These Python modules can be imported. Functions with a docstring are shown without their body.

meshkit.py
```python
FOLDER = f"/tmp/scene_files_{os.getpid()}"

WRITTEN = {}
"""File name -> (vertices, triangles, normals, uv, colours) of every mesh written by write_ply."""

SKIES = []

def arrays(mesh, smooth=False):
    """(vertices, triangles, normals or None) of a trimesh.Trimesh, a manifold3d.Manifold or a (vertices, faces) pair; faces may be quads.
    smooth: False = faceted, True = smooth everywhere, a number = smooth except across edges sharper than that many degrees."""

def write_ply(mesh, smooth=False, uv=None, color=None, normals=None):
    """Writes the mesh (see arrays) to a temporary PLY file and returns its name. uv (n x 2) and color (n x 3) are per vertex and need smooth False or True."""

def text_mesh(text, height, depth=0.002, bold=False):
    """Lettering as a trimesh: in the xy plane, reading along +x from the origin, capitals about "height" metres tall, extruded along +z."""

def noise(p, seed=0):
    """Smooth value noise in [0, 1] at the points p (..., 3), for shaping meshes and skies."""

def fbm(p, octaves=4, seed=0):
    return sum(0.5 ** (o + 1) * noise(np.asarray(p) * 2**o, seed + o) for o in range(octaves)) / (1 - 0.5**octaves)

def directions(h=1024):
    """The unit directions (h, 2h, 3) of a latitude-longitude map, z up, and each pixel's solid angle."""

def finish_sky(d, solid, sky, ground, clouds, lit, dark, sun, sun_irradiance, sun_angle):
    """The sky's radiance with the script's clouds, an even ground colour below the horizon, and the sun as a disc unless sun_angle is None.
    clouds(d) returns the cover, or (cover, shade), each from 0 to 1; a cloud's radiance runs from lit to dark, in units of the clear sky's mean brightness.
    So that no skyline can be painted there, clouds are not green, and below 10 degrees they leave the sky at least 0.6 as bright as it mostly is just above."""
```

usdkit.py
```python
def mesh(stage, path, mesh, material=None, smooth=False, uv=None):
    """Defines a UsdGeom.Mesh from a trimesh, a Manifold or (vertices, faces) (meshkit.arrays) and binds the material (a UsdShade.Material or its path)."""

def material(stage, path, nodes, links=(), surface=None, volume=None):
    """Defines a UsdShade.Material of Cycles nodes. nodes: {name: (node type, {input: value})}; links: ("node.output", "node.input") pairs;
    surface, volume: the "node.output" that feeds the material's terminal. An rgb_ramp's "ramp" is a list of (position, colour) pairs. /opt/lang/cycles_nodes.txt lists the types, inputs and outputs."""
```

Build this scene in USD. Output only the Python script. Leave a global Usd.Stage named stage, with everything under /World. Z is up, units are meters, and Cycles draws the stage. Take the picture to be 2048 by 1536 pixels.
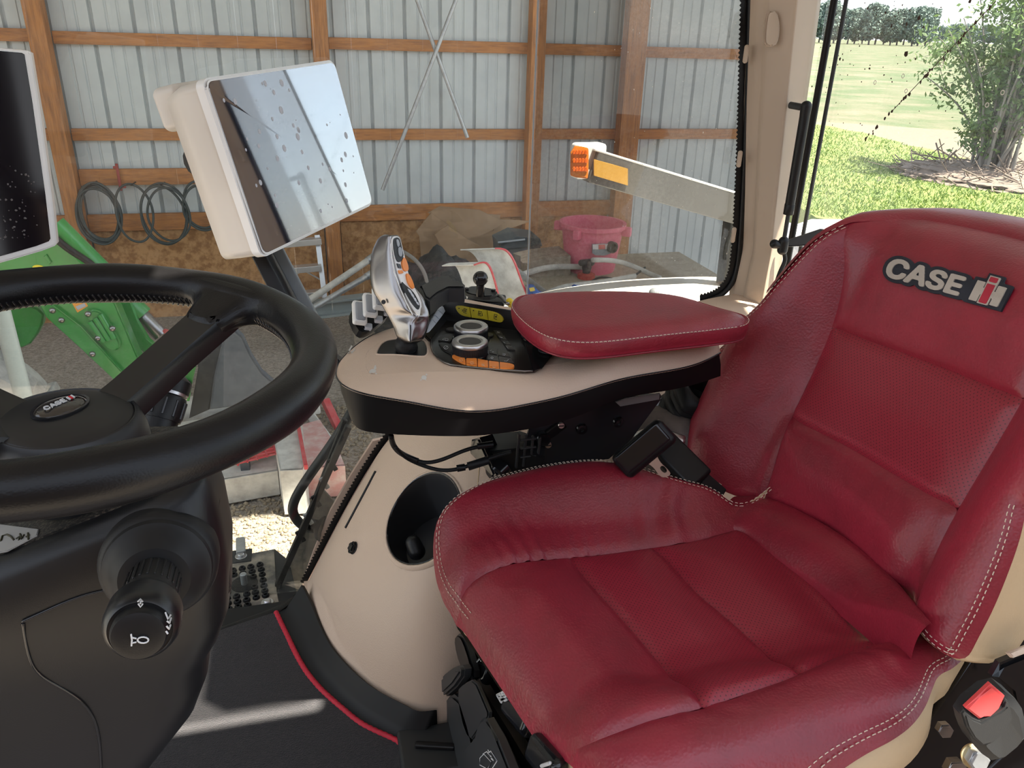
import math, random
import numpy as np, trimesh, usdkit, meshkit
from pxr import Usd, UsdGeom, UsdLux, UsdShade, Gf, Sdf, Vt
from scipy.interpolate import CubicSpline
from scipy.spatial import Delaunay, ConvexHull
import shapely
from shapely.geometry import Polygon, LineString, MultiPolygon
from shapely import affinity

rng = np.random.default_rng(7)
stage = Usd.Stage.CreateInMemory()
UsdGeom.SetStageUpAxis(stage, 'Z')
UsdGeom.SetStageMetersPerUnit(stage, 1.0)
UsdGeom.Xform.Define(stage, '/World')

# ------------------------------------------------------------------ camera, sky, sun, exposure
FPX, PITCH, YAW, ROLL = 1560., math.radians(24.3), math.radians(15.), math.radians(1.8)
EYE = np.array([0, 0, 1.15])
DIR = np.array([math.sin(YAW) * math.cos(PITCH), math.cos(YAW) * math.cos(PITCH), -math.sin(PITCH)])
_r = np.array([math.cos(YAW), -math.sin(YAW), 0]); _u = np.cross(_r, DIR)
RIGHT = _r * math.cos(ROLL) + _u * math.sin(ROLL); UP = _u * math.cos(ROLL) - _r * math.sin(ROLL)
cam = UsdGeom.Camera.Define(stage, '/World/camera')
cam.CreateHorizontalApertureAttr(36.0); cam.CreateVerticalApertureAttr(27.0)
cam.CreateFocalLengthAttr(36.0 * FPX / 2048)
cam.CreateClippingRangeAttr(Gf.Vec2f(0.03, 5000))
_m = Gf.Matrix4d(*RIGHT, 0, *UP, 0, *(-DIR), 0, *EYE, 1)
UsdGeom.Xformable(cam).AddTransformOp().Set(_m)
cam.CreateExposureAttr(1.2)
SUN = np.array([.36, -.30, 1.0]); SUN /= np.linalg.norm(SUN)
sky_m = usdkit.material(stage, '/World/Looks/sky', {
    "co": ("texture_coordinate", {}),
    "s": ("sky_texture", {"sky_type": "multiple_scattering", "sun_disc": False, "sun_elevation": float(math.asin(SUN[2])), "sun_rotation": float(math.atan2(SUN[0], SUN[1])), "aerosol_density": 2.0}),
    "n": ("noise_texture", {"scale": 2.2, "detail": 6.0, "roughness": .6}),
    "r": ("rgb_ramp", {"ramp": [(.30, (.62, .62, .62)), (.7, (.95, .95, .95))]}),
    "m": ("mix", {"color2": (5.2, 5.3, 5.5)}),
    "b": ("background_shader", {"strength": .14})},
    [("co.generated", "n.vector"), ("n.fac", "r.fac"), ("r.color", "m.fac"), ("s.color", "m.color1"), ("m.color", "b.color")], surface="b.background")
dome = UsdLux.DomeLight.Define(stage, '/World/sky_dome')
UsdShade.MaterialBindingAPI.Apply(dome.GetPrim()).Bind(sky_m)
sun = UsdLux.DistantLight.Define(stage, '/World/sun')
sun.CreateIntensityAttr(2.8); sun.CreateColorAttr(Gf.Vec3f(1, .93, .82)); sun.CreateAngleAttr(.6); sun.CreateNormalizeAttr(True)
_x = np.cross([0, 0, 1], SUN); _x /= np.linalg.norm(_x); _y = np.cross(SUN, _x)
UsdGeom.Xformable(sun).AddTransformOp().Set(Gf.Matrix4d(*_x, 0, *_y, 0, *SUN, 0, 0, 0, 5, 1))

# ------------------------------------------------------------------ helpers
def ray(px, py):
    v = DIR * FPX + RIGHT * (px - 1024) - UP * (py - 768)
    return v / np.linalg.norm(v)

def at(px, py, x=None, y=None, z=None, d=None):
    """the point seen at a pixel of the photograph on a plane x=, y=, z= or at depth d"""
    v = ray(px, py)
    if d is not None: return EYE + v * d / (v @ DIR)
    i, c = (0, x) if x is not None else (1, y) if y is not None else (2, z)
    return EYE + v * (c - EYE[i]) / v[i]

def ats(pts, **k): return np.array([at(*p, **k) for p in pts])

def onplane(px, py, o, n):
    v = ray(px, py); return EYE + v * (((np.asarray(o) - EYE) @ n) / (v @ n))

def hit(px, py, g, t0=.3, t1=2.6, n=900):
    """where the ray of a pixel meets the surface g(points) = 0"""
    v = ray(px, py); t = np.linspace(t0, t1, n); p = EYE + v * t[:, None]; s = g(p)
    k = np.nonzero((s[:-1] > 0) & (s[1:] <= 0))[0]
    if len(k):
        k = k[0]; a = s[k] / (s[k] - s[k + 1]); return p[k] * (1 - a) + p[k + 1] * a
    return p[np.argmin(np.abs(s))]

def spline(pts, n, closed=False):
    p = np.asarray(pts, float)
    if closed: p = np.vstack([p, p[:1]])
    c = np.r_[0, np.cumsum(np.sqrt(np.linalg.norm(np.diff(p, axis=0), axis=1)))]
    t = np.linspace(0, c[-1], n + (1 if closed else 0))
    o = CubicSpline(c, p, bc_type='periodic' if closed else 'natural')(t)
    return o[:-1] if closed else o

def chaikin(p, it=2, closed=True):
    p = np.asarray(p, float)
    for _ in range(it):
        q = np.roll(p, -1, 0) if closed else p[1:]
        a = p if closed else p[:-1]
        m = np.stack([a * .75 + q * .25, a * .25 + q * .75], 1).reshape(-1, p.shape[1])
        p = m if closed else np.vstack([p[:1], m, p[-1:]])
    return p

def resample(p, step, closed=False):
    p = np.asarray(p, float)
    if closed: p = np.vstack([p, p[:1]])
    c = np.r_[0, np.cumsum(np.linalg.norm(np.diff(p, axis=0), axis=1))]
    n = max(2, int(round(c[-1] / step)) + 1); t = np.linspace(0, c[-1], n)
    o = np.stack([np.interp(t, c, p[:, i]) for i in range(p.shape[1])], 1)
    return o[:-1] if closed else o

def T(v, f): return trimesh.Trimesh(np.asarray(v, float), np.asarray(f, int), process=False)
def cat(*ms): return trimesh.util.concatenate([m for m in (ms[0] if len(ms) == 1 and isinstance(ms[0], list) else ms)])

def frame(o, x, z):
    z = np.asarray(z, float) / np.linalg.norm(z); x = np.asarray(x, float); x = x - z * (x @ z); x /= np.linalg.norm(x)
    m = np.eye(4); m[:3, 0] = x; m[:3, 1] = np.cross(z, x); m[:3, 2] = z; m[:3, 3] = o; return m

def put(m, o, x=(1, 0, 0), z=(0, 0, 1)):
    m = m.copy(); m.apply_transform(frame(o, x, z)); return m

def move(m, d):
    m = m.copy(); m.apply_translation(d); return m

def loft(secs, closed=True, caps=True):
    """closed cross-sections (n, m, 3) joined in turn"""
    s = np.asarray(secs, float); n, m = s.shape[:2]
    i, j = np.meshgrid(np.arange(n - 1), np.arange(m if closed else m - 1), indexing='ij')
    j2 = (j + 1) % m
    q = np.stack([i * m + j, i * m + j2, (i + 1) * m + j2, (i + 1) * m + j], -1).reshape(-1, 4)
    v = s.reshape(-1, 3); f = np.vstack([q[:, [0, 1, 2]], q[:, [0, 2, 3]]])
    if caps and closed:
        a, b = len(v), len(v) + 1
        v = np.vstack([v, s[0].mean(0), s[-1].mean(0)]); k = np.arange(m)
        f = np.vstack([f, np.stack([(k + 1) % m, k, np.full(m, a)], 1), np.stack([(n - 1) * m + k, (n - 1) * m + (k + 1) % m, np.full(m, b)], 1)])
    return T(v, f)

def tube(pts, r, n=10, closed=False, caps=True, flat=1.0, up=None):
    p = np.asarray(pts, float); k = len(p)
    t = (np.roll(p, -1, 0) - np.roll(p, 1, 0)) if closed else np.gradient(p, axis=0)
    t /= np.linalg.norm(t, axis=1, keepdims=True) + 1e-12
    a = np.asarray(up if up is not None else ([0, 0, 1] if abs(t[0, 2]) < .9 else [1, 0, 0]), float)
    A = []
    for i in range(k):
        a = a - t[i] * (a @ t[i]); a /= np.linalg.norm(a) + 1e-12; A.append(a)
    A = np.array(A); B = np.cross(t, A)
    w = np.linspace(0, 2 * np.pi, n, endpoint=False)
    r = np.broadcast_to(np.asarray(r, float), (k,))[:, None, None]
    s = p[:, None] + r * (np.cos(w)[None, :, None] * A[:, None] * flat + np.sin(w)[None, :, None] * B[:, None])
    if closed: return loft(np.vstack([s, s[:1]]), True, False)
    return loft(s, True, caps)

def lathe(prof, n=48):
    prof = np.asarray(prof, float); w = np.linspace(0, 2 * np.pi, n, endpoint=False)
    s = np.stack([np.stack([np.cos(w) * max(r, 1e-5), np.sin(w) * max(r, 1e-5), np.full(n, z)], 1) for r, z in prof])
    return loft(s, True, True)

def slab(poly, h, bev=0.0):
    """an extruded outline (points or polygon) from z=0 to h, its upper edge chamfered by bev"""
    P = poly if isinstance(poly, Polygon) else Polygon(poly)
    if not P.is_valid: P = P.buffer(0)
    if isinstance(P, MultiPolygon): P = max(P.geoms, key=lambda g: g.area)
    P = shapely.geometry.polygon.orient(P, 1.0)
    if bev <= 0: return trimesh.creation.extrude_polygon(P, h, engine='earcut')
    I = P.buffer(-bev, join_style=2)
    if I.is_empty or isinstance(I, MultiPolygon): return trimesh.creation.extrude_polygon(P, h, engine='earcut')
    lo = trimesh.creation.extrude_polygon(P, h - bev, engine='earcut')
    I2 = P.buffer(-bev * .35, join_style=2)
    mid = trimesh.creation.extrude_polygon(I2 if isinstance(I2, Polygon) else I, h - bev * .35, engine='earcut')
    hi = trimesh.creation.extrude_polygon(I, h, engine='earcut')
    if P.interiors: return cat(lo, mid, hi)
    def ring(a, za, b, zb):
        n = max(24, len(a.exterior.coords))
        ca = np.array(a.exterior.coords)[:-1]; cb = np.array(b.exterior.coords)[:-1]
        if len(ca) != len(cb): return None
        k = np.argmin(np.linalg.norm(cb - ca[0], axis=1)); cb = np.roll(cb, -k, 0)
        A = np.c_[ca, np.full(len(ca), za)]; B = np.c_[cb, np.full(len(cb), zb)]
        return loft([A, B], True, False)
    rg = ring(P, h - bev, I, h)
    if rg is None: return cat(lo, mid, hi)
    v, f = trimesh.creation.triangulate_polygon(I, engine='earcut')
    v0, f0 = trimesh.creation.triangulate_polygon(P, engine='earcut')
    e = np.array(P.exterior.coords)[:-1]
    side = loft([np.c_[e, np.zeros(len(e))], np.c_[e, np.full(len(e), h - bev)]], True, False)
    m = cat(side, rg, T(np.c_[v, np.full(len(v), h)], f), T(np.c_[v0, np.zeros(len(v0))], f0[:, ::-1]))
    m.merge_vertices(); return m

_ICO = trimesh.creation.icosphere(subdivisions=2).vertices
_ICO1 = trimesh.creation.icosphere(subdivisions=1).vertices
def hull(pts):
    p = np.asarray(pts, float); m = trimesh.Trimesh(p, ConvexHull(p).simplices, process=True); m.fix_normals(); return m

def balls(*cr, fine=True):
    """the hull of balls given as (centre, radius)"""
    return hull(np.vstack([np.asarray(c) + (_ICO if fine else _ICO1) * r for c, r in cr]))

def rbox(sx, sy, sz, r, fine=False):
    r = min(r, sx / 2.01, sy / 2.01, sz / 2.01); c = np.array([sx, sy, sz]) / 2 - r
    return hull(np.vstack([np.array(s) * c + (_ICO if fine else _ICO1) * r for s in np.ndindex(2, 2, 2) for s in [np.array(s) * 2 - 1]]))

def bar(p, q, w, t, r=.002, up=(0, 0, 1)):
    p, q = np.asarray(p, float), np.asarray(q, float); d = q - p; L = np.linalg.norm(d)
    up = np.asarray(up, float)
    if abs(up @ d) > .98 * L * np.linalg.norm(up): up = np.array([1., 0, 0])
    return put(rbox(L, w, t, r), (p + q) / 2, d, up - d * (up @ d) / (d @ d))

def rect(cx, cy, w, h, r=0, n=5):
    P = shapely.geometry.box(cx - w / 2, cy - h / 2, cx + w / 2, cy + h / 2)
    return P.buffer(-r).buffer(r, quad_segs=n) if r else P

def cyl(r, h, n=24, bev=0):
    b = min(bev, r * .4, h * .4)
    return lathe([(0, 0), (r, 0), (r, h - b), (r - b, h), (0, h)] if b else [(0, 0), (r, 0), (r, h), (0, h)], n)

def patch_frame(o, n, xdir=(1, 0, 0)): return frame(o, xdir, n)

def patch(px, o, n, h, bev=0.0, smooth=0, lift=0.0, xdir=(1, 0, 0)):
    """an outline read off the photograph, standing on the plane (o, n), h thick towards n"""
    F = patch_frame(o, np.asarray(n, float), xdir); Fi = np.linalg.inv(F); nn = F[:3, 2]
    p = np.array([onplane(*q, np.asarray(o) + nn * lift, nn) for q in px])
    q = (p @ Fi[:3, :3].T + Fi[:3, 3])[:, :2]
    if smooth: q = chaikin(q, smooth)
    m = slab(Polygon(q), h, bev); m = move(m, (0, 0, lift)); m.apply_transform(F); return m

def grid2d(P, step, margin=.55):
    x0, y0, x1, y1 = P.bounds
    X, Y = np.meshgrid(np.arange(x0, x1 + step, step), np.arange(y0, y1 + step, step * .87)); X[1::2] += step / 2
    q = np.c_[X.ravel(), Y.ravel()]
    return q[shapely.contains_xy(P.buffer(-step * margin), q[:, 0], q[:, 1])]

def tri2d(P, step, holes_ok=True):
    """a fine triangulation of a polygon: (points, triangles)"""
    rings = [resample(np.array(r.coords)[:-1], step * .8, True) for r in [P.exterior, *P.interiors]]
    b = np.vstack(rings); P2 = Polygon(rings[0], [r for r in rings[1:]])
    q = np.vstack([b, grid2d(P2, step)]); f = Delaunay(q).simplices
    c = q[f].mean(1); f = f[shapely.contains_xy(P2, c[:, 0], c[:, 1])]
    a = np.cross(np.diff(q[f[:, :2]], axis=1)[:, 0], q[f[:, 2]] - q[f[:, 0]])
    f = f[np.abs(a) > 1e-12]; a = a[np.abs(a) > 1e-12]; f[a < 0] = f[a < 0][:, ::-1]
    return q, f, P2

def resolve(root, name):
    p = f'{root}/{name}'
    if not stage.GetPrimAtPath(p): return p
    k = 1
    while stage.GetPrimAtPath(f'{p}_{k:03d}'): k += 1
    return f'{p}_{k:03d}'

def data(prim, label=None, cat=None, group=None, kind=None):
    for k, v in (('label', label), ('category', cat), ('group', group), ('kind', kind)):
        if v: prim.SetCustomDataByKey(k, v)
    return prim

def thing(name, label, cat, group=None, kind=None, loc=None):
    x = UsdGeom.Xform.Define(stage, resolve('/World', name))
    if loc is not None: x.AddTranslateOp().Set(Gf.Vec3d(*map(float, loc)))
    return data(x.GetPrim(), label, cat, group, kind)

def obj(name, mesh, m, parent=None, smooth=35, label=None, cat=None, group=None, kind=None):
    root = str(parent.GetPath()) if parent is not None else '/World'
    if isinstance(mesh, (list, tuple)) and isinstance(mesh[0], trimesh.Trimesh): mesh = cat_(mesh)
    p = usdkit.mesh(stage, resolve(root, name), mesh, m, smooth=smooth).GetPrim()
    return data(p, label, cat, group, kind)
def cat_(ms): return trimesh.util.concatenate(list(ms))

def struct(name, mesh, m, parent=None, smooth=30, label=None):
    return obj(name, mesh, m, parent, smooth, label, kind=None if parent is not None else 'structure')

# ------------------------------------------------------------------ materials
MATS = {}
def mat(name, col, rough=.5, metal=0., bump=0., bscale=200., col2=None, cscale=8., coat=0., spec=.5, ramp=(.4, .65), stretch=None, extra=None, kind='noise', sheen=0., detail=4., emit=0., bdist=.002, ior=1.5):
    if name in MATS: return MATS[name]
    n = {"p": ("principled_bsdf", {"base_color": col, "roughness": rough, "metallic": metal, "coat_weight": coat, "specular_ior_level": spec, "sheen_weight": sheen, "ior": ior, "coat_ior": 1.6})}
    l = []
    if bump or col2: n["g"] = ("geometry", {}); src = "g.position"
    if stretch is not None:
        n["mp"] = ("mapping", {"scale": stretch}); l.append(("g.position", "mp.vector")); src = "mp.vector"
    if bump:
        if kind == 'voronoi':
            n["b"] = ("voronoi_texture", {"scale": bscale, "feature": "smooth_f1"}); n["bw"] = ("noise_texture", {"scale": bscale * .35, "detail": 2.})
            n["bm"] = ("mix", {"fac": .04}); l += [("g.position", "bw.vector"), ("g.position", "bm.color1"), ("bw.color", "bm.color2"), (src, "b.vector"), ("b.distance", "bp.height")]
        else:
            n["b"] = ("noise_texture", {"scale": bscale, "detail": detail, "roughness": .6}); l += [(src, "b.vector"), ("b.fac", "bp.height")]
        n["bp"] = ("bump", {"strength": bump, "distance": bdist}); l.append(("bp.normal", "p.normal"))
    if col2:
        n["c"] = ("noise_texture", {"scale": cscale, "detail": 6., "roughness": .62}); n["cr"] = ("rgb_ramp", {"ramp": [(ramp[0], col), (ramp[1], col2)]})
        l += [(src, "c.vector"), ("c.fac", "cr.fac"), ("cr.color", "p.base_color")]
    if extra: n.update(extra[0]); l += extra[1]
    MATS[name] = usdkit.material(stage, f'/World/Looks/{name}', n, l, surface="p.BSDF"); return MATS[name]

RED = (.25, .014, .029)
leather = mat('leather_red', RED, .40, bump=.32, bscale=330., kind='voronoi', col2=(.20, .012, .024), cscale=14., bdist=.0012, spec=.62)
def perforated(name, plane):
    rot = {'xy': (0, 0, .785), 'yz': (.785, 0, 0)}[plane]
    n = {"p": ("principled_bsdf", {"roughness": .42, "specular_ior_level": .55}), "g": ("geometry", {}),
         "sx": ("separate_xyz", {}), "cx": ("combine_xyz", {}), "mp": ("mapping", {"rotation": (0, 0, .785)}),
         "v": ("voronoi_texture", {"dimensions": "2D", "randomness": 0.0, "scale": 225.}), "r": ("rgb_ramp", {"ramp": [(.0, (.07, .006, .010)), (.13, (.08, .006, .011)), (.20, RED)]}),
         "b": ("voronoi_texture", {"scale": 330., "feature": "smooth_f1"}), "bp": ("bump", {"strength": .2, "distance": .001})}
    a, b = ('x', 'y') if plane == 'xy' else ('y', 'z')
    l = [("g.position", "sx.vector"), (f"sx.{a}", "cx.x"), (f"sx.{b}", "cx.y"), ("cx.vector", "mp.vector"), ("mp.vector", "v.vector"), ("v.distance", "r.fac"), ("r.color", "p.base_color"),
         ("g.position", "b.vector"), ("b.distance", "bp.height"), ("bp.normal", "p.normal")]
    return usdkit.material(stage, f'/World/Looks/{name}', n, l, surface="p.BSDF")
leather_perf_xy = perforated('leather_perforated_seat', 'xy'); leather_perf_yz = perforated('leather_perforated_back', 'yz')
thread = mat('thread_cream', (.62, .50, .40), .7)
tan_vinyl = mat('tan_vinyl', (.55, .40, .24), .5, bump=.15, bscale=300.)
beige = mat('beige_plastic', (.60, .455, .345), .48, bump=.22, bscale=420., kind='voronoi', bdist=.0008)
beige_pale = mat('beige_pale', (.44, .345, .26), .45, bump=.08, bscale=300.)
blk = mat('black_plastic', (.0045, .0045, .005), .42, spec=.35, bump=.12, bscale=900., bdist=.0006)
blk_soft = mat('black_rubber', (.007, .007, .0075), .55, spec=.35, bump=.1, bscale=500., bdist=.0006)
blk_gloss = mat('black_gloss', (.008, .008, .009), .12)
blk_leather = mat('black_leather', (.0045, .0042, .0045), .36, bump=.16, bscale=700., kind='voronoi', bdist=.0006, spec=.28)
dusty = mat('dusty_black', (.006, .006, .0065), .5, col2=(.13, .11, .085), cscale=420., ramp=(.47, .72), bump=.1, bscale=700., bdist=.0006)
greyblk = mat('grey_black', (.016, .017, .0175), .5, bump=.12, bscale=900., bdist=.0006)
panel_m = mat('panel_dark', (.010, .009, .008), .26, bump=.05, bscale=900., bdist=.0004, metal=.2)
silver = mat('satin_silver', (.55, .54, .54), .34, metal=1.)
chrome = mat('chrome_grey', (.30, .285, .28), .27, metal=1.)
steel = mat('galvanized', (.46, .47, .47), .45, metal=.6, col2=(.36, .37, .38), cscale=30.)
white_p = mat('white_plastic', (.76, .76, .74), .3)
grey_p = mat('grey_plastic', (.30, .32, .34), .35)
pale_p = mat('pale_grey_plastic', (.52, .54, .58), .3)
orange_p = mat('orange_plastic', (.80, .25, .045), .4)
yellow_p = mat('yellow_plastic', (.52, .42, .015), .35)
icon_w = mat('icon_white', (.55, .55, .55), .5)
icon_w2 = mat('icon_grey', (.45, .45, .45), .5)
icon_k = mat('icon_black', (.03, .028, .01), .5)
decal_w = mat('decal_white', (.60, .58, .54), .6)
bezel = mat('monitor_shell', (.62, .57, .51), .32)
bezel_rim = mat('monitor_rim', (.80, .79, .77), .3)
screen_m = mat('screen_glass', (.004, .005, .012), .035, spec=1.0, ior=2.8)
screen_m2 = mat('screen_glass_smudged', (.006, .004, .006), .07, spec=.6)
carpet = mat('carpet', (.018, .017, .020), .95, bump=1., bscale=420., col2=(.045, .038, .040), cscale=330., ramp=(.42, .66), sheen=.12, bdist=.006)
redcord = mat('red_binding', (.50, .012, .035), .6, bump=.5, bscale=330., bdist=.002)
wood = mat('lumber', (.47, .195, .06), .7, bump=.2, bscale=30., col2=(.27, .115, .045), cscale=7., stretch=(1., 6., 9.), ramp=(.38, .70))
wood_v = mat('lumber_upright', (.45, .19, .06), .7, bump=.2, bscale=30., col2=(.25, .105, .04), cscale=7., stretch=(9., 6., .7), ramp=(.38, .70))
osb = mat('strand_board', (.46, .25, .105), .75, bump=.3, bscale=25., col2=(.28, .135, .05), cscale=17., ramp=(.42, .60))
siding = mat('white_siding', (.53, .56, .555), .42, col2=(.48, .51, .51), cscale=4.)
gravel_m = mat('gravel', (.19, .155, .12), .95, bump=1., bscale=35., col2=(.38, .335, .28), cscale=48., ramp=(.36, .66), bdist=.03)
stone_m = mat('stones', (.34, .27, .18), .9, col2=(.22, .175, .12), cscale=9.)
drive_m = mat('drive_gravel', (.42, .40, .38), .95, bump=.6, bscale=30., col2=(.42, .39, .36), cscale=11., bdist=.03)
lawn_m = mat('lawn', (.105, .15, .035), .9, bump=.8, bscale=14., col2=(.17, .20, .05), cscale=1.1, ramp=(.36, .66), bdist=.05)
dirt_m = mat('dry_strip', (.17, .15, .09), .95, bump=.8, bscale=9., col2=(.15, .115, .09), cscale=2.3, bdist=.05)
crop_m = mat('crop_field', (.06, .085, .032), .95, bump=.8, bscale=5., col2=(.125, .115, .07), cscale=.35, ramp=(.40, .62), bdist=.08)
green_p = mat('green_paint', (.025, .23, .035), .32, coat=.3, col2=(.035, .26, .05), cscale=6.)
red_p = mat('red_paint', (.50, .03, .04), .4, col2=(.52, .10, .10), cscale=20.)
pink_p = mat('pink_plastic', (.75, .15, .23), .45)
whitewash = mat('dirty_white', (.62, .60, .55), .6, col2=(.44, .42, .38), cscale=13.)
bluegrey = mat('bluegrey_paint', (.04, .052, .068), .5, col2=(.06, .075, .09), cscale=10.)
cardboard = mat('cardboard', (.33, .21, .12), .8, col2=(.28, .175, .10), cscale=5.)
grey_wood = mat('weathered_wood', (.40, .33, .25), .85, bump=.3, bscale=30., col2=(.24, .19, .14), cscale=18.)
tyre = mat('tyre_rubber', (.03, .03, .03), .8)
tyre_dusty = mat('tyre_dusty', (.36, .35, .32), .85, col2=(.22, .21, .2), cscale=15.)
blue_p = mat('blue_sheet', (.03, .13, .5), .5)
tanfab = mat('tan_board', (.42, .36, .27), .85, col2=(.33, .28, .2), cscale=12.)
hose_m = mat('hose', (.045, .055, .052), .6)
black_soft2 = mat('black_tarp', (.016, .016, .016), .6, bump=.3, bscale=20., bdist=.02)
fender_m = mat('fender_white', (.84, .82, .76), .35, coat=.3)
amber_m = mat('amber_lens', (.85, .27, .03), .2, coat=.5)
amber_dark = mat('amber_muted', (.55, .30, .05), .3)
bark = mat('bark', (.20, .18, .16), .9, col2=(.18, .16, .14), cscale=20.)
leaf_haze = usdkit.material(stage, '/World/Looks/far_leaf_haze', {"p": ("principled_bsdf", {"roughness": .7}), "g": ("geometry", {}), "r": ("rgb_ramp", {"ramp": [(0., (.13, .18, .15)), (1., (.22, .27, .23))]})}, [("g.random_per_island", "r.fac"), ("r.color", "p.base_color")], surface="p.BSDF")  # distance haze is put into this pale bluish leaf colour
leafm = usdkit.material(stage, '/World/Looks/bush_leaf', {"p": ("principled_bsdf", {"roughness": .55}), "o": ("object_info", {}), "g": ("geometry", {}), "r": ("rgb_ramp", {"ramp": [(0., (.09, .15, .05)), (1., (.19, .26, .11))]}),
    "t": ("translucent_bsdf", {"color": (.17, .25, .08)}), "m": ("mix_closure", {"fac": .35})}, [("g.random_per_island", "r.fac"), ("r.color", "p.base_color"), ("p.BSDF", "m.closure1"), ("t.BSDF", "m.closure2")], surface="m.closure")
grass_blade = usdkit.material(stage, '/World/Looks/grass_blade', {"p": ("principled_bsdf", {"roughness": .6}), "g": ("geometry", {}), "r": ("rgb_ramp", {"ramp": [(0., (.085, .14, .03)), (1., (.16, .19, .06))]}),
    "t": ("translucent_bsdf", {"color": (.16, .25, .04)}), "m": ("mix_closure", {"fac": .35})}, [("g.random_per_island", "r.fac"), ("r.color", "p.base_color"), ("p.BSDF", "m.closure1"), ("t.BSDF", "m.closure2")], surface="m.closure")
stick_m = mat('dry_sticks', (.20, .15, .12), .9, col2=(.13, .10, .08), cscale=10.)

def glass(name, tint, dust, dustcol, dscale=60., rough=0.0, contrast=(.35, .75)):
    """a pane: clear, mirroring by Fresnel, under a film of dust"""
    return usdkit.material(stage, f'/World/Looks/{name}', {
        "tr": ("transparent_bsdf", {"color": tint}), "gl": ("glossy_bsdf", {"color": (1, 1, 1), "roughness": rough}), "fr": ("fresnel", {}), "bf": ("map_range", {"to_min": 1.52, "to_max": 1 / 1.52}), "m": ("mix_closure", {}),
        "g": ("geometry", {}), "n": ("noise_texture", {"scale": dscale, "detail": 8., "roughness": .75}), "n2": ("noise_texture", {"scale": 5., "detail": 3.}), "mu": ("math", {"math_type": "multiply"}),
        "r": ("rgb_ramp", {"ramp": [(contrast[0] * .5, (.05, .05, .05)), (contrast[1] * .5, dustcol)]}),
        "d": ("diffuse_bsdf", {}), "t": ("translucent_bsdf", {}), "dm": ("mix_closure", {"fac": .5}), "o": ("mix_closure", {"fac": dust})},
        [("g.backfacing", "bf.value"), ("bf.result", "fr.IOR"), ("g.position", "n.vector"), ("g.position", "n2.vector"), ("n.fac", "mu.value1"), ("n2.fac", "mu.value2"), ("mu.value", "r.fac"), ("r.color", "d.color"), ("r.color", "t.color"), ("d.BSDF", "dm.closure1"), ("t.BSDF", "dm.closure2"),
         ("fr.fac", "m.fac"), ("tr.BSDF", "m.closure1"), ("gl.BSDF", "m.closure2"), ("m.closure", "o.closure1"), ("dm.closure", "o.closure2")], surface="o.closure")
glass_clear = glass('glass_clear', (.93, .95, .94), .025, (.8, .75, .68))
glass_dusty = glass('glass_dusty', (.70, .70, .68), .055, (.72, .67, .58), 130.)
glass_rear = glass('glass_rear', (.95, .96, .95), .022, (.9, .88, .84), 90.)
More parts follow.
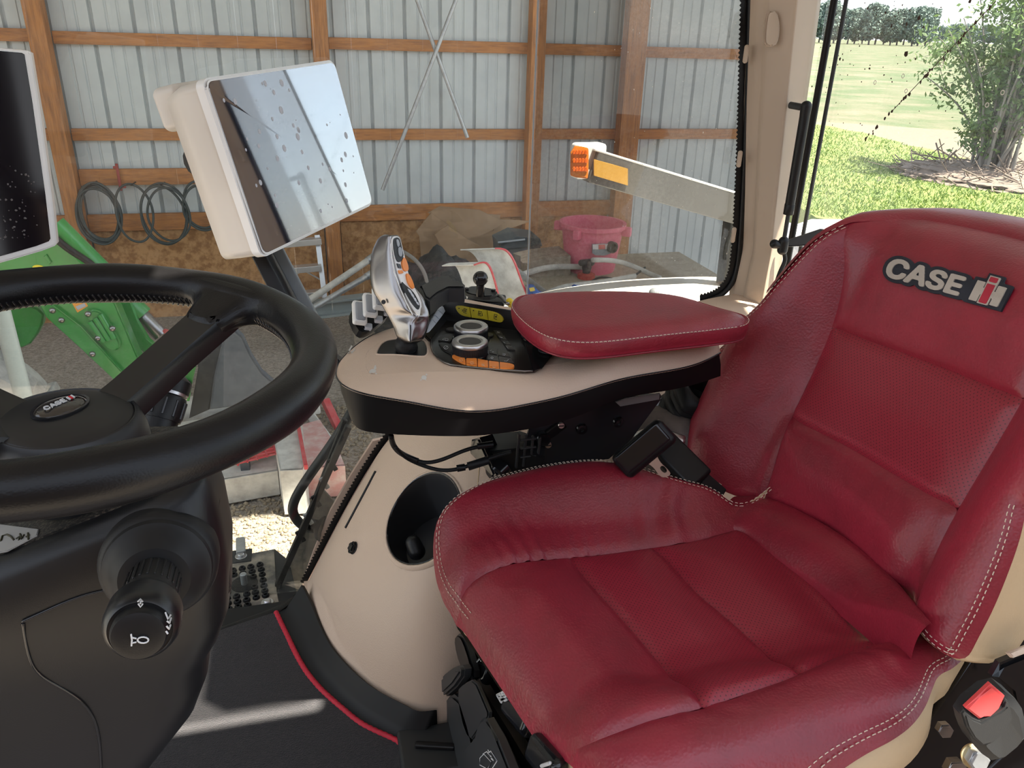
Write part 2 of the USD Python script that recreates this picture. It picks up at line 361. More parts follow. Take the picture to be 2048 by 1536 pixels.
# ------------------------------------------------------------------ the open-fronted shed
GZ = -1.3
WY = 7.3
ground = struct('ground', move(trimesh.creation.box([13.6, 24, .2]), (-3.2, -1, GZ - .1)), gravel_m)
wall_b = thing('wall_back', None, None, kind='structure')
def siding_sheet(x0, w=.914):
    prof = []; 
    for k in range(3):
        a = x0 + k * w / 3
        prof += [(a, 0), (a + .008, .034), (a + .024, .034), (a + .034, 0), (a + .118, 0), (a + .123, .010), (a + .135, .010), (a + .142, 0), (a + .205, 0), (a + .210, .010), (a + .222, .010), (a + .229, 0)]
    prof.append((x0 + w, 0)); p = np.array(prof)
    a = np.c_[p[:, 0], WY + p[:, 1]]; b = np.c_[p[::-1, 0], WY + .004 + p[::-1, 1]]
    return slab(Polygon(np.vstack([a, b])), 4.9)
sx = -7.33
for k in range(13):
    obj('siding_sheet', move(siding_sheet(sx + k * .914), (0, 0, GZ)), siding, wall_b, smooth=False)
for zz in (1.62, 1.015, .29):
    for a, b in ((-7.0, -1.95), (-1.81, .13), (.27, 1.99), (2.11, 2.90), (3.04, 4.52)):
        obj('girt', move(rbox(b - a, .05, .092, .004), ((a + b) / 2, WY - .027, zz + rng.uniform(-.006, .006))), wood, wall_b)
for a, b, zz, hh in ((-1.81, .13, -.05, .13), (-1.81, .13, -.43, .14), (.27, 1.99, -.40, .14), (2.11, 2.90, -.40, .14), (-7.0, -1.95, -.43, .14)):
    obj('board', move(rbox(b - a, .045, hh, .004), ((a + b) / 2, WY - .05, zz)), wood, wall_b)
for x in (-1.88, .20, 2.05, 2.97):
    w = .19 if x == 2.97 else .13
    obj('post', move(rbox(w, .14, 4.6, .006), (x, WY - .12, 1.0)), wood_v, wall_b)
for a, b in ((-7., -4.4), (-4.39, -1.95), (-1.81, .13), (.27, 1.99), (2.12, 2.87)):
    obj('strand_board', move(rbox(b - a - .01, .012, .84, .002), ((a + b) / 2, WY - .035, GZ + .41)), osb, wall_b)
struct('roof', move(rbox(17., 5.2, .18, .02), (.8, 4.9, 3.75)), siding)
wl_ = thing('wall_left', None, None, kind='structure')  # added wall, out of view, that cuts sky light from the left
for k in range(34): obj('board', move(rbox(.295, .03, 4.5, .004), (-7.2 + k * .3, -4.2 + .004 * (k % 3), .9)), mat('added_wall_boards', (.16, .095, .06), .8, col2=(.10, .06, .04), cscale=7., stretch=(9., 6., .7)), wl_)
struct('wall_front', move(rbox(.1, 7.9, 4.9, .01), (-7.3, 3.45, 1.15)), siding)
for p, q in (((812, -60), (935, 275)), ((935, -60), (765, 380))):
    a, b = at(*p, y=7.06 if p[0] < 900 else 7.02), at(*q, y=7.06 if p[0] < 900 else 7.02)
    o = obj('brace_strap', tube([a, (a + b) / 2, b], .017, 10), steel, wall_b, True)

# ------------------------------------------------------------------ the land behind the tractor
def flat(pts, z, h, n=2, jit=0.):
    p = chaikin(np.array(pts, float), n)
    if jit: p = resample(p, .6, True); p = p + rng.normal(0, jit, p.shape)
    return move(slab(Polygon(p), h), (0, 0, z))
# the crop field rises a little towards the trees
a = np.radians(np.linspace(-70, 75, 60)); R = np.array([16., 24, 40, 80, 160, 300, 420, 700])
pts = [np.c_[np.sin(np.radians(45) + a) * r, np.cos(np.radians(45) + a) * r, np.full(60, GZ - .1 + max(0, r - 24) * .0066)] for r in R]
v = np.vstack(pts); f = []
for i in range(len(R) - 1):
    for j in range(59): f += [[i * 60 + j, (i + 1) * 60 + j, (i + 1) * 60 + j + 1], [i * 60 + j, (i + 1) * 60 + j + 1, i * 60 + j + 1]]
low = v.copy(); low[:, 2] -= .3
fld = T(v, np.array(f)[:, ::-1]); n_ = len(v)
struct('crop_field', fld, crop_m, smooth=True)
def gpt(px, py, z=GZ): return at(px, py, z=z)[:2]
drive = [gpt(1560, 520), gpt(1585, 432), gpt(1700, 440), gpt(1950, 450), gpt(2200, 470), gpt(2300, 520), (9, 2), (5, 1)]
struct('driveway', flat(drive, GZ - .16, .09 + .07, jit=.05), drive_m)
lawn = [gpt(1590, 428), gpt(1720, 444), gpt(1960, 458), gpt(2250, 480), (26, 8), (40, 16), gpt(2100, 330), gpt(1939, 316), gpt(1850, 295), gpt(1768, 272), gpt(1680, 255), gpt(1610, 243), gpt(1540, 250), gpt(1500, 330)]
struct('lawn', flat(lawn, GZ - .3, .27, 1, jit=.10), lawn_m)
strip = [gpt(1500, 262), gpt(1620, 250), gpt(1768, 276), gpt(1939, 322), gpt(2150, 345), gpt(2200, 270), gpt(1950, 250), gpt(1800, 225), gpt(1620, 205), gpt(1500, 215)]
struct('dry_strip', flat(strip, GZ - .3, .24, 1, jit=.2), dirt_m)
# far row of trees
def tree_mesh(seed, h):
    r = np.random.default_rng(seed); ms = []
    for k in range(11):
        a = r.uniform(0, 2 * np.pi); hh = r.uniform(.22, .86); rad = h * .20 * (1.15 - abs(hh - .45))
        c = np.array([np.cos(a) * h * .10 * r.uniform(.2, 1), np.sin(a) * h * .10 * r.uniform(.2, 1), h * hh])
        s = trimesh.creation.icosphere(subdivisions=3, radius=1.); v = s.vertices
        n = meshkit.fbm(v * 2.2 + seed * 7 + k, 4)
        s.vertices = c + v * (rad * (.62 + .75 * n))[:, None] * [1, 1, .86]; ms.append(s)
    M = cat(ms); P, fi = trimesh.sample.sample_surface(M, 4200, seed=seed); N = M.face_normals[fi]; P = P + N * r.uniform(-.5, .2, (len(P), 1))
    a = r.normal(0, 1, P.shape) + N * .5; a /= np.linalg.norm(a, axis=1)[:, None]; b = np.cross(a, r.normal(0, 1, P.shape)); b /= np.linalg.norm(b, axis=1)[:, None]; s_ = r.uniform(.12, .36, (len(P), 1))
    V_q = np.stack([P - a * s_ - b * s_ * .6, P + a * s_ - b * s_ * .7, P + a * s_ * 1.1 + b * s_ * .6, P - a * s_ * .8 + b * s_], 1).reshape(-1, 3); k4 = np.arange(len(P)) * 4
    return T(V_q, np.vstack([np.c_[k4, k4 + 1, k4 + 2], np.c_[k4, k4 + 2, k4 + 3]]))
    return cat(ms)
protos = []
trk = mat('far_trunk', (.10, .085, .07), .9)
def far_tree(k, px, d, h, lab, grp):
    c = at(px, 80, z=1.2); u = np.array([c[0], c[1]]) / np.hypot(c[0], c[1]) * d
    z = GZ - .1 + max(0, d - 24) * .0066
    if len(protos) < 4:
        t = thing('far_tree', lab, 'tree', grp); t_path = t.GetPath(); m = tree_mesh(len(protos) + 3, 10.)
        obj('crown', m, leaf_haze, t, False); obj('trunk', tube([[0, 0, -.5], [.1, 0, 2.], [0, .1, 4.5]], [.25, .2, .15], 7), trk, t, True); protos.append(t_path); x = UsdGeom.Xformable(t)
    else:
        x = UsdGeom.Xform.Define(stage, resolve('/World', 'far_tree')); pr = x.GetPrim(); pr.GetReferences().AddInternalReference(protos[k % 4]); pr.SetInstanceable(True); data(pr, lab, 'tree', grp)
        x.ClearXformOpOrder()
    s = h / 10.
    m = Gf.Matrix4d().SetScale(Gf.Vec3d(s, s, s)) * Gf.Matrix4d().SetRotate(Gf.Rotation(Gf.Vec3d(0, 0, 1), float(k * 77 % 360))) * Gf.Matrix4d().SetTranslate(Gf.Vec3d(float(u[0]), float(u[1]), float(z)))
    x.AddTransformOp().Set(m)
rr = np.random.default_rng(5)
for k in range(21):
    far_tree(k, 1566 + (k // 3) * 43 + (k % 3) * 14.3 + rr.uniform(-2, 2), 312 + (k % 3) * 17, 12.3 + rr.uniform(-1.3, 1.2), 'green tree with painted haze in the tall far row beyond the crop field', 'tall far tree row')
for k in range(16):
    far_tree(k + 26, 1862 + (k // 2) * 26 + (k % 2) * 13. + rr.uniform(-1, 1), 515 + (k % 2) * 22, 9.5 + rr.uniform(-1.5, 1.), 'low tree paled by painted haze farther off, beyond the end of the tall row', 'low farther trees')

# the bush at the field edge
BC = at(1985, 352, z=GZ); BC[2] = GZ - .1
bush = thing('bush', 'tall loose green bush with bare grey stems beside the lawn', 'bush')
rb = np.random.default_rng(11); tips = []
for k in range(46):
    a = rb.uniform(0, 2 * np.pi); sp = rb.uniform(.2, 1.9); H = rb.uniform(2.0, 4.9) * (1.1 - .12 * sp)
    b = BC + [rb.normal(0, .22), rb.normal(0, .22), -.1]; e = BC + [np.cos(a) * sp, np.sin(a) * sp, H]
    mid = (b + e) / 2 + [np.cos(a) * sp * -.12, np.sin(a) * sp * -.12, .25]
    P = spline([b, mid, e], 9); obj('stem', tube(P, np.linspace(.035, .008, 9), 6), bark, bush, True); tips.append(P)
    for j in range(3):
        q = P[rb.integers(3, 8)]; w = q + rb.normal(0, .38, 3) + [0, 0, .30]; tips.append(spline([q, (q + w) / 2 + rb.normal(0, .05, 3), w], 9))
tw = [tube(P, np.linspace(.010, .003, 9), 4) for P in tips[1:]]
obj('twigs', tw, bark, bush, True, kind='stuff')
lv, lf = [], []
for P in tips:
    for q in P[3:]:
        for _ in range(14):
            c = q + rb.normal(0, .13, 3); d = rb.normal(0, 1, 3); d /= np.linalg.norm(d); e = np.cross(d, rb.normal(0, 1, 3)); e /= np.linalg.norm(e); s = rb.uniform(.035, .075)
            k = len(lv); lv += [c, c + d * s + e * s * .45, c + d * s * 2.1, c + d * s - e * s * .45]; lf += [[k, k + 1, k + 2], [k, k + 2, k + 3]]
obj('foliage', T(lv, lf), leafm, bush, False, kind='stuff')
sv = []
for k in range(420):
    a = rb.uniform(0, 2 * np.pi); r = 1.75 * np.sqrt(rb.uniform(0, 1)); c = BC + [np.cos(a) * r, np.sin(a) * r, .06 + .42 * (1 - r / 1.8) * rb.uniform(0, 1)]
    d = rb.normal(0, 1, 3) * [1, 1, .35]; d /= np.linalg.norm(d); L = rb.uniform(.3, .8); sv.append(tube([c - d * L, c + rb.normal(0, .05, 3), c + d * L], rb.uniform(.006, .016), 5))
hp = trimesh.creation.icosphere(subdivisions=4); nz = meshkit.fbm(hp.vertices * 6, 4); hp.vertices = BC + hp.vertices * [1.95, 1.95, .30] * (.8 + .4 * nz)[:, None]
obj('brush_pile', sv + [hp], stick_m, None, True, 'pile of dry brown sticks heaped around the foot of the bush', 'brush pile', kind='stuff')
# grass standing on the lawn
gv, gf = [], []
LP = Polygon(np.array(lawn)).buffer(-.2)
while len(gv) < 4 * 30000:
    q = np.array([rb.uniform(6.5, 24), rb.uniform(7, 26)])
    if rb.uniform() > min(1., 90. / (q @ q)) or not LP.contains(shapely.Point(q)): continue
    d = np.array([*rb.normal(0, .5, 2), 1.]); d /= np.linalg.norm(d); e = np.cross(d, rb.normal(0, 1, 3)); e /= np.linalg.norm(e); s = rb.uniform(.022, .055); c = np.array([*q, GZ - .05])
    k = len(gv); gv += [c - e * .008, c + e * .008, c + d * s * 1.2 + e * .004, c + d * s * 2 + [*rb.normal(0, .02, 2), 0]]; gf += [[k, k + 1, k + 2], [k, k + 2, k + 3]]
obj('lawn_grass', T(gv, gf), grass_blade, None, False, 'short sunlit green grass seen through the rear window', 'grass', kind='stuff')
# loose stones on the floor beside the tractor
st = []
for k in range(9000):
    x, y = rb.uniform(-1.5, .3), 1.9 + 3.2 * rb.uniform(0, 1) ** .9
    s = rb.uniform(.004, .013); q = _ICO1 * s * rb.uniform(.6, 1.2, 3) + rb.normal(0, s * .12, (len(_ICO1), 3))
    st.append((q, np.array([x, y, GZ + s * .3])))
icof = trimesh.creation.icosphere(subdivisions=1).faces
obj('gravel_stones', T(np.vstack([a + b for a, b in st]), np.vstack([icof + 42 * i for i in range(len(st))])), stone_m, None, True, 'loose pale gravel stones in the sunlit strip beside the step', 'gravel', kind='stuff')

# ------------------------------------------------------------------ the cab
GY = 1.5
struct('floor', move(rbox(2.05, 1.52, .06, .01), (.12, .68, -.03)), blk_soft)
ceil = thing('ceiling', None, None, kind='structure')
HX = (.14, .61, .575, .86)
SUN_OPENING = shapely.union_all([shapely.geometry.box(.14, .548, .398, .86), shapely.geometry.box(.14, .548, .61, .608)]).buffer(.012).buffer(-.012).buffer(-.012).buffer(.012)  # unseen opening added in an L shape so sun reaches mat, not console
obj('headliner', move(slab(Polygon(rect(.14, .83, 2.3, 1.54, .08).exterior.coords, [list(SUN_OPENING.exterior.coords)]), .10), (0, 0, 1.74)), mat('headliner_grey', (.40, .395, .385), .8), ceil)
obj('hatch_glass', move(slab(rect((HX[0] + HX[1]) / 2, (HX[2] + HX[3]) / 2, HX[1] - HX[0] + .02, HX[3] - HX[2] + .02, .05), .005), (0, 0, 1.842)), usdkit.material(stage, '/World/Looks/sun_opening_tint', {"tr": ("transparent_bsdf", {"color": (.62, .62, .62)}), "gl": ("glossy_bsdf", {"roughness": .0, "color": (1, 1, 1)}), "m": ("mix_closure", {"fac": .06})}, [("tr.BSDF", "m.closure1"), ("gl.BSDF", "m.closure2")], surface="m.closure"), ceil, False)  # tinted pane over the added opening, dimming the sun
# the fender trim panel: from the floor curve up and over to the lower edge of the window
FL = np.array([*ats([(606, 1183), (623, 1218), (652, 1285), (693, 1338), (752, 1388), (810, 1419), (869, 1428)], z=.035)[:, :2], (.24, 1.02), (.40, 1.02), (.62, 1.04), (.84, 1.08), (1.03, 1.12)])
GL = np.array([(-.074, -.02), (-.02, .085), (.04, .198), (.085, .275), (.133, .345), (.25, .44), (.40, .51), (.55, .557), (.70, .592), (.829, .618), (.92, .63), (1.03, .64)])
sF = np.linspace(0, 1, len(FL)); S = np.linspace(0, 1, 90)
Fc = CubicSpline(sF, FL)(S); Gc = CubicSpline(sF, GL)(S)
def fender_pt(i_s, th):
    F = CubicSpline(sF, FL)(i_s); G = CubicSpline(sF, GL)(i_s)
    return np.array([G[0] + (F[0] - G[0]) * math.cos(th) ** .9, GY - .012 + (F[1] - GY) * math.cos(th) ** .9, (G[1]) * math.sin(th) ** .95])
TH = np.linspace(0, np.pi / 2, 40)
C, Sn = np.cos(TH) ** .9, np.sin(TH) ** .95
C[-1] = 0
V = np.stack([np.stack([g[0] + (f_[0] - g[0]) * C, GY - .012 + (f_[1] - GY + .012) * C, .004 + (max(g[1], 0.) - .0) * Sn], 1) for f_, g in zip(Fc, Gc)])
def shell(V, off):
    """a surface grid given thickness off (a vector)"""
    a = loft(V, False, False); b = loft(V[::-1] + np.asarray(off), False, False)
    return cat(a, b)
wr = thing('wall_right', None, None, kind='structure')
FSURF = loft(V, False, False)
# the cup holder's mouth is cut out of the panel
def on_fender(px, py):
    o = np.array([EYE]); d = np.array([ray(px, py)])
    loc, _, tri = FSURF.ray.intersects_location(o, d, multiple_hits=False)
    if len(loc) == 0: return at(px, py, z=.3), np.array([0, 0, 1.])
    n = FSURF.face_normals[tri[0]]; return loc[0], n if n @ d[0] < 0 else -n
cup_px = [(772, 1030), (776, 1000), (795, 975), (825, 964), (860, 968), (890, 985), (908, 1010), (915, 1040), (905, 1080), (885, 1102), (850, 1112), (815, 1104), (785, 1075)]
cc, cn = on_fender(842, 1038)
cn = np.array([cn[0] * .6, cn[1] * .6, abs(cn[2]) + .25]); cn /= np.linalg.norm(cn)
CF = frame(cc, (1, 0, 0), cn); CFi = np.linalg.inv(CF)
cp = np.array([onplane(*q, cc, cn) for q in cup_px]); cp = (cp @ CFi[:3, :3].T + CFi[:3, 3])[:, :2]
cup_c, cup_r = cp.mean(0), np.linalg.norm(cp - cp.mean(0), axis=1).mean()
fs = loft(np.stack([[np.array([0, 0, 0])] * 2] * 2), False, False) if False else None
# fine grid so that the hole is round
S2 = np.linspace(0, 1, 240); F2 = CubicSpline(sF, FL)(S2); G2 = CubicSpline(sF, GL)(S2); TH2 = np.linspace(0, np.pi / 2, 110); C2 = np.cos(TH2) ** .9; C2[-1] = 0; Sn2 = np.sin(TH2) ** .95
V2 = np.stack([np.stack([g[0] + (f_[0] - g[0]) * C2, GY - .012 + (f_[1] - GY + .012) * C2, .004 + max(g[1], 0.) * Sn2], 1) for f_, g in zip(F2, G2)])
m2 = loft(V2, False, False)
loc = m2.vertices @ CFi[:3, :3].T + CFi[:3, 3]
dist = np.hypot(loc[:, 0] - cup_c[0], loc[:, 1] - cup_c[1]); near = (np.abs(loc[:, 2]) < .12)
# vertices near the rim slide onto it
band = near & (dist > cup_r * .9) & (dist < cup_r * 1.14)
k_ = np.where(band, cup_r * 1.0 / np.maximum(dist, 1e-6), 1.0)
snap = band & (np.abs(dist - cup_r) < .0035)
loc2 = loc.copy(); loc2[snap, 0] = cup_c[0] + (loc[snap, 0] - cup_c[0]) * k_[snap]; loc2[snap, 1] = cup_c[1] + (loc[snap, 1] - cup_c[1]) * k_[snap]
m2.vertices = loc2 @ CF[:3, :3].T + CF[:3, 3]
inside = near & (dist < cup_r - .0005) & ~snap
m2.update_faces(~inside[m2.faces].any(1)); m2.remove_unreferenced_vertices()
if m2.face_normals[:, 2].mean() < 0: m2.invert()
struct('fender_panel', m2, beige, wr, True)
holder = thing('cup_holder', 'round black cup holder sunk into the beige fender panel', 'cup holder')
W = np.linspace(0, 2 * np.pi, 48, endpoint=False)
def ringpt(r, z): return np.stack([cup_c[0] + np.cos(W) * r, cup_c[1] + np.sin(W) * r, np.full(48, z)], 1)
def to_cup(m): m = m.copy(); m.apply_transform(CF); return m
zz = []
loc3 = m2.vertices @ CFi[:3, :3].T + CFi[:3, 3]
for w in W:
    d = np.hypot(loc3[:, 0] - cup_c[0] - np.cos(w) * cup_r, loc3[:, 1] - cup_c[1] - np.sin(w) * cup_r) + (np.abs(loc3[:, 2]) > .12) * 9
    zz.append(loc3[np.argmin(d), 2])
zz = np.array(zz); zz = sum(np.roll(zz, k) for k in range(-2, 3)) / 5
def rim(r, dz): q = ringpt(r, 0.); q[:, 2] = zz + dz; return q
bot = ringpt(cup_r * .80, -.085)
obj('cup', to_cup(cat(loft([rim(cup_r * 1.0, .001), rim(cup_r * .965, -.003), rim(cup_r * .93, -.02), bot], True, False), loft([bot, ringpt(cup_r * .70, -.092), ringpt(cup_r * .3, -.093)], True, True))), mat('cup_black', (.016, .016, .017), .38), holder, 50)
obj('rim', to_cup(loft([rim(cup_r * 1.10, -.004), rim(cup_r * 1.06, .003), rim(cup_r * 1.01, .003), rim(cup_r * .975, -.004)], True, False)), beige, holder, True)
obj('bead', to_cup(loft([rim(cup_r * 1.0, .0035), rim(cup_r * .985, .0045), rim(cup_r * .968, .002)], True, False)), blk_gloss, holder, True, label='glossy black rim bead')
cap_c, cap_n = on_fender(848, 1050)
obj('grip_bulb', to_cup(put(balls(((0, 0, 0), .016), ((.0, .012, .012), .014)), (cup_c[0] - cup_r * .45, cup_c[1] - cup_r * .3, -.055))), blk, holder, True)
# slot, knob and seam on the fender panel
def fslab(px, h, m, name, parent, label=None, bev=.001, sm=1, lift=-.001):
    P, N = zip(*[on_fender(*q) for q in px]); o = np.mean(P, 0); n = np.mean(N, 0)
    return obj(name, patch(px, o, n, h, bev, sm, lift), m, parent, 30, label)
P, N = zip(*[on_fender(*q) for q in [(752, 943), (738, 970), (722, 1000), (706, 1030), (692, 1056)]])
obj('vent_slot', tube(np.array(P) + np.array(N) * .0005, .0032, 8), blk, wr, True)
kn = thing('plug_cap', 'small black lobed plug cap on the lower beige panel', 'plug')
o_, n_ = on_fender(708, 1096)
w = np.linspace(0, 2 * np.pi, 48, endpoint=False); star = np.c_[np.cos(w), np.sin(w)] * (.0105 + .0014 * np.cos(6 * w))[:, None]
obj('cap', put(slab(Polygon(star), .009, .002), o_, (0, .3, 1), n_), blk, kn); obj('flange', put(cyl(.0125, .002, 32, .001), o_ + n_ * .0002, (1, 0, 0), n_), blk, kn)
P = [on_fender(*q)[0] for q in [(965, 820), (962, 860), (961, 900), (958, 940), (955, 980)]]
obj('seam', tube(np.array(P), .0012, 6), tan_vinyl, wr, True)
# the step in the panel beside the pillar
# black kick rim between mat and panel
rimo = ats([(556, 1225), (580, 1280), (606, 1329), (643, 1376), (693, 1420), (737, 1452), (795, 1481), (832, 1490)], z=.012)
rimi = ats([(604, 1179), (624, 1220), (653, 1287), (694, 1340), (753, 1390), (811, 1421), (836, 1432), (870, 1430)], z=.045)
ro, ri = spline(rimo, 60), spline(rimi, 60)
up_ = np.array([0, 0, 1.])
secs = []
for a, b in zip(ro, ri):
    d = b - a; d[2] = 0
    secs.append([a + [0, 0, -.01], a, a + d * .32 + [0, 0, .002], a + d * .55 + [0, 0, .016], b + [0, 0, .012], b + d * .10 + [0, 0, .008], b + d * .12 + [0, 0, -.045]])
obj('kick_rim', loft(secs, True, True), blk_soft, None, 60, kind='structure')
sill = thing('door_sill', None, None, kind='structure')
sp_ = ats([(400, 1282), (450, 1262), (520, 1236), (575, 1212), (606, 1186)], z=.004)
obj('sill_strip', tube(spline(sp_, 30), .013, 10, flat=.7), blk, sill, True)
obj('floor_block', move(rbox(.12, .10, .03, .006), (.14, .96, .012)), greyblk, sill)
obj('floor_block', put(rbox(.012, .07, .03, .004), at(870, 1500, z=.02), (.3, 1, 0)), blk, sill)
# mat
mat_px = [(552, 1226), (578, 1280), (604, 1331), (641, 1379), (691, 1424), (735, 1456), (793, 1483), (808, 1500), (815, 1536), (818, 1600)]
edge = spline(ats(mat_px, z=.014), 90)
top = ats([(429, 1266)], z=.014)[0]
poly = np.vstack([edge[:, :2], [(.02, .10), (-.62, .10), (-.62, 1.30)], [top[:2]]])
mt = thing('floor_mat', 'charcoal carpet floor mat edged with red binding', 'floor mat')
q, f, _ = tri2d(Polygon(poly), .02)
obj('pile', cat(T(np.c_[q, .016 + .0015 * meshkit.fbm(np.c_[q * 30, np.zeros(len(q))], 3)], f), move(slab(Polygon(poly), .012), (0, 0, .001))), carpet, mt, True)
bd = resample(edge, .0035); bd_r = .0052 + .0007 * np.sin(np.arange(len(bd)) * 2.1)
obj('binding', tube(bd + [0, 0, .002], bd_r, 8), redcord, mt, True, label='red overlocked binding')

# windows
gl_line = CubicSpline(GL[:, 0], GL[:, 1])
def pane(xs_top, x0, x1, z1, rear_curve=None, r=.06):
    xs = np.linspace(x0, x1, 60); b = np.c_[xs, np.where(xs < -.074, -.02, gl_line(np.clip(xs, -.074, 1.0)))]
    return np.vstack([b, [(x1, z1), (x0, z1)]])
w1 = thing('window_1', None, None, kind='structure'); w2 = thing('window_2', None, None, kind='structure'); w3 = thing('window_3', None, None, kind='structure')
def wall_slab(poly, y, th=.005): # a plate in the xz plane
    m = slab(Polygon(poly), th); return put(m, (0, y + th, 0), (1, 0, 0), (0, -1, 0)) if False else T(np.c_[m.vertices[:, 0], y + m.vertices[:, 2], m.vertices[:, 1]], m.faces[:, ::-1])
xs = np.linspace(-.95, .426, 80)
p1 = np.vstack([np.c_[xs, np.where(xs < -.074, -.03, gl_line(np.maximum(xs, -.074)))], [(.426, 1.72), (-.95, 1.72)]])
obj('pane', wall_slab(p1, GY), glass_clear, w1, False)
rear_px = [(1400, 603), (1432, 592), (1455, 572), (1467, 548), (1474, 510), (1482, 400), (1490, 200), (1496, 0), (1499, -60)]
rear = ats(rear_px, y=GY)[:, [0, 2]]
xs = np.linspace(.432, rear[0, 0], 30)
p2 = np.vstack([np.c_[xs, gl_line(xs)], rear, [(rear[-1, 0], 1.72), (.432, 1.72)]])
obj('pane', wall_slab(p2, GY), glass_dusty, w2, False)
obj('edge_strip', move(rbox(.0022, .006, 1.22, .0005), (.429, GY + .003, 1.12)), grey_p, w1)
# printed black border with a toothed edge
def frit(line, w, tooth, side):
    l = resample(line, .0042); t = np.gradient(l, axis=0); t /= np.linalg.norm(t, axis=1)[:, None]; nrm = np.c_[-t[:, 1], t[:, 0]] * side
    inner = l + nrm * (w + tooth * (np.arange(len(l)) % 2))[:, None]
    return np.vstack([l, inner[::-1]])
rl = spline(rear, 120)
obj('black_border', wall_slab(frit(rl, .014, .004, 1), GY - .0012, .001), blk, w2, False)
fl = np.c_[np.linspace(-.07, .40, 120), gl_line(np.linspace(-.07, .40, 120))]
obj('black_border', wall_slab(frit(fl, .012, .004, 1), GY - .0012, .001), blk, w1, False)
sl = np.c_[rl[:, 0] + .003, np.full(len(rl), GY - .004), rl[:, 1]]
obj('seal', tube(sl, .006, 8), blk, w2, True)
# pillar behind the window
pil = thing('trim_1', None, None, kind='structure')
zs = np.linspace(.585, 1.74, 24)
Lx = CubicSpline(rear[4:, 1], rear[4:, 0], extrapolate=True)
secs = []
for z in zs:
    x0 = float(np.interp(z, [.6, .66, .73, 1.04, 1.22, 1.7], [.905, .904, .912, .868, .845, .78])); x1 = float(np.interp(z, [.6, .99, 1.22, 1.7], [.950, .942, .934, .90])); w = x1 - x0
    secs.append([(x0 - .003, 1.505, z), (x0 + .003, 1.478, z), (x0 + .012, 1.468, z), (x0 + .18 * w, 1.463, z), (x0 + .22 * w, 1.452, z), (x0 + .50 * w, 1.424, z), (x0 + .56 * w, 1.417, z), (x0 + .62 * w, 1.416, z), (x1 * 1.022 - .006, 1.433, z), (x1 * 1.022, 1.437, z), (x1 * 1.022 + .016, 1.45, z), (x1 * 1.022 + .03, 1.51, z)])
obj('pillar_cover', loft(secs, True, True), beige_pale, pil, 50)
# clip buttons along the cover and the coat hook cap
for px, py in ((1487, 108), (1474, 318), (1462, 470)):
    obj('clip', put(balls(((0, -.012, 0), .004), ((0, .012, 0), .004), fine=False), at(px, py, y=1.478), (1, 0, 0), (0, -.3, 1)) if False else move(balls(((0, 0, -.012), .005), ((0, 0, .012), .005), fine=False), at(px + 5, py, y=1.474)), beige_pale, pil, True)
hook_o = at(1541, 58, y=1.437); hn = np.array([-.25, -1, .12])
obj('hook_cap', patch([(1533, 23), (1552, 23), (1558, 50), (1556, 78), (1549, 93), (1527, 93), (1526, 72), (1529, 45)], hook_o, hn, .008, .003, 1, lift=-.002), beige_pale, pil)
obj('base_cover', balls(((.93, 1.44, .575), .05), ((.99, 1.47, .58), .05), ((.86, 1.49, .565), .04)), beige_pale, pil, True)
# rear window
rw = [(1.02, 1.50), (1.02, .02)]
zb = .50
m = move(rbox(.005, 1.47, 1.22, .002), (1.02, .765, zb + .61)); obj('pane', m, glass_rear, w3, False)
obj('seal', tube([(1.0, 1.452, .5), (1.0, 1.452, 1.72)], .007, 8), blk, w3, True)
obj('seal', tube([(1.012, 1.432, .5), (1.012, 1.432, 1.72)], .004, 8), greyblk, w3, True)
obj('frame', move(rbox(.03, 1.5, .05, .01), (1.02, .76, .49)), blk, w3)
rs = np.random.default_rng(3); sk = []
def speck(px, py, s, el=1.):
    c = at(px, py, x=1.0165); q = _ICO1 * [.0008, s * rs.uniform(.5, 1), s * rs.uniform(.7, 1.3) * el] + rs.normal(0, s * .18, (42, 3)) * [.05, 1, 1]; sk.append(hull(q + c))
for px, py, s in [(1783, 52, .0032), (1771, 26, .0022), (1813, 48, .003), (1660, 92, .0032), (1670, 30, .004), (1686, 120, .0022), (1812, 108, .004), (1838, 36, .0035), (1735, 17, .002), (1739, 137, .0022), (1680, 118, .0024), (1642, 172, .002), (1644, 282, .0035), (1624, 173, .002), (1657, 187, .002), (1665, 160, .0016), (1831, 118, .002), (1768, 150, .0015), (1695, 150, .0012), (1940, 2, .003), (1620, 300, .0012), (1700, 128, .001), (1719, 92, .0012), (1753, 30, .0015), (1790, 33, .0015), (1820, 20, .002), (1847, 54, .002), (1882, 15, .0012)]: speck(px, py, s)
for k in range(70): speck(1640 + 260 * rs.uniform() ** 1.2, 260 * rs.uniform(), rs.uniform(.0005, .0012))
L0, L1 = np.array([1722, 288.]), np.array([1992, 2.])
for k in range(46):
    t = rs.uniform() ; p = L0 + (L1 - L0) * t + rs.normal(0, 1.6, 2); speck(*p, rs.uniform(.0008, .0028), 1.2)
obj('dirt_specks', sk, mat('dried_dirt', (.05, .028, .018), .8), w3, False, kind='stuff')
obj('crack_line', tube([at(*(L0 + (L1 - L0) * t), x=1.0165) for t in (.22, .4, .55, .75, 1.)], .0006, 5), MATS['dried_dirt'], w3, True)
ws = []
for k in range(110):
    px, py = 1130 + 345 * rs.uniform() ** .5, 10 + 540 * rs.uniform(); c = at(px, py, y=GY - .0003); s = rs.uniform(.0003, .0010)
    if c[0] < .9 and c[2] > .66: ws.append(hull(c + _ICO1 * [s, .0004, s * rs.uniform(.6, 2.2)]))
obj('water_spots', ws, mat('dried_water', (.7, .66, .58), .8), w2, False, kind='stuff')
ws = []
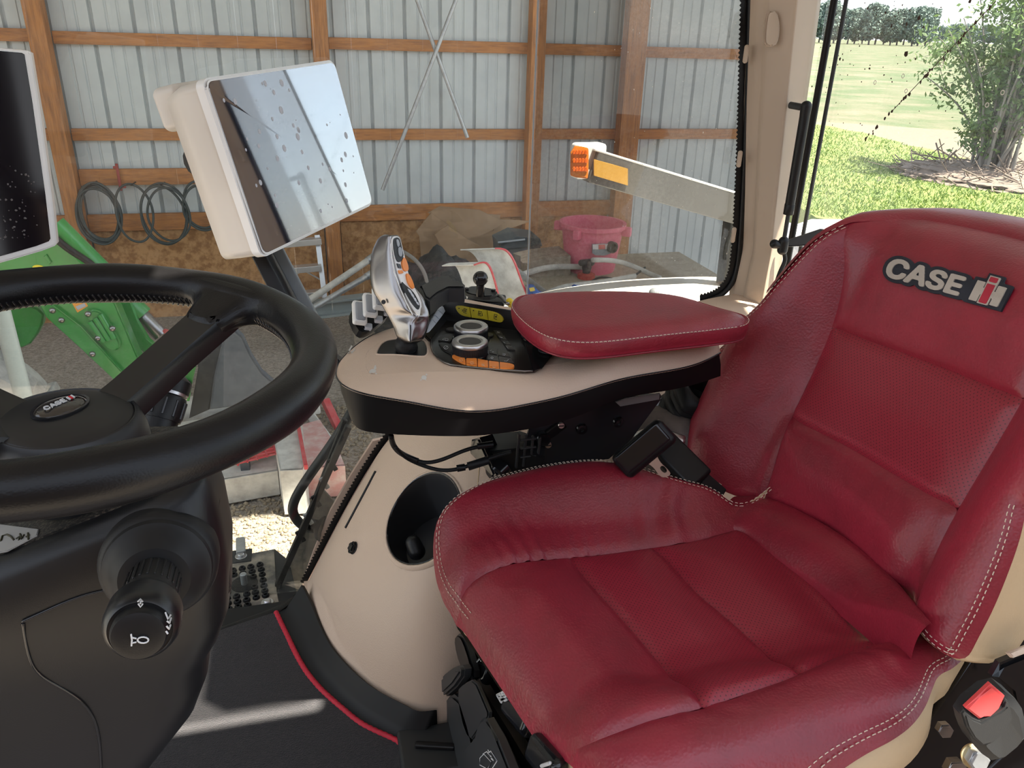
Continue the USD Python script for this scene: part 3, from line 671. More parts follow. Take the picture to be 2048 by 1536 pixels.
for px, py in ((1902, 322), (1758, 358), (1884, 128), (1812, 182), (1806, 152), (1965, 138), (1990, 260), (2005, 185), (1750, 165), (1974, 210)): 
    c = at(px, py, x=1.0165); ws.append(T(*(lambda t: (np.c_[np.zeros(len(t.vertices)), t.vertices[:, 0], t.vertices[:, 1]] * 1.0 + c + np.c_[t.vertices[:, 2] * .3, np.zeros((len(t.vertices), 2))], t.faces))(trimesh.creation.torus(.0032, .0007, 16, 6))))
obj('water_rings', ws, MATS['dried_water'], w3, False, kind='stuff')
# gas strut of the rear window
gs = thing('gas_strut', 'black gas strut of the rear window, beside the beige pillar', 'gas strut')
SA, SB = at(1612, 216, y=1.375), at(1566, 492, y=1.385)
sa = SA + (SB - SA) * .05; ax = (SB - SA) / np.linalg.norm(SB - SA)
def along(t): return SA + (SB - SA) * t
obj('cylinder', tube([along(.06), along(.74)], .0095, 20), blk, gs, True); obj('rod', tube([along(.74), along(.97)], .0042, 14), greyblk, gs, True); obj('collar', tube([along(.68), along(.755)], .0102, 20), blk, gs, True)
obj('ball_socket', balls((along(-.01), .0105), (along(.09), .009)), blk, gs, True); obj('ball_stud', tube([along(.0), along(.0) + [-.012, .035, .002]], .0065, 12), greyblk, gs, True)
obj('ball_socket', balls((along(.965), .0105), (along(1.03), .0105)), blk, gs, True); obj('ball_stud', balls((along(1.0) + [-.018, .004, .004], .0095), (along(1.0), .006)), blk, gs, True)
hg = thing('window_hinge', 'flat black bracket behind the backrest, under the gas strut', 'bracket')
obj('arm', patch([(1574, 480), (1640, 458), (1655, 460), (1690, 448), (1700, 470), (1640, 490), (1574, 494)], at(1600, 480, x=.985), np.array([-.5, -.8, .3]), .008, .002), blk, hg)
obj('cable', tube(spline([at(1566, 500, y=1.385), at(1570, 520, y=1.385), at(1562, 540, y=1.385), at(1550, 575, y=1.39)], 16), .0045, 8), blk, hg, True)
# the rest of the cab's frame, behind and in front of the picture
struct('pillar_rear', move(rbox(.10, .09, 1.75, .02), (1.0, -.06, .87)), blk); struct('pillar_front', move(rbox(.09, .09, 1.75, .02), (-1.0, 1.47, .87)), blk)
struct('wall_rear', move(rbox(.06, 1.5, .5, .02), (1.04, .74, .24)), beige)
# ------------------------------------------------------------------ the operator's seat
seat = thing('operator_seat', 'red leather operator seat with cream stitching and tan sides', 'seat')
SCY = .755
def ss(a, b, x): t = np.clip((x - a) / (b - a), 0, 1); return t * t * (3 - 2 * t)
def xfr(y): return .128 + .012 * np.clip((.92 - np.asarray(y, float)) / .1, 0, 1) + np.clip(.87 - np.asarray(y, float), 0, 1) * .24
def fc(x, y):
    """height of the seat cushion"""
    v = y - SCY
    z = .494 + .042 * ss(.14, .235, np.abs(v)) - .018 * (1 - ss(.1, .2, np.abs(v))) * ss(.2, .4, x)
    x0_ = x; x = x - xfr(y) + .148
    t = np.clip((.250 - x) / .102, 0, 1); x = x0_; z = z - .080 * (1 - np.sqrt(np.maximum(1 - t ** 2.2, 0)))
    o = np.clip((v - .245) / .062, 0, 1.0); z = z - .05 * (1 - np.sqrt(np.maximum(1 - o ** 2, 0)))
    o = np.clip((-v - .262) / .055, 0, 1.0); z = z - .05 * (1 - np.sqrt(np.maximum(1 - o ** 2, 0)))
    return z + .05 * ss(.60, .72, x) * (1 - ss(.16, .24, np.abs(v)))
def gc(p):
    ok = (p[:, 0] > xfr(p[:, 1]) + .0008); return np.where(ok, p[:, 2] - fc(p[:, 0], p[:, 1]), 1.)
BCY = .795
def hb(y, z):
    """how far back the backrest's face lies"""
    v = np.abs(y - BCY)
    x = .668 + (z - .48) * .345 - .080 * ss(.150, .262, v) + .012 * ss(.0, .16, .16 - v)
    o = np.clip((v - .262) / .06, 0, 1); x = x + .05 * (1 - np.sqrt(np.maximum(1 - o ** 2, 0)))
    t = np.clip((z - .866) / .062, 0, 1); x = x + .085 * (1 - np.sqrt(np.maximum(1 - t ** 2.1, 0)))
    return x - .02 * np.exp(-((z - .60) / .09) ** 2) * (1 - ss(.12, .2, v))
def gb(p): return hb(p[:, 1], p[:, 2]) - p[:, 0]
def px_c(pts, n=0):
    q = np.array([hit(*p, gc, .45, 2.) for p in pts])[:, :2]; return q
def px_b(pts): return np.array([hit(*p, gb, .5, 2.) for p in pts])[:, 1:]
def puff(d, g=.0075, w=.006, g2=.004, w2=.03):
    return -g * np.exp(-(d / w) ** 1.3) + g2 * (1 - np.exp(-(d / w2) ** 2))
wr_rng = np.random.default_rng(2)
def panel(name, pts, kind, m, parent, step=.006, g=.0075, wrk=None, **kw):
    P = Polygon(pts); P = P if P.is_valid else P.buffer(0)
    if isinstance(P, MultiPolygon): P = max(P.geoms, key=lambda a: a.area)
    q, f, P2 = tri2d(P, step)
    d = shapely.distance(P2.exterior, shapely.points(q)); o = puff(d, g, **kw)
    if wrk is not None: o = o + wrk(q, d)
    if kind == 'c': v = np.c_[q, fc(q[:, 0], q[:, 1]) + o]
    else: v = np.c_[hb(q[:, 0], q[:, 1]) - o, q]; 
    mesh = T(v, f)
    want = np.array([0, 0, 1.]) if kind == 'c' else np.array([-1., 0, 0])
    if (mesh.face_normals @ want).mean() < 0: mesh.invert()
    return obj(name, mesh, m, parent, True)
def curve(pts, n=50): return spline(pts, n)
def folds(cx, cy, ang, L, wl, amp, spread):
    """soft creases in the leather, running along ang around (cx, cy)"""
    ca, sa = math.cos(ang), math.sin(ang)
    def f(q, d):
        u = (q[:, 0] - cx) * ca + (q[:, 1] - cy) * sa; v = -(q[:, 0] - cx) * sa + (q[:, 1] - cy) * ca
        w = np.exp(-(u / L) ** 2 - (v / spread) ** 2)
        ph = v / wl * 2 * np.pi + 2.2 * np.sin(u / L * 1.7) + 6 * meshkit.noise(np.c_[q * 22, np.zeros(len(q))], 3)
        return amp * w * np.sin(ph)
    return f
def both(*fs): return lambda q, d: sum(f(q, d) for f in fs)

# seams of the cushion, read off the photograph onto its surface
r_in = px_c([(925, 1256), (917, 1220), (923, 1183), (948, 1153), (992, 1130), (1062, 1114), (1140, 1107), (1225, 1098), (1305, 1088), (1395, 1074), (1474, 1051)])
r_out = px_c([(918, 1257), (895, 1232), (880, 1190), (868, 1130), (865, 1080), (872, 1035), (893, 1003), (935, 972), (1010, 944), (1100, 925), (1180, 916), (1240, 920), (1300, 935), (1360, 952), (1430, 968), (1482, 1008)])
r_out[0:2] = [(xfr(.795) + .001, .795), (xfr(.83) + .001, .83)]; r_in[0] = (xfr(.775) + .001, .775)
s2 = px_c([(1140, 1107), (1155, 1130), (1200, 1182), (1265, 1252), (1335, 1330), (1407, 1407)])
s3 = px_c([(1305, 1088), (1336, 1113), (1387, 1173), (1440, 1215), (1535, 1293), (1602, 1341)])
s4 = px_c([(1474, 1051), (1500, 1062), (1560, 1108), (1660, 1182), (1780, 1279)])
l_in = px_c([(1085, 1560), (1100, 1538), (1150, 1500), (1225, 1463), (1310, 1430), (1407, 1407), (1500, 1375), (1602, 1341), (1690, 1300), (1755, 1282), (1795, 1262)])
l_in[0] = (xfr(l_in[1][1] - .012) + .001, l_in[1][1] - .012)
l_out = px_c([(1795, 1262), (1850, 1290), (1918, 1324), (1880, 1338), (1868, 1368), (1855, 1404), (1830, 1440), (1790, 1470), (1745, 1492), (1700, 1520), (1660, 1552), (1600, 1600), (1540, 1660)])
yl = l_out[-1][1]
r_out = np.vstack([r_out, r_out[-1] + [.05, .005]])
def ccurve(a, n=70): c = chaikin(a, 3, False); return resample(c, np.linalg.norm(np.diff(c, axis=0), axis=1).sum() / n)
R_in, R_out, S2_, S3_, S4_, L_in = (ccurve(a, 60) for a in (r_in, r_out, s2, s3, s4, l_in))
i2, i3 = [np.argmin(np.linalg.norm(R_in - p, axis=1)) for p in (s2[0], s3[0])]
j2, j3 = [np.argmin(np.linalg.norm(L_in - p, axis=1)) for p in (s2[-1], s3[-1])]
panel('side_bolster', np.vstack([R_out, R_in[::-1]]), 'c', leather, seat, g2=.006, wrk=both(folds(.26, .845, 1.95, .055, .022, .0028, .05), folds(.33, .84, 1.8, .045, .018, .0016, .05), folds(.50, .90, 1.7, .06, .05, .0025, .05)))
fr = np.linspace(r_in[0][1], l_in[0][1], 20)
panel('front_roll', np.vstack([R_in[:i2 + 1], S2_, L_in[:j2 + 1][::-1], np.c_[xfr(fr[::-1]) + .001, fr[::-1]]]), 'c', leather, seat, g2=.010, w2=.05)
panel('center_panel', np.vstack([R_in[i2:i3 + 1], S3_, L_in[j2:j3 + 1][::-1], S2_[::-1]]), 'c', leather_perf_xy, seat, g2=.008, w2=.045)
panel('center_panel', np.vstack([R_in[i3:], S4_, L_in[j3:-1][::-1], S3_[::-1]]), 'c', leather_perf_xy, seat, g2=.008, w2=.045)
l_out = np.vstack([l_out[:1] + [[.03, .02]], l_out[:1] + [[.075, .0]], l_out[1:2] + [[.075, -.0]], l_out[2:]])
LO = ccurve(l_out, 90)
LO = np.vstack([LO, [(xfr(l_in[0][1] - .05) + .05, LO[-1][1] + .002), (xfr(l_in[0][1] - .05) + .018, LO[-1][1] + .015), (xfr(l_in[0][1] - .04) + .001, l_in[0][1] - .04)]])
fr_ = np.linspace(l_in[0][1] - .04, r_in[0][1], 20)
OUTL = Polygon(np.vstack([R_out, S4_, LO, np.c_[xfr(fr_) + .001, fr_]])).buffer(0)
OUTL = OUTL if isinstance(OUTL, Polygon) else max(OUTL.geoms, key=lambda a: a.area)
q, f, _ = tri2d(OUTL.buffer(-.004), .012); cz_ = T(np.c_[q, fc(q[:, 0], q[:, 1]) - .011], f); obj('cushion_core', cz_ if cz_.face_normals[:, 2].mean() > 0 else T(cz_.vertices, f[:, ::-1]), leather, seat, True)
panel('side_bolster', np.vstack([L_in, LO]), 'c', leather, seat, g2=.006, wrk=both(folds(.34, .545, 2.6, .05, .03, .002, .04), folds(.6, .56, 2.2, .05, .035, .002, .05)))
# the tuck between cushion and backrest
tk0 = spline(np.array([[*hit(*p, gc, .5, 2.)] for p in [(1474, 1051), (1500, 1062), (1560, 1108), (1660, 1182), (1780, 1279)]]), 30)
xt = lambda a: np.vstack([a[:1] + (a[0] - a[3]) * .5, a, a[-1:] + (a[-1] - a[-4]) * .7, a[-1:] + (a[-1] - a[-4]) * 1.4])
tk0 = xt(tk0) + [-.010, 0, -.010]
tk1 = spline(np.array([hit(*p, gb, .5, 2.) for p in [(1482, 1010), (1530, 1012), (1600, 1040), (1700, 1103), (1772, 1168), (1822, 1228)]]), 30)
sec = []
tk1 = xt(tk1)
for a, b in zip(tk0, tk1):
    row = []
    for k in np.linspace(0, 1, 14):
        row.append(a * (1 - k) + (b + np.array([.004, 0, .016])) * k + np.array([-.35, 0, .5]) * .030 * math.sin(np.pi * k) ** .7 - np.array([0, 0, .004]) * (1 if k in (0, 1) else 0))
    sec.append(row)
m = loft(np.array(sec), False, False); m = m if m.face_normals[:, 2].mean() > 0 else T(m.vertices, m.faces[:, ::-1])
obj('tuck_panel', m, leather, seat, True)
# tan cushion side, under the stitched edge
outl = np.vstack([R_out[::-1][::2], [(xfr(.78) + .001, .78), (xfr(.62) + .001, .62)], LO[::-1][::3]])
side = resample(np.vstack([R_out[::-1], [(xfr(y) + .001, y) for y in fr], LO[::-1]]), .012)
cen = np.array([.4, SCY])
sec = []
fac = np.clip((.60 - side[:, 1]) / .12, 0, 1)[:, None]
for k, (inn, in2, dz) in enumerate(((.006, .006, -.004), (-.006, .012, -.02), (-.010, .032, -.045), (.0, .05, -.07), (.03, .08, -.095), (.06, .11, -.10))):
    inn = inn * fac + in2 * (1 - fac)
    dd = side - cen; dd /= np.linalg.norm(dd, axis=1)[:, None]; q = side - dd * inn
    sec.append(np.c_[q, np.clip(fc(side[:, 0], side[:, 1]), .39, None) - .004 + dz])
m = loft(np.array(sec), False, False); cdir = m.triangles_center[:, :2] - cen
m = m if (m.face_normals[:, :2] * cdir).sum(1).mean() > 0 else T(m.vertices, m.faces[:, ::-1])
obj('cushion_side', m, tan_vinyl, seat, True, label='tan vinyl cushion side below the red leather')
q, f, _ = tri2d(Polygon(side).buffer(-.02), .05)
core = cat(T(np.c_[q, np.full(len(q), .40)], f), T(np.c_[q, np.full(len(q), .37)], f[:, ::-1]))
obj('cushion_pan', core, blk, seat, False)

# backrest
b_rin = px_b([(1515, 1005), (1545, 920), (1576, 833), (1617, 745), (1657, 655), (1683, 545), (1697, 438)])
b_rout = px_b([(1515, 1005), (1475, 1000), (1425, 978), (1385, 938), (1366, 885), (1367, 830), (1382, 772), (1412, 718), (1462, 668), (1502, 622), (1542, 568), (1592, 508), (1642, 462), (1697, 438)])
b_s1 = px_b([(1657, 655), (1750, 690), (1850, 727), (1950, 765), (2036, 799)])
b_s2 = px_b([(1576, 833), (1650, 876), (1750, 934), (1850, 991), (1905, 1021)])
b_lin = px_b([(1822, 1227), (1850, 1128), (1905, 1021), (1968, 915), (2036, 799), (2092, 700), (2135, 590), (2150, 480)])
b_bot = px_b([(1515, 1005), (1560, 1018), (1640, 1055), (1730, 1125), (1790, 1188), (1822, 1227)])
b_top = px_b([(1697, 438), (1720, 431), (1790, 425), (1880, 430), (1960, 446), (2048, 478)])
ztop = .922
b_top = np.array([b_rin[-1], (b_rin[-1][0] - .03, .917), (.93, ztop), (.80, ztop + .003), (.68, ztop), (.60, .914), (.565, .896)])
b_lin[-1] = b_top[-1]; b_lin[-2] = (b_lin[-3] * .4 + b_lin[-1] * .6)
b_lout = px_b([(1822, 1227), (1830, 1262), (1850, 1290), (1888, 1317), (1922, 1325), (1942, 1283), (1975, 1222), (2010, 1135), (2034, 1062), (2046, 985)])
b_lout = np.vstack([b_lout, [(.478, .70), (.485, .755), (.505, .815), (.53, .86), b_top[-1]]])
RI, RO, B1, B2, LI, BB, BT, LO2 = (ccurve(a, 60) for a in (b_rin, b_rout, b_s1, b_s2, b_lin, b_bot, b_top, b_lout))
BO = Polygon(np.vstack([RO, BT, LO2[::-1], BB[::-1]])).buffer(0); BO = BO if isinstance(BO, Polygon) else max(BO.geoms, key=lambda a: a.area)
q, f, _ = tri2d(BO.buffer(-.003), .012); cb_ = T(np.c_[hb(q[:, 0], q[:, 1]) + .011, q], f); obj('back_core', cb_ if cb_.face_normals[:, 0].mean() < 0 else T(cb_.vertices, f[:, ::-1]), leather, seat, True)
def idx(C, p): return int(np.argmin(np.linalg.norm(C - p, axis=1)))
k1, k2, m1, m2_ = idx(RI, b_s1[0]), idx(RI, b_s2[0]), idx(LI, b_s1[-1]), idx(LI, b_s2[-1])
panel('back_bolster', np.vstack([RO, RI[::-1][1:-1]]), 'b', leather, seat, g2=.005, wrk=folds(.965, .60, 1.9, .05, .05, .002, .03))
panel('back_bolster', np.vstack([LO2, LI[::-1][1:-1]]), 'b', leather, seat, g2=.005)
panel('back_panel', np.vstack([RI[k1:], BT[1:], LI[m1:-1][::-1], B1[::-1][1:-1]]), 'b', leather, seat, g2=.007, w2=.06)
panel('back_panel', np.vstack([RI[k2:k1 + 1], B1[1:], LI[m2_:m1][::-1], B2[::-1][1:-1]]), 'b', leather_perf_yz, seat, g2=.006, w2=.05)
panel('back_panel', np.vstack([RI[:k2 + 1], B2[1:], LI[:m2_][::-1], BB[::-1][1:-1]]), 'b', leather, seat, g2=.006, w2=.05, wrk=folds(.90, .50, -.6, .03, .012, .0016, .025))
# tan shell of the backrest
ol = resample(np.vstack([RO[1:], BT[1:], LO2[::-1][1:], BB[::-1][1:]]), .012, True)
cen = np.array([BCY, .70]); dd = ol - cen; dd /= np.linalg.norm(dd, axis=1)[:, None]
sec = []
for inn, dx in ((.004, .004), (-.004, .012), (-.010, .03), (-.008, .06), (.012, .095), (.05, .115)):
    q = ol - dd * inn; sec.append(np.c_[hb(ol[:, 0], ol[:, 1]) + dx, q])
sec.append(np.c_[(hb(ol[:, 0] - dd[:, 0] * .1, ol[:, 1] - dd[:, 1] * .1)) + .13, ol - dd * .12])
sec.append(np.tile(np.array([[.668 + .22 * .345 + .13, *cen]]), (len(ol), 1)))
m = loft(np.array(sec), True, False); m.fix_normals()
m = m if (m.face_normals * (m.triangles_center - [.7, *cen])).sum(1).mean() > 0 else T(m.vertices, m.faces[:, ::-1])
obj('back_shell', m, tan_vinyl, seat, True, label='tan vinyl side of the backrest')
tl_ = resample(np.vstack([RO[-12:], BT, LO2[::-1][:8]]), .012); dd = tl_ - cen; dd /= np.linalg.norm(dd, axis=1)[:, None]
sec = []
for inn, dx in ((.006, -.001), (-.004, .006), (-.011, .022), (-.0135, .045), (-.013, .075), (-.004, .100), (.02, .118)):
    q = tl_ - dd * inn; sec.append(np.c_[hb(tl_[:, 0], tl_[:, 1]) + dx, q])
m = loft(np.array(sec), False, False); m = m if (m.face_normals * (m.triangles_center - [.85, *cen])).sum(1).mean() > 0 else T(m.vertices, m.faces[:, ::-1])
obj('back_top', m, leather, seat, True)
dd = BB - cen; dd /= np.linalg.norm(dd, axis=1)[:, None]
m = loft(np.array([np.c_[hb(BB[:, 0], BB[:, 1]) + dx, BB - dd * inn] for inn, dx in ((.008, .002), (-.006, .004), (-.014, .012), (-.022, .03), (-.022, .09))]), False, False)
obj('back_hem', m if m.face_normals[:, 0].mean() < 0 else T(m.vertices, m.faces[:, ::-1]), leather, seat, True)
# stitching along the edges
def stitches(line, surf, offs, pitch=.0075, L=.0048, r=.0006):
    ms = []
    for o in offs:
        l = resample(line, .001); t = np.gradient(l, axis=0); t /= np.linalg.norm(t, axis=1)[:, None]; nrm = np.c_[-t[:, 1], t[:, 0]]
        l = l + nrm * o
        n = int(pitch / .001)
        for i in range(0, len(l) - n, n):
            a, b = l[i], l[min(i + int(L / .001), len(l) - 1)]
            if surf == 'c': A, B = [np.array([*q, fc(q[0], q[1]) - .0002]) for q in (a, b)]; up = (0, 0, 1)
            else: A, B = [np.array([hb(q[0], q[1]) + .0002, *q]) for q in (a, b)]; up = (-1, 0, 0)
            ms.append(tube([A, (A + B) / 2 + np.array(up) * .0004, B], r, 5))
    return ms
obj('stitching', stitches(R_out, 'c', (-.0045, -.0085)) + stitches(LO[14:-2], 'c', (-.006, -.0105)), thread, seat, True, label='double row of cream stitches on the cushion edge', kind='stuff')
obj('stitching', stitches(RO[6:], 'b', (.0065, .011)) + stitches(LO2[4:], 'b', (-.0065, -.011)), thread, seat, True, label='double row of cream stitches on the backrest edge', kind='stuff')
# embroidered badge
def letters(s, h, shear=.0, bold=True, depth=.002):
    m = meshkit.text_mesh(s, h, depth, bold); m.vertices[:, 0] += m.vertices[:, 1] * shear; m.vertices[:, 0] -= m.vertices[:, 0].min(); return m
def solid2d(m):
    e = m.triangles[:, :, :2][np.abs(m.face_normals[:, 2]) > .9]; return shapely.union_all([Polygon(t).buffer(0) for t in e])
def polys(g): return list(g.geoms) if hasattr(g, 'geoms') else [g]
TXT = solid2d(letters('CASE', 1., .26)).buffer(.035)
bx = TXT.bounds; TXT = affinity.scale(affinity.translate(TXT, -bx[0], -bx[1]), 3.30 / (bx[2] - bx[0]), 1.08 / (bx[3] - bx[1]), origin=(0, 0))
def sh(p): return Polygon([(x + .26 * y, y) for x, y in p])
X = 3.50
IH_W = [sh([(X, 0), (X + .34, 0), (X + .34, .42), (X + .42, .42), (X + .42, .78), (X + .34, .78), (X + .34, 1.08), (X, 1.08)]), sh([(X + .88, 0), (X + 1.22, 0), (X + 1.22, 1.08), (X + .88, 1.08), (X + .88, .72), (X + .80, .72), (X + .80, .36), (X + .88, .36)])]
IH_R = [sh([(X + .44, .0), (X + .76, .0), (X + .76, 1.04), (X + .44, 1.04)]), sh([(X + .44, 1.16), (X + .76, 1.16), (X + .76, 1.42), (X + .44, 1.42)])]
IH_B = [p.buffer(.06, join_style=2) for p in IH_R]
BACK = shapely.union_all([TXT.buffer(.17), *[p.buffer(.17, join_style=2) for p in IH_W + IH_R]]).buffer(.08).buffer(-.08)
BACK = Polygon(BACK.exterior) if isinstance(BACK, Polygon) else max(BACK.geoms, key=lambda a: a.area)
O_, U_, V_ = np.array([1777., 556.]), (np.array([2002., 617.]) - [1777, 556]) / 4.72, np.array([8., -43.]) / 1.08
V_ = V_ - .26 * U_ + np.array([.26 * U_[0] * 0, 0])
O_ = np.array([1779., 557.]); V_ = np.array([6., -42.]) / 1.08
def badge(P, lift, th, m, name, label=None, par=None):
    ms = []
    for p in polys(P):
        if p.is_empty: continue
        q, f, _ = tri2d(p, .10)
        px = O_ + q[:, :1] * U_ + q[:, 1:] * V_
        b = np.array([hit(*a, gb, .5, 2.) for a in px])
        n = np.array([-.93, 0, .33])
        top = b + n * (lift + th); low = b + n * (lift - .002)
        nb = len(resample(np.array(p.exterior.coords)[:-1], .08, True))
        t1 = T(top, f)
        if (t1.face_normals @ n).mean() < 0: t1.invert()
        e = loft([low[:nb], top[:nb]], True, False); ms += [t1, e]
    return obj(name, ms, m, par or seat, 30, label)
navy = mat('thread_navy', (.012, .014, .022), .7, bump=.4, bscale=900., bdist=.0005)
greythread = mat('thread_grey', (.42, .37, .32), .7, bump=.6, bscale=700., bdist=.0008)
redthread = mat('thread_red', (.38, .02, .04), .7, bump=.5, bscale=700., bdist=.0008)
bdg = badge(BACK, .0065, .0012, navy, 'badge_backing', 'dark embroidered outline of the maker badge')
badge(shapely.union_all([TXT, *IH_W]), .0065, .0026, greythread, 'badge_lettering', 'pale grey embroidered letters', bdg)
badge(shapely.union_all(IH_B), .0065, .0026, greythread, 'badge_edging', None, bdg)
badge(shapely.union_all(IH_R), .0065, .0034, redthread, 'badge_bar', 'red embroidered letter i', bdg)
# black seat base with its switches
FX = .112
base = [(884, 1415), (888, 1385), (905, 1352), (930, 1330), (958, 1320), (985, 1322)]
base_c = ats([(905, 1330)], y=.70)
fp = thing('seat_pedestal', 'black plastic seat base with switches below the red cushion', 'seat pedestal')
def xface(px, x, h, bev=.004, sm=1): return patch(px, (x + .028, .6, .3), (-1, 0, 0), h, bev, sm, 0, (0, 1, 0))
obj('housing', cat(move(rbox(.46, .46, .32, .03), (.455, .735, .235)), xface([(884, 1410), (889, 1370), (905, 1345), (932, 1328), (958, 1335), (1000, 1400), (1060, 1490), (1150, 1640), (905, 1640), (890, 1500)], 0.1870, .022, .008)), blk, fp, 40)
obj('side_cover', xface([(886, 1396), (890, 1365), (903, 1345), (925, 1330), (945, 1328), (941, 1360), (893, 1400)], 0.1540, .018, .008), greyblk, fp, 40)
obj('side_cover', xface([(892, 1402), (930, 1380), (960, 1470), (975, 1560), (990, 1680), (915, 1680), (896, 1500)], 0.1580, .014, .005), greyblk, fp, 40)
obj('lever_guard', xface([(921, 1272), (931, 1264), (941, 1280), (952, 1312), (962, 1350), (955, 1362), (940, 1345), (927, 1310)], 0.1670, .012, .004), blk, fp, 40)
obj('pocket', xface([(921, 1378), (935, 1366), (955, 1356), (974, 1398), (988, 1432), (972, 1440), (962, 1463), (946, 1482), (930, 1440)], 0.1500, .006, .002, 1), greyblk, fp, 30)
obj('switch_plate', xface([(940, 1500), (966, 1470), (972, 1446), (988, 1434), (1012, 1475), (1065, 1600), (960, 1600)], 0.1480, .012, .003, 0), greyblk, fp, 30)
ic = []
for pl_ in ([(960, 1516), (968, 1508), (983, 1524), (975, 1538), (960, 1530), (960, 1516)], [(966, 1508), (974, 1503), (987, 1520)], [(975, 1506), (982, 1502), (994, 1522), (984, 1538)], [(976, 1500), (981, 1506), (979, 1510), (984, 1514), (982, 1517), (987, 1521)]):
    ic.append(tube(ats(pl_, x=.163), .0007, 6))
obj('icon', ic, icon_w, fp, True, label='white seat icon')
def rocker(c, w, hgt, ang, name='rocker_switch'):
    p = at(*c, x=.205); m = rbox(hgt, w, .022, .010, True); return obj(name, put(m, p, (-.1, math.cos(ang), math.sin(ang)), (-.9, 0, .42)), blk_gloss, fp, True)
s1 = rocker((964, 1332), .034, .075, -.35); s2_ = rocker((1040, 1425), .034, .075, -.35); s3_ = rocker((1092, 1520), .034, .07, -.35)
def icon_on(pls, x, name, parent, r=.0011, m=None): return obj(name, [tube(ats(p, x=x + .052), r, 6) for p in pls], m or icon_w, parent, True)
icon_on([[(951, 1327), (966, 1309), (962, 1322)], [(949, 1328), (965, 1312)], [(957, 1308), (966, 1312)]], 0.1420, 'icon', fp, .0013)
icon_on([[(994, 1390), (1008, 1383), (1016, 1398), (1003, 1405), (994, 1390)], [(997, 1389), (1012, 1395)], [(1002, 1386), (1014, 1393)], [(1008, 1382), (1020, 1396)], [(1000, 1396), (1011, 1391)]], 0.1400, 'icon', fp, .0016)
icon_on([[(1083, 1532), (1100, 1526)]], 0.1400, 'icon', fp, .002)
# seat-belt latch on its stalk
lt = thing('belt_tongue', 'black seat-belt clasp with a bare steel tongue lying by the red cushion', 'seat belt tongue')
lp = at(1288, 897, y=.965); ux = at(1325, 866, y=1.0) - at(1250, 928, y=1.01); uy = at(1320, 940, y=.98) - at(1285, 900, y=1.0)
LF = frame(lp, ux, np.cross(ux, uy)); zl = LF[:3, 2]
if zl @ (EYE - lp) < 0: zl = -zl
obj('grip', put(rbox(.098, .046, .024, .010, True), lp, ux, zl), blk, lt, True)
obj('grip_cover', put(rbox(.085, .034, .008, .004), lp + zl * .011 - uy / np.linalg.norm(uy) * .004, ux, zl), blk_gloss, lt)
t_o = lp + zl * .003; tg = []
H = [np.array(onplane(*q, t_o, zl)) for q in [(1287, 922), (1312, 903), (1318, 922), (1340, 942), (1341, 950), (1327, 955), (1318, 950), (1306, 932)]]
TF = frame(t_o, ux, zl); TFi = np.linalg.inv(TF)
o2 = chaikin((np.array(H) @ TFi[:3, :3].T + TFi[:3, 3])[:, :2], 2); hh = [np.array(onplane(*q, t_o, zl)) for q in [(1318, 935), (1326, 929), (1336, 941), (1328, 947)]]
h2 = chaikin((np.array(hh) @ TFi[:3, :3].T + TFi[:3, 3])[:, :2], 2)
tm = slab(Polygon(o2, [h2]), .0025); tm.apply_transform(TF); obj('tongue', tm, mat('warm_steel', (.66, .60, .54), .3, 1.), lt, 30, label='bare steel tongue with a square hole')
ba = at(1330, 885, y=1.0)
bk = thing('belt_anchor', 'black plastic belt anchor sleeve between the cushion and the backrest', 'seat belt anchor')
obj('sleeve', bar(at(1315, 880, y=1.03), at(1400, 965, y=.96), .055, .024, .006, (0, -.6, 1)), blk, bk); obj('web', bar(at(1400, 965, y=.97), at(1440, 1000, y=.95), .045, .010, .003, (0, -.6, 1)), blk_soft, bk)
# red-button buckle at the seat's near side
bu = thing('belt_buckle', 'black seat-belt buckle with a red release button beside the tan seat side', 'seat belt buckle')
bo = at(1965, 1430, y=.40); tn = np.array([.05, -.75, .65]); tn /= np.linalg.norm(tn)
top_o = at(1965, 1405, y=.405)
fn = np.array([-.25, -.9, .2]); fn /= np.linalg.norm(fn)
bp0 = onplane(1965, 1450, at(1965, 1440, y=.40), fn)
obj('case', patch([(1903, 1402), (1972, 1348), (2012, 1376), (2024, 1425), (2022, 1450), (1966, 1496), (1928, 1470), (1912, 1440)], bp0, fn, .030, .008, 1, lift=-.028), greyblk, bu, 40)
obj('face', patch([(1913, 1406), (1952, 1436), (1966, 1428), (2000, 1410), (2005, 1393), (2014, 1400), (2022, 1440), (1966, 1494), (1930, 1462)], bp0, fn, .006, .003, 1, lift=.002), greyblk, bu, 40)
obj('release_button', cat(patch([(1925, 1410), (1976, 1362), (2004, 1386), (1992, 1412), (1975, 1428), (1962, 1428), (1953, 1432)], bp0, fn, .006, .002, 0, lift=.001)), mat('red_button', (.62, .06, .06), .4), bu, 30, label='red release button')
bf = thing('seat_slide', 'glossy black steel slide frame under the tan side of the seat', 'seat frame')
obj('rail', bar(at(1840, 1590, y=.50), at(2060, 1270, y=.52), .10, .035, .008, (0, -.6, .8)), blk_gloss, bf); obj('rail', bar(at(1950, 1600, y=.47), at(2080, 1480, y=.47), .05, .03, .008, (0, -.6, .8)), blk_gloss, bf)
obj('plate', patch([(1975, 1345), (1990, 1318), (2060, 1290), (2070, 1480), (2020, 1420), (2010, 1375)], at(2020, 1350, y=.46), np.array([-.3, -.9, .3]), .012, .004), blk_gloss, bf)
obj('strap', patch([(2010, 1305), (2060, 1285), (2060, 1300), (2020, 1315)], at(2030, 1300, y=.43), np.array([-.2, -.7, .6]), .006, .001), beige, bf)
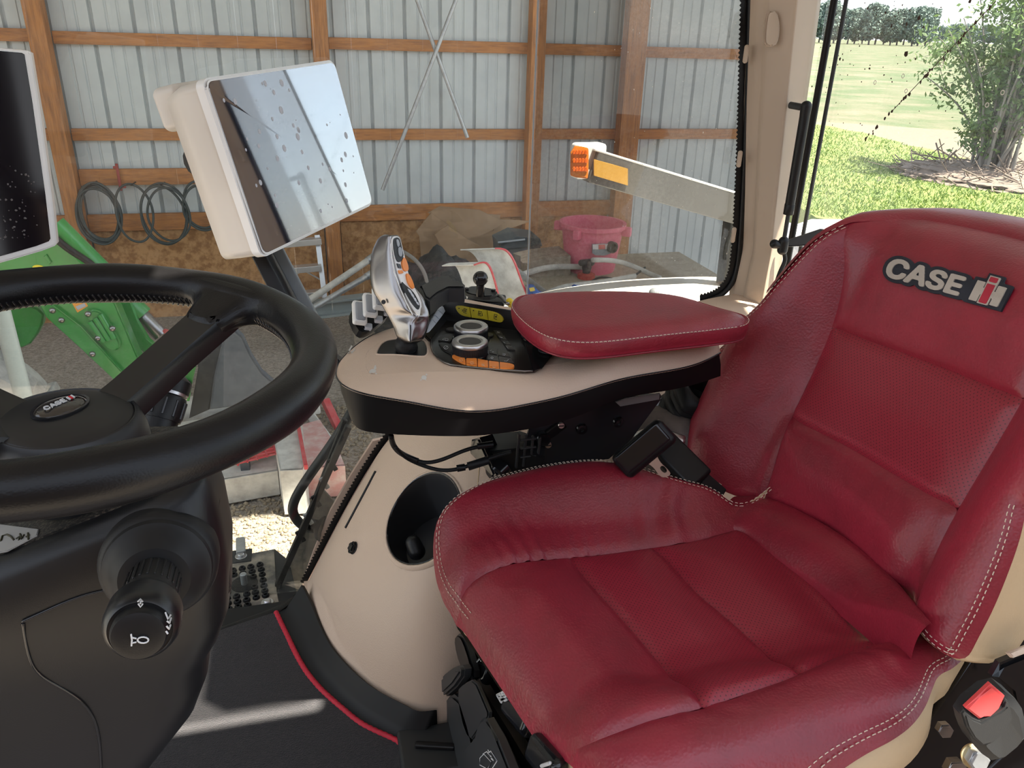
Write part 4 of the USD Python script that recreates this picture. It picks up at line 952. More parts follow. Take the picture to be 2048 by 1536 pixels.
hexp = np.array([(math.cos(a), math.sin(a)) for a in np.arange(6) * np.pi / 3])
brass = mat('brass_zinc', (.70, .58, .34), .3, 1.)
bn = np.array([-.3, -.85, .4]); b_o = at(1950, 1514, y=.42)
obj('bolt', cat(put(slab(Polygon(hexp * .0105), .010, .0015), b_o, (1, 0, 0), bn)), steel, bf); obj('washer', put(cyl(.013, .003, 30, .001), b_o - bn * .003, (1, 0, 0), bn), brass, bf)
obj('bolt', put(slab(Polygon(hexp * .008), .010, .001), at(1884, 1455, y=.47), (1, 0, 0), bn), chrome, bf); obj('bolt', put(slab(Polygon(hexp * .011), .012, .001), at(1905, 1532, y=.44), (1, 0, 0), bn), chrome, bf)
# ------------------------------------------------------------------ steering wheel and column
import manifold3d
WC = np.array([-.199, .652, .898]); WN = np.array([.050, -.028, 1.]); WN /= np.linalg.norm(WN)
WX = np.array([1, 0, 0.]) - WN * WN[0]; WX /= np.linalg.norm(WX); WYv = np.cross(WN, WX); RW = .195
def wp(a, r=RW, h=0.): return WC + (WX * math.cos(a) + WYv * math.sin(a)) * r + WN * h
wheel = thing('steering_wheel', 'black leather-wrapped steering wheel with a domed centre hub', 'steering wheel')
A = np.linspace(0, 2 * np.pi, 160, endpoint=False)
js = [float(np.arctan2((onplane(435, 610, WC, WN) - WC) @ WYv, (onplane(435, 610, WC, WN) - WC) @ WX))]
js = [js[0], np.pi - .30, np.pi + .45]
rr_ = np.array([.0195 + .0006 * np.sin(a * 9) for a in A])
obj('rim', tube([wp(a) for a in A], rr_, 22, closed=True, up=WN), blk_leather, wheel, True)
hc = np.array([-.2105, .655, .842])
H_ax = WN
for n_, ja in enumerate(js):
    e = wp(ja, RW - .006, -.004); s = hc + (e - hc) * .30 + WN * -.020; d = e - hc; side = np.cross(WN, d); side /= np.linalg.norm(side)
    def box_sec(c, w, t, dn): 
        return np.array([c + side * w + WN * t * .4, c + side * w * .85 + WN * t, c - side * w * .85 + WN * t, c - side * w + WN * t * .4, c - side * w - WN * t, c + side * w - WN * t])
    secs = [box_sec(hc + d * .10 - WN * .022, .021, .012, 0), box_sec(hc + d * .32 - WN * .017, .0205, .012, 0), box_sec(hc + d * .6 - WN * .008, .021, .011, 0), box_sec(e - d * .10, .023, .011, 0)]
    obj('spoke', loft(secs, True, True), mat('spoke_black', (.005, .005, .0055), .34), wheel, 25)
    # the leather swells where spoke and rim meet
    ms = []
    arc = [wp(ja + k, RW) for k in np.linspace(-.42, .42, 13)]
    for p, q_ in zip(arc[:-1], arc[1:]): ms.append(balls((p, .0199), (q_, .0199), fine=False))
    i0, i1 = e - d * .20, e - d * .06
    for sg in (-1, 1): ms.append(balls((i0 + side * sg * .012, .0118), (i1 + side * sg * .016, .0135), fine=False))
    ms.append(balls(*[(i0 + side * sg * .012, .0116) for sg in (-1, 1)], *[(wp(ja + sg * .10, RW - .004), .0165) for sg in (-1, 1)]))
    ms.append(balls(*[(i1 + side * sg * .018, .0125) for sg in (-1, 1)], *[(wp(ja + sg * .22, RW - .002), .0180) for sg in (-1, 1)]))
    U_ = None
    for m_ in ms:
        mm_ = manifold3d.Manifold(manifold3d.Mesh(np.asarray(m_.vertices, np.float32), np.asarray(m_.faces, np.uint32))); U_ = mm_ if U_ is None else U_ + mm_
    tm_ = U_.refine_to_length(.0045).to_mesh(); tm_ = trimesh.Trimesh(tm_.vert_properties[:, :3], tm_.tri_verts); tm_.update_faces(tm_.nondegenerate_faces()); tm_.remove_unreferenced_vertices()
    trimesh.smoothing.filter_laplacian(tm_, lamb=.5, iterations=9, volume_constraint=False); obj('spoke_wrap', tm_, blk_leather, wheel, True)
st = []
for a in np.arange(0, 2 * np.pi, .030):
    if min(abs((a - j + np.pi) % (2 * np.pi) - np.pi) for j in js) < .12: continue
    for s in (-1, 1):
        ph = np.linspace(0, 1, 4); th0 = np.pi + .55
        P = []
        for t in ph:
            th = th0 + s * .28 * t; aa = a + .017 * t; c = wp(aa); rd = (WX * math.cos(aa) + WYv * math.sin(aa)); P.append(c + (rd * math.cos(th) - WN * math.sin(th) * -1) * .0206)
        st.append(tube(P, .0009, 5))
obj('lacing', st, blk_gloss, wheel, True, label='herringbone lacing inside the rim', kind='stuff')
hub = lathe([(0, -.012), (.060, -.012), (.0715, -.060), (.072, -.03), (.0705, -.012), (.068, -.001), (.0645, .0045), (.0625, .0045), (.0615, .0030), (.0603, .0045), (.052, .0075), (.030, .0100), (0, .0108)], 72)
hub = lathe([(0, -.062), (.054, -.062), (.0625, -.046), (.0640, -.030), (.0620, -.012), (.0580, -.001), (.0550, .0042), (.0534, .0046), (.0524, .0028), (.0512, .0046), (.042, .0072), (.025, .0094), (0, .0100)], 72)
obj('hub', put(hub, hc, WX, WN), mat('hub_black', (.006, .006, .007), .42), wheel, 50)
to = onplane(121, 814, hc + WN * .0105, WN)
ax_t = onplane(160, 800, to, WN) - onplane(85, 834, to, WN); ax_t /= np.linalg.norm(ax_t)
EF = (to, ax_t, WN)
el = np.array([(math.cos(a) * .0226, math.sin(a) * .0160) for a in np.linspace(0, 2 * np.pi, 64, endpoint=False)])
eml = obj('emblem_ring', put(cat(move(slab(Polygon(el * 1.09, [el[::-1] * .985]), .0018), (0, 0, -.0008))), *EF), blk_gloss, wheel, 30)
obj('emblem_lens', put(cat(loft([np.c_[el * k, np.full(64, h)] for k, h in ((1., -.003), (1., .0008), (.8, .0022), (.5, .0033), (.2, .0038))], True, True)), *EF), mat('emblem_smoke', (.020, .016, .013), .08, coat=.4), eml, True)
tx = letters('CASE', .0057, .2, True, .0010); w_ = tx.bounds[1, 0]
tx = move(tx, (-w_ / 2 - .0046, -.003, .0042)); obj('emblem_lettering', put(tx, *EF), icon_w, eml, False)
b3 = [put(move(slab(sh([(0, 0), (.0016, 0), (.0016, .0057), (0, .0057)]), .0008), (w_ / 2 - .0034 + k * .0021, -.003, .0042)), *EF) for k in range(3)]
obj('emblem_lettering', cat(b3[0], b3[2]), icon_w, eml, False); obj('emblem_bar', b3[1], mat('emblem_red', (.5, .02, .03), .4), eml, False)
wk = np.random.default_rng(9)

col = thing('steering_column', 'dusty black steering column shroud under the wheel', 'steering column')
# the shroud: cross-sections at falling heights (x range, y range)
def sec_at(z, xr, xl, yn, yf, r=.03, tilt=0.):
    r = min(r, (yf - yn) * .46); P = shapely.geometry.box(xl, yn, xr, yf).buffer(-r).buffer(r, quad_segs=6)
    w = np.linspace(0, 2 * np.pi, 120, endpoint=False); c2 = np.array(P.exterior.coords)[:-1]
    cc_ = np.r_[0, np.cumsum(np.linalg.norm(np.diff(np.vstack([c2, c2[:1]]), axis=0), axis=1))]; t = np.linspace(0, cc_[-1], 121)[:-1]
    c2 = np.vstack([c2, c2[:1]]); c = np.stack([np.interp(t, cc_, c2[:, i]) for i in (0, 1)], 1)
    return np.c_[c, z + tilt * (c[:, 0] + .2)]
S_ = [(.778, -.118, -.60, .590, .685, .03, .35), (.776, -.108, -.60, .580, .69, .035, .35), (.766, -.099, -.60, .570, .69, .035, .35), (.738, -.093, -.60, .565, .69, .035, .3), (.705, -.091, -.60, .563, .69, .035, .15), (.665, -.097, -.60, .565, .69, .035, .05),
      (.638, -.110, -.60, .568, .69, .035), (.617, -.121, -.60, .572, .69, .04), (.584, -.127, -.60, .577, .69, .04), (.541, -.144, -.60, .584, .69, .04), (.487, -.177, -.60, .595, .70, .05), (.41, -.23, -.60, .61, .71, .05), (.25, -.28, -.62, .62, .72, .05), (.0, -.31, -.64, .62, .73, .05)]
def csec(z): 
    a = np.array([k[:6] for k in S_])[::-1]; return [np.interp(z, a[:, 0], a[:, k]) for k in range(1, 6)]
m = loft([sec_at(*s) for s in S_], True, True); obj('shroud', m, mat('column_black', (.0055, .0055, .0062), .40, spec=.4, bump=.12, bscale=900., bdist=.0006), col, 40)
q = sec_at(.80, -.124, -.60, .594, .683, .03)[:, :2]
dm_ = move(slab(Polygon(q), .003, .001), (0, 0, .7765)); dm_.vertices[:, 2] += .35 * (dm_.vertices[:, 0] + .2)
obj('top_dust_face', dm_, dusty, col, 30, label='dust-speckled top face of the column shroud')
def gcol(p):
    z = p[:, 2]; a = np.array([k[:6] for k in S_])[::-1]; xr, xl, yn, yf = [np.interp(z, a[:, 0], a[:, k]) for k in range(1, 5)]
    return np.maximum(np.maximum(p[:, 0] - xr, yn - p[:, 1]), np.maximum(p[:, 1] - yf, z - .842))
# seams, boot and stalk
for pts in ([(45, 1243), (100, 1218), (170, 1190), (245, 1174)], [(46, 1246), (60, 1315), (85, 1352), (140, 1385), (180, 1422), (198, 1475), (203, 1560)]):
    P = spline(np.array([hit(*p, gcol, .3, 1.5) for p in pts]), 40); obj('seam', tube(P + np.array([.0, -.0004, 0]), .0013, 6), blk_gloss, col, True)
ind = [(-20, 1045), (0, 1050), (78, 1060), (75, 1072), (15, 1104), (-20, 1110)]
obj('gauge_plate', patch(ind, (-.2, 0, .7798), (-.33, 0, .94), .0012, .0003), mat('gauge_grey', (.34, .33, .31), .45), col, 30, label='pale grey symbol plate')
gl = [tube([onplane(*p, (-.2, 0, .7813), np.array([-.33, 0, .94])) for p in P], .0009, 6) for P in ([(2, 1082), (5, 1072), (14, 1069), (22, 1073), (28, 1080)], [(32, 1078), (40, 1073), (38, 1080)], [(40, 1068), (44, 1078), (48, 1070)], [(52, 1074), (60, 1070)], [(56, 1066), (57, 1078)])]
obj('gauge_symbol', gl, icon_k, col, True)
s0 = at(318, 1130, y=.560)
s1_ = min((at(276, 1275, d=d) for d in np.linspace(.4, .72, 200)), key=lambda p: abs(np.linalg.norm(p - s0) - .115) + 9 * (p[1] > s0[1]))
sd = s1_ - s0; L = np.linalg.norm(sd); sd /= L
stk = thing('signal_stalk', 'thick black turn-signal stalk with a horn button at its tip', 'stalk switch')
SX = np.cross(sd, RIGHT); SX = RIGHT - sd * (RIGHT @ sd); SX /= np.linalg.norm(SX)
def on_stalk(prof, name, m, **k): return obj(name, put(lathe(prof, 56), s0, SX, sd), m, stk, 40, **k)
on_stalk([(0, -.02), (.045, -.02), (.045, -.002), (.0435, .004), (.041, .006), (.040, .011), (.036, .0135), (.032, .020), (.026, .028), (.0, .030)], 'boot', blk_soft)
brl = on_stalk([(0, .02), (.0195, .02), (.0190, .030), (.0190, .062), (.0205, .065), (.0205, .074), (.019, .076), (0, .076)], 'barrel', mat('stalk_black', (.010, .0095, .009), .45))
knb = on_stalk([(0, .074), (.0232, .074), (.0248, .079), (.0250, .096), (.0232, .102), (.0205, .1045), (.0190, .104), (0, .104)], 'knob', MATS['spoke_black'])
hbt = on_stalk([(0, .100), (.0182, .100), (.0182, .109), (.0168, .1125), (.012, .1140), (0, .1146)], 'horn_button', blk)
rb_ = [put(move(rbox(.0016, .0022, .026, .0006), (.0192 * math.cos(a), .0192 * math.sin(a), .044)), s0, SX, sd) for a in np.arange(0, 2 * np.pi, .26)]
obj('grip_rib', rb_, MATS['stalk_black'], brl, 30, kind='stuff')
tip = s0 + sd * .1152
def icon_plane(pls, o, n, r, name, parent, m=None): return obj(name, [tube([onplane(*q, o, n) for q in P], r, 6) for P in pls], m or icon_w, parent, True)
icon_plane([[(262, 1268), (264, 1280), (263, 1292)], [(264, 1275), (273, 1277)], [(264, 1286), (273, 1284)], [(286 + 11 * math.cos(a), 1280 + 6 * math.sin(a)) for a in np.linspace(0, 6.3, 14)]], tip, sd, .0006, 'horn_icon', hbt)
def on_cyl(pls, r, name, rad=.0006, m=None):
    ms = []
    for P in pls:
        w = []
        for q in P:
            v = ray(*q); d0 = EYE - s0; a = v - sd * (v @ sd); b = d0 - sd * (d0 @ sd); A_, B_, C_ = a @ a, 2 * a @ b, b @ b - r * r; D_ = max(B_ * B_ - 4 * A_ * C_, 0); w.append(EYE + v * (-B_ - math.sqrt(D_)) / (2 * A_))
        ms.append(tube(w, rad, 6))
    obj(name, ms, m or icon_w, knb if r > .022 else brl, True)
on_cyl([[(276, 1203), (281, 1198), (285, 1203), (281, 1203), (281, 1207)], [(277, 1208), (281, 1214), (285, 1208)]], .0252, 'arrow_icon')
on_cyl([[(331, 1225), (336, 1238), (341, 1230)], [(334, 1242), (339, 1246), (342, 1236)], [(333, 1252), (338, 1258), (341, 1250)], [(332, 1262), (336, 1268)]], .0252, 'light_icon')
on_cyl([[(292, 1173), (296, 1171), (300, 1174), (296, 1177), (292, 1173)], [(320, 1176), (326, 1180)], [(326, 1175), (320, 1181)], [(344, 1190), (348, 1194), (344, 1198)]], .0208, 'wiper_icon')
# the far stalk behind the wheel
stk2 = thing('shuttle_stalk', 'ribbed black lever knob standing behind the steering wheel spoke', 'stalk switch')
k0 = at(322, 836, y=.86); kz = np.array([.25, .45, .6]); kz /= np.linalg.norm(kz)
obj('sleeve', put(lathe([(0, -.05), (.017, -.05), (.0195, -.01), (.0195, .0), (0, .0)], 40), k0, (1, 0, 0), kz), blk, stk2, 40)
obj('knob', put(lathe([(0, -.002), (.0215, -.002), (.0222, .004), (.0222, .020), (.0205, .026), (0, .028)], 40), k0, (1, 0, 0), kz), blk, stk2, 40)
obj('ring', put(lathe([(0, .0275), (.0205, .0275), (.0205, .031), (0, .031)], 40), k0, (1, 0, 0), kz), silver, stk2, 40)
obj('cap', put(lathe([(0, .031), (.0215, .031), (.021, .045), (.012, .052), (0, .053)], 40), k0, (1, 0, 0), kz), blk, stk2, 40)
obj('rib', [put(move(rbox(.0024, .0032, .020, .0006), (.022 * math.cos(a), .022 * math.sin(a), .012)), k0, (1, 0, 0), kz) for a in np.arange(0, 6.2, .55)], blk_gloss, stk2, 30, kind='stuff')
cw = thing('column_cowl', 'rounded black cowl with speckled dust behind the steering column hub', 'cowl')
cpx = [(150, 1000), (268, 845), (300, 842), (372, 841), (388, 850), (425, 905), (440, 960), (430, 1010), (300, 1040)]
cz = .785
cp2 = chaikin(ats(cpx, z=cz)[:, :2], 2); obj('hood', move(slab(Polygon(cp2), .10, .012), (0, 0, cz - .10)), dusty, cw, 40)
# ------------------------------------------------------------------ armrest console
con = thing('armrest_console', 'beige and black armrest console with knobs and a silver control lever', 'armrest console')
Bpx = [((1441, 705), .985), ((1395, 727), .965), ((1330, 742), .95), ((1238, 759), .94), ((1138, 789), .93), ((1050, 809), .925), ((977, 821), .925), ((904, 819), .93), ((816, 803), .94), ((737, 789), .955), ((693, 774), .975), ((674, 756), 1.01), ((673, 742), 1.05), ((684, 718), 1.10)]
Bp = np.array([at(*p, y=y) for p, y in Bpx]); far = np.array([(.085, 1.165, .71), (.14, 1.20, .70), (.25, 1.215, .70), (.45, 1.205, .71), (.585, 1.17, .735)])
Bc = spline(np.vstack([Bp, far]), 140)
Lpx = [((1441, 752), .985), ((1385, 770), .965), ((1317, 784), .95), ((1235, 799), .94), ((1190, 818), .935), ((1109, 847), .93), ((1006, 866), .925), ((933, 872), .93), ((816, 870), .94), ((730, 862), .955), ((707, 847), .975), ((693, 812), 1.01), ((690, 790), 1.05), ((696, 760), 1.10)]
Lp = np.array([at(*p, y=y) for p, y in Lpx]); Lc = spline(np.vstack([Lp, far - [0, 0, .05]]), 140)
ctr = np.array([.3, 1.07])
def inw(c, d):
    t = np.gradient(c[:, :2], axis=0); t /= np.linalg.norm(t, axis=1)[:, None]; n = np.c_[t[:, 1], -t[:, 0]]
    if ((ctr - c[:, :2]) * n).sum() < 0: n = -n
    return n * d
zdeck = .722
def deckz(x, y): return zdeck + .027 * ss(.33, .45, x) - .010 * ss(.14, .02, x)
D1 = Bc.copy(); D1[:, :2] += inw(Bc, .009); D1[:, 2] = Bc[:, 2] * .45 + deckz(Bc[:, 0], Bc[:, 1]) * .55
D2 = Bc.copy(); D2[:, :2] += inw(Bc, .024); D2[:, 2] = Bc[:, 2] * .14 + deckz(Bc[:, 0], Bc[:, 1]) * .86
D3 = Bc.copy(); D3[:, :2] += inw(Bc, .042); D3[:, 2] = deckz(D3[:, 0], D3[:, 1])
slot_px = [(750, 700), (764, 679), (790, 676), (846, 676), (856, 694), (855, 713), (836, 714), (790, 707), (756, 704)]
slot = chaikin(ats(slot_px, z=zdeck)[:, :2], 2)
panel_px = [(868, 652), (860, 672), (863, 698), (870, 714), (893, 731), (930, 736), (1000, 742), (1066, 746), (1080, 738), (1112, 702), (1090, 680), (1062, 655), (1040, 645), (893, 628)]
panel_xy = chaikin(ats(panel_px, z=zdeck)[:, :2], 1)
deckP = Polygon(D3[:, :2]).buffer(0); deckP = deckP if isinstance(deckP, Polygon) else max(deckP.geoms, key=lambda a: a.area)
q, f, _ = tri2d(Polygon(deckP.exterior.coords, [slot]), .012)
deck = T(np.c_[q, deckz(q[:, 0], q[:, 1])], f)
shellm = loft([Bc - [0, 0, .002], Bc, D1, D2, D3], True, False); shellm = shellm if (shellm.face_normals[:, 2]).mean() > 0 else T(shellm.vertices, shellm.faces[:, ::-1])
obj('upper_shell', cat(shellm, deck), beige, con, 60, label='grained beige upper shell')
Bi = Bc.copy(); Bi[:, :2] += inw(Bc, .003)
Lm = (Bi + Lc) / 2; Lm[:, :2] -= inw(Bc, .002)
Lf = Lc.copy(); Lf[:, :2] += inw(Bc, .012); Lf[:, 2] -= .006
lowm = loft([Bi, Lm, Lc, Lf], True, True); lowm.fix_normals()
obj('lower_shell', lowm, mat('console_black', (.003, .0027, .0032), .5, spec=.18, bump=.08, bscale=900., bdist=.0005), con, 45, label='smooth black lower shell')
obj('joint_line', tube(Bc[:100] + [0, -.0005, 0], .0012, 6), blk_gloss, con, True)
sw = np.vstack([[(*p, deckz(*p)) for p in slot]]); sl2 = sw.copy(); sl2[:, 2] -= .035
obj('lever_well', loft([sw, sl2], True, True), blk, con, 30); obj('slot_lip', tube(sw, .0016, 8, closed=True), beige, con, True)
def on_shell(px, py):
    l_, _, t_ = SHM.ray.intersects_location([EYE], [ray(px, py)], multiple_hits=False)
    if len(l_) == 0: return at(px, py, z=.712)
    return l_[0] - ray(px, py) * .0006
SHM = cat(shellm, deck); SHM = T(SHM.vertices, SHM.faces)
def worn(pxs, name):
    ms = []
    for P in pxs:
        q, f_, P2 = tri2d(Polygon(P), 2.2); v = np.array([on_shell(*p) for p in q]); m_ = T(v, f_); m_ = m_ if (m_.face_normals @ (EYE - v[0])).mean() > 0 else T(v, f_[:, ::-1]); n_ = m_.face_normals.mean(0); ms += [m_, T(v - n_ * .0005, m_.faces[:, ::-1])]
    obj(name, ms, decal_w, con, False, label='worn pale grey ' + name.replace('_', ' '))
def ell(x, y, a, b, k=12): return [(x + a * math.cos(t), y + b * math.sin(t)) for t in np.linspace(0, 2 * np.pi, k, endpoint=False)]
worn([ell(746, 742, 6.5, 4), ell(750, 736, 3, 3), [(740, 740), (737, 746), (743, 747)], [(749, 731), (752, 730), (752, 735), (749, 735)], [(750, 745), (755, 747), (751, 749)]], 'hare_symbol')
worn([ell(848, 755, 5.5, 4.5), ell(853, 749, 2, 1.8), [(842, 757), (840, 761), (845, 760)], [(851, 758), (854, 761), (849, 760)]], 'tortoise_symbol')
worn([[(697, 700), (703, 690), (705, 692), (699, 703)], [(701, 704), (710, 694), (712, 697), (704, 708)], [(694, 707), (698, 703), (699, 708)]], 'arrow_symbol')
# control panel with its raised back and side walls
obj('control_panel', move(slab(Polygon(panel_xy), .003, .0012), (0, 0, zdeck - .001)), panel_m, con, 40, label='dark glossy control panel')
PZ = zdeck + .002
rim_ = np.c_[panel_xy, np.full(len(panel_xy), PZ)]
obj('panel_rim', tube(np.vstack([rim_[2:30]]), .0014, 8), mat('dark_chrome', (.22, .21, .2), .25, 1.), con, True)
bw0, bw1 = at(890, 640, z=PZ), at(1045, 662, z=PZ); bt0, bt1 = at(880, 598, z=PZ + .032), at(1040, 622, z=PZ + .032)
bn_ = np.cross(bw1 - bw0, bt0 - bw0); bn_ /= np.linalg.norm(bn_); bn_ = bn_ if bn_ @ (EYE - bw0) > 0 else -bn_
BWP = [(888, 641), (880, 610), (884, 600), (900, 600), (1028, 621), (1046, 630), (1052, 662), (1020, 660)]
obj('back_wall', patch(BWP, bw0, bn_, .004, .001, 0, lift=-.003), panel_m, con, 30)
lw0, lw1, lt0 = at(862, 678, z=PZ), at(892, 641, z=PZ), at(848, 640, z=PZ + .026)
ln_ = np.cross(lw1 - lw0, lt0 - lw0); ln_ /= np.linalg.norm(ln_); ln_ = ln_ if ln_ @ (EYE - lw0) > 0 else -ln_
obj('side_wall', patch([(864, 690), (846, 672), (846, 645), (880, 602), (890, 612), (893, 640)], lw0, ln_, .004, .001, 0, lift=-.003), panel_m, con, 30)
wall_top = np.array([onplane(*p, bw0, bn_) for p in [(880, 602), (930, 603), (985, 611), (1035, 620), (1075, 634)]])
obj('wall_ledge', bar(wall_top[0] + [.02, .012, -.012], wall_top[-1] + [0, .016, -.012], .03, .022, .006), beige, con)
def stripk(px, o, n, m, seams, icons, nm, h=.0035):
    """a row of keys cut from one outline at the given pixel lines"""
    F = frame(o, (1, 0, 0), n); Fi = np.linalg.inv(F); nn = F[:3, 2]
    def loc(q): p = onplane(*q, o, nn); return (Fi[:3, :3] @ p + Fi[:3, 3])[:2]
    P = Polygon(chaikin([loc(q) for q in px], 2)).buffer(0)
    cuts = [LineString([loc(a), loc(b)]) for a, b in seams]
    pieces = [P]
    for c in cuts:
        nxt = []
        for g in pieces: nxt += [k for k in getattr(g.difference(affinity.scale(c, 3, 3).buffer(.0005)), 'geoms', [g.difference(affinity.scale(c, 3, 3).buffer(.0005))]) if k.area > 1e-7]
        pieces = nxt
    for g in sorted(pieces, key=lambda a: a.centroid.x):
        mm = slab(g, h, .0008); mm.apply_transform(F); obj(nm, mm, m, con, 30)
    for P_ in icons: 
        pass
    return F
up3 = np.array([0, 0, 1.])
stripk([(901, 713), (912, 722), (931, 731), (954, 735), (998, 739.5), (1024, 741), (1030, 736), (1025, 731), (998, 727.5), (974, 725), (945, 719), (920, 714.5)], np.array([.2, 1, PZ]), up3, orange_p, [((931, 717), (932, 730)), ((954.6, 720), (955, 735)), ((976.5, 724), (977, 737)), ((998.4, 727), (999, 740))], [], 'orange_key')
stripk([(911, 611), (925, 611), (941, 615), (967, 619), (993, 624), (1003, 630), (1008, 637), (1007, 643), (1000, 645), (974, 639), (945, 635), (924, 631), (915, 622)], bw0 + bn_ * .001, bn_, yellow_p, [((940, 612), (944, 636)), ((975, 618), (978, 643))], [], 'yellow_key')
stripk([(851, 668), (853, 652), (878, 614), (886, 604), (892, 605), (895, 611), (886, 627), (858, 663)], lw0 + ln_ * .001, ln_, pale_p, [((860, 640), (868, 648)), ((866, 632), (876, 641)), ((873, 622), (884, 631)), ((880, 612), (891, 619))], [], 'pale_key')
def icons(pls, o, n, r, m, name='key_icon'): obj(name, [tube([onplane(*q, o, n) for q in P], r, 5) for P in pls], m, con, True)
def box_i(x, y, s=3.): return [(x - s, y - s), (x + s, y - s * .7), (x + s, y + s), (x - s, y + s * .7), (x - s, y - s)]
def ring_i(x, y, r=1.6): return [(x + r * math.cos(a), y + r * .8 * math.sin(a)) for a in np.linspace(0, 6.3, 9)]
yo = bw0 + bn_ * .0048
icons([[(934, 619), (928, 617), (927, 625), (933, 626.5)], ring_i(931, 622), [(924, 619), (926, 621), (924, 623)], [(964, 624), (957, 622), (956, 630), (963, 632)], ring_i(959.5, 627.3), [(964, 626), (964.5, 632)], [(995, 630.5), (989, 628), (988, 637), (993.5, 639)], ring_i(992, 633.5), ring_i(918, 616.7, .7), ring_i(947, 621, .7)], yo, bn_, .00055, icon_k)
oo = np.array([.2, 1, PZ + .0038])
icons([box_i(922, 720, 2.6), box_i(944, 726, 2.6), [(963, 727), (970, 733)], box_i(966, 730, 2.), ring_i(988, 733.5, 2.4), [(861, 676), (861, 676.1)]], oo, up3, .0004, mat('icon_pale_orange', (.75, .45, .25), .5))
def keyp(px, h=.0022, m=None, name='black_key', sm=1): obj(name, patch(px, (0, 0, PZ), up3, h, .0007, sm), m or mat('key_black', (.024, .022, .02), .38), con, 30)
keyp([(876, 681), (885, 670), (908, 671), (905, 680), (900, 687), (877, 684)]); keyp([(876, 686), (900, 689), (906, 697), (915, 712), (897, 707), (884, 699)])
keyp([(977, 696), (992, 700), (994, 712), (974, 708)], sm=0); keyp([(994, 700.5), (1014, 704), (1021, 717), (996, 712.5)], sm=0); keyp([(973, 710), (995, 714), (997, 725), (973, 721)], sm=0); keyp([(997, 714.5), (1021.5, 718.5), (1029, 729), (999, 725.5)], sm=0)
for a in range(4):
    x, y = 986 + a * 7.8, 662 + a * 10.
    keyp([(x, y), (x + 14, y + 1.5), (x + 21, y + 10), (x + 8, y + 9)], sm=0)
po = np.array([.2, 1, PZ + .0026])
icons([[(885, 679), (890, 676), (890, 681), (885, 679)], [(890, 677), (896, 677.5), (896, 681), (890, 681)], ring_i(892, 695, 4.5), [(889, 698), (895, 692)], [(979, 702), (983, 700)], [(984, 704), (988, 704)], ring_i(984, 715.5, 2.2), [(1005, 707), (1011, 708.5), (1009, 711), (1005, 709.5)], [(1008, 722), (1013, 722.5), (1017, 719)], [(994, 664), (999, 665)], [(999, 674), (1005, 675)], [(1007, 684), (1010, 686)], [(1013, 693), (1016, 697)]], po, up3, .0005, icon_w2)
# knobs
def knob(px, r, h):
    c = at(*px, z=PZ + h); c[2] = PZ; k = []
    sd_ = np.array([(r * .94, 0), (r * .96, h * .72)]); 
    ks = obj('knob_skirt', put(lathe([(0, 0), (r * .97, 0), (r * .97, h * .70), (r * .90, h * .74), (0, h * .74)], 64), c), mat('knob_black', (.010, .010, .012), .4), con, 40)
    obj('knob_grip', [put(move(rbox(.0009, .0009, h * .62, .0003, False), (r * .975 * math.cos(a), r * .975 * math.sin(a), h * .36)), c) for a in np.linspace(0, 2 * np.pi, 90, endpoint=False)], MATS['knob_black'], ks, False, kind='stuff')
    obj('knob_ring', put(lathe([(r * .60, h * .70), (r * .98, h * .70), (r * 1.0, h * .78), (r * .98, h * .92), (r * .90, h * 1.0), (r * .74, h * 1.0), (r * .66, h * .95), (r * .62, h * .90)], 64), c), silver, ks, 50, label='satin silver knob ring')
    obj('knob_face', put(lathe([(0, h * .92), (r * .3, h * .915), (r * .63, h * .90), (r * .63, h * .7), (0, h * .7)], 48), c), mat('knob_face', (.045, .042, .038), .6, bump=.3, bscale=900., bdist=.0005), ks, 40)
    obj('knob_base', put(lathe([(0, 0), (r * 1.08, 0), (r * 1.08, .002), (r * 1.04, .003), (0, .003)], 48), c), blk_gloss, ks, 40)
knob((940, 680), .0262, .021); knob((942, 649.5), .0262, .023)
obj('round_key', put(cyl(.0085, .003, 32, .001), at(903, 661, z=PZ)), MATS['key_black'], con, 40); obj('round_key', put(cyl(.0085, .003, 32, .001), at(976, 672, z=PZ)), MATS['key_black'], con, 40)
# open tray in front of the armrest pad, with a round cap in it
tr = [(1062, 652), (1088, 676), (1116, 702), (1150, 690), (1180, 670), (1120, 640), (1080, 632)]
obj('tray', patch([(1040, 640), (1030, 655), (1050, 690), (1066, 744), (1084, 738), (1112, 702), (1135, 690), (1100, 640)], (0, 0, PZ + .001), up3, .002, .0005, 0), blk_gloss, con, 30)
def ringz(c, r, t, z): m = trimesh.creation.torus(r, t, 40, 10); return move(m, (*c[:2], z))
rc = at(1066, 672, z=PZ + .006); obj('socket_ring', [ringz(rc, .016, .0018, PZ + .006), ringz(rc, .009, .0015, PZ + .008)], greyblk, con, True)
rc = at(1096, 700, z=PZ + .006); obj('socket_ring', [ringz(rc, .013, .0015, PZ + .006)], greyblk, con, True)
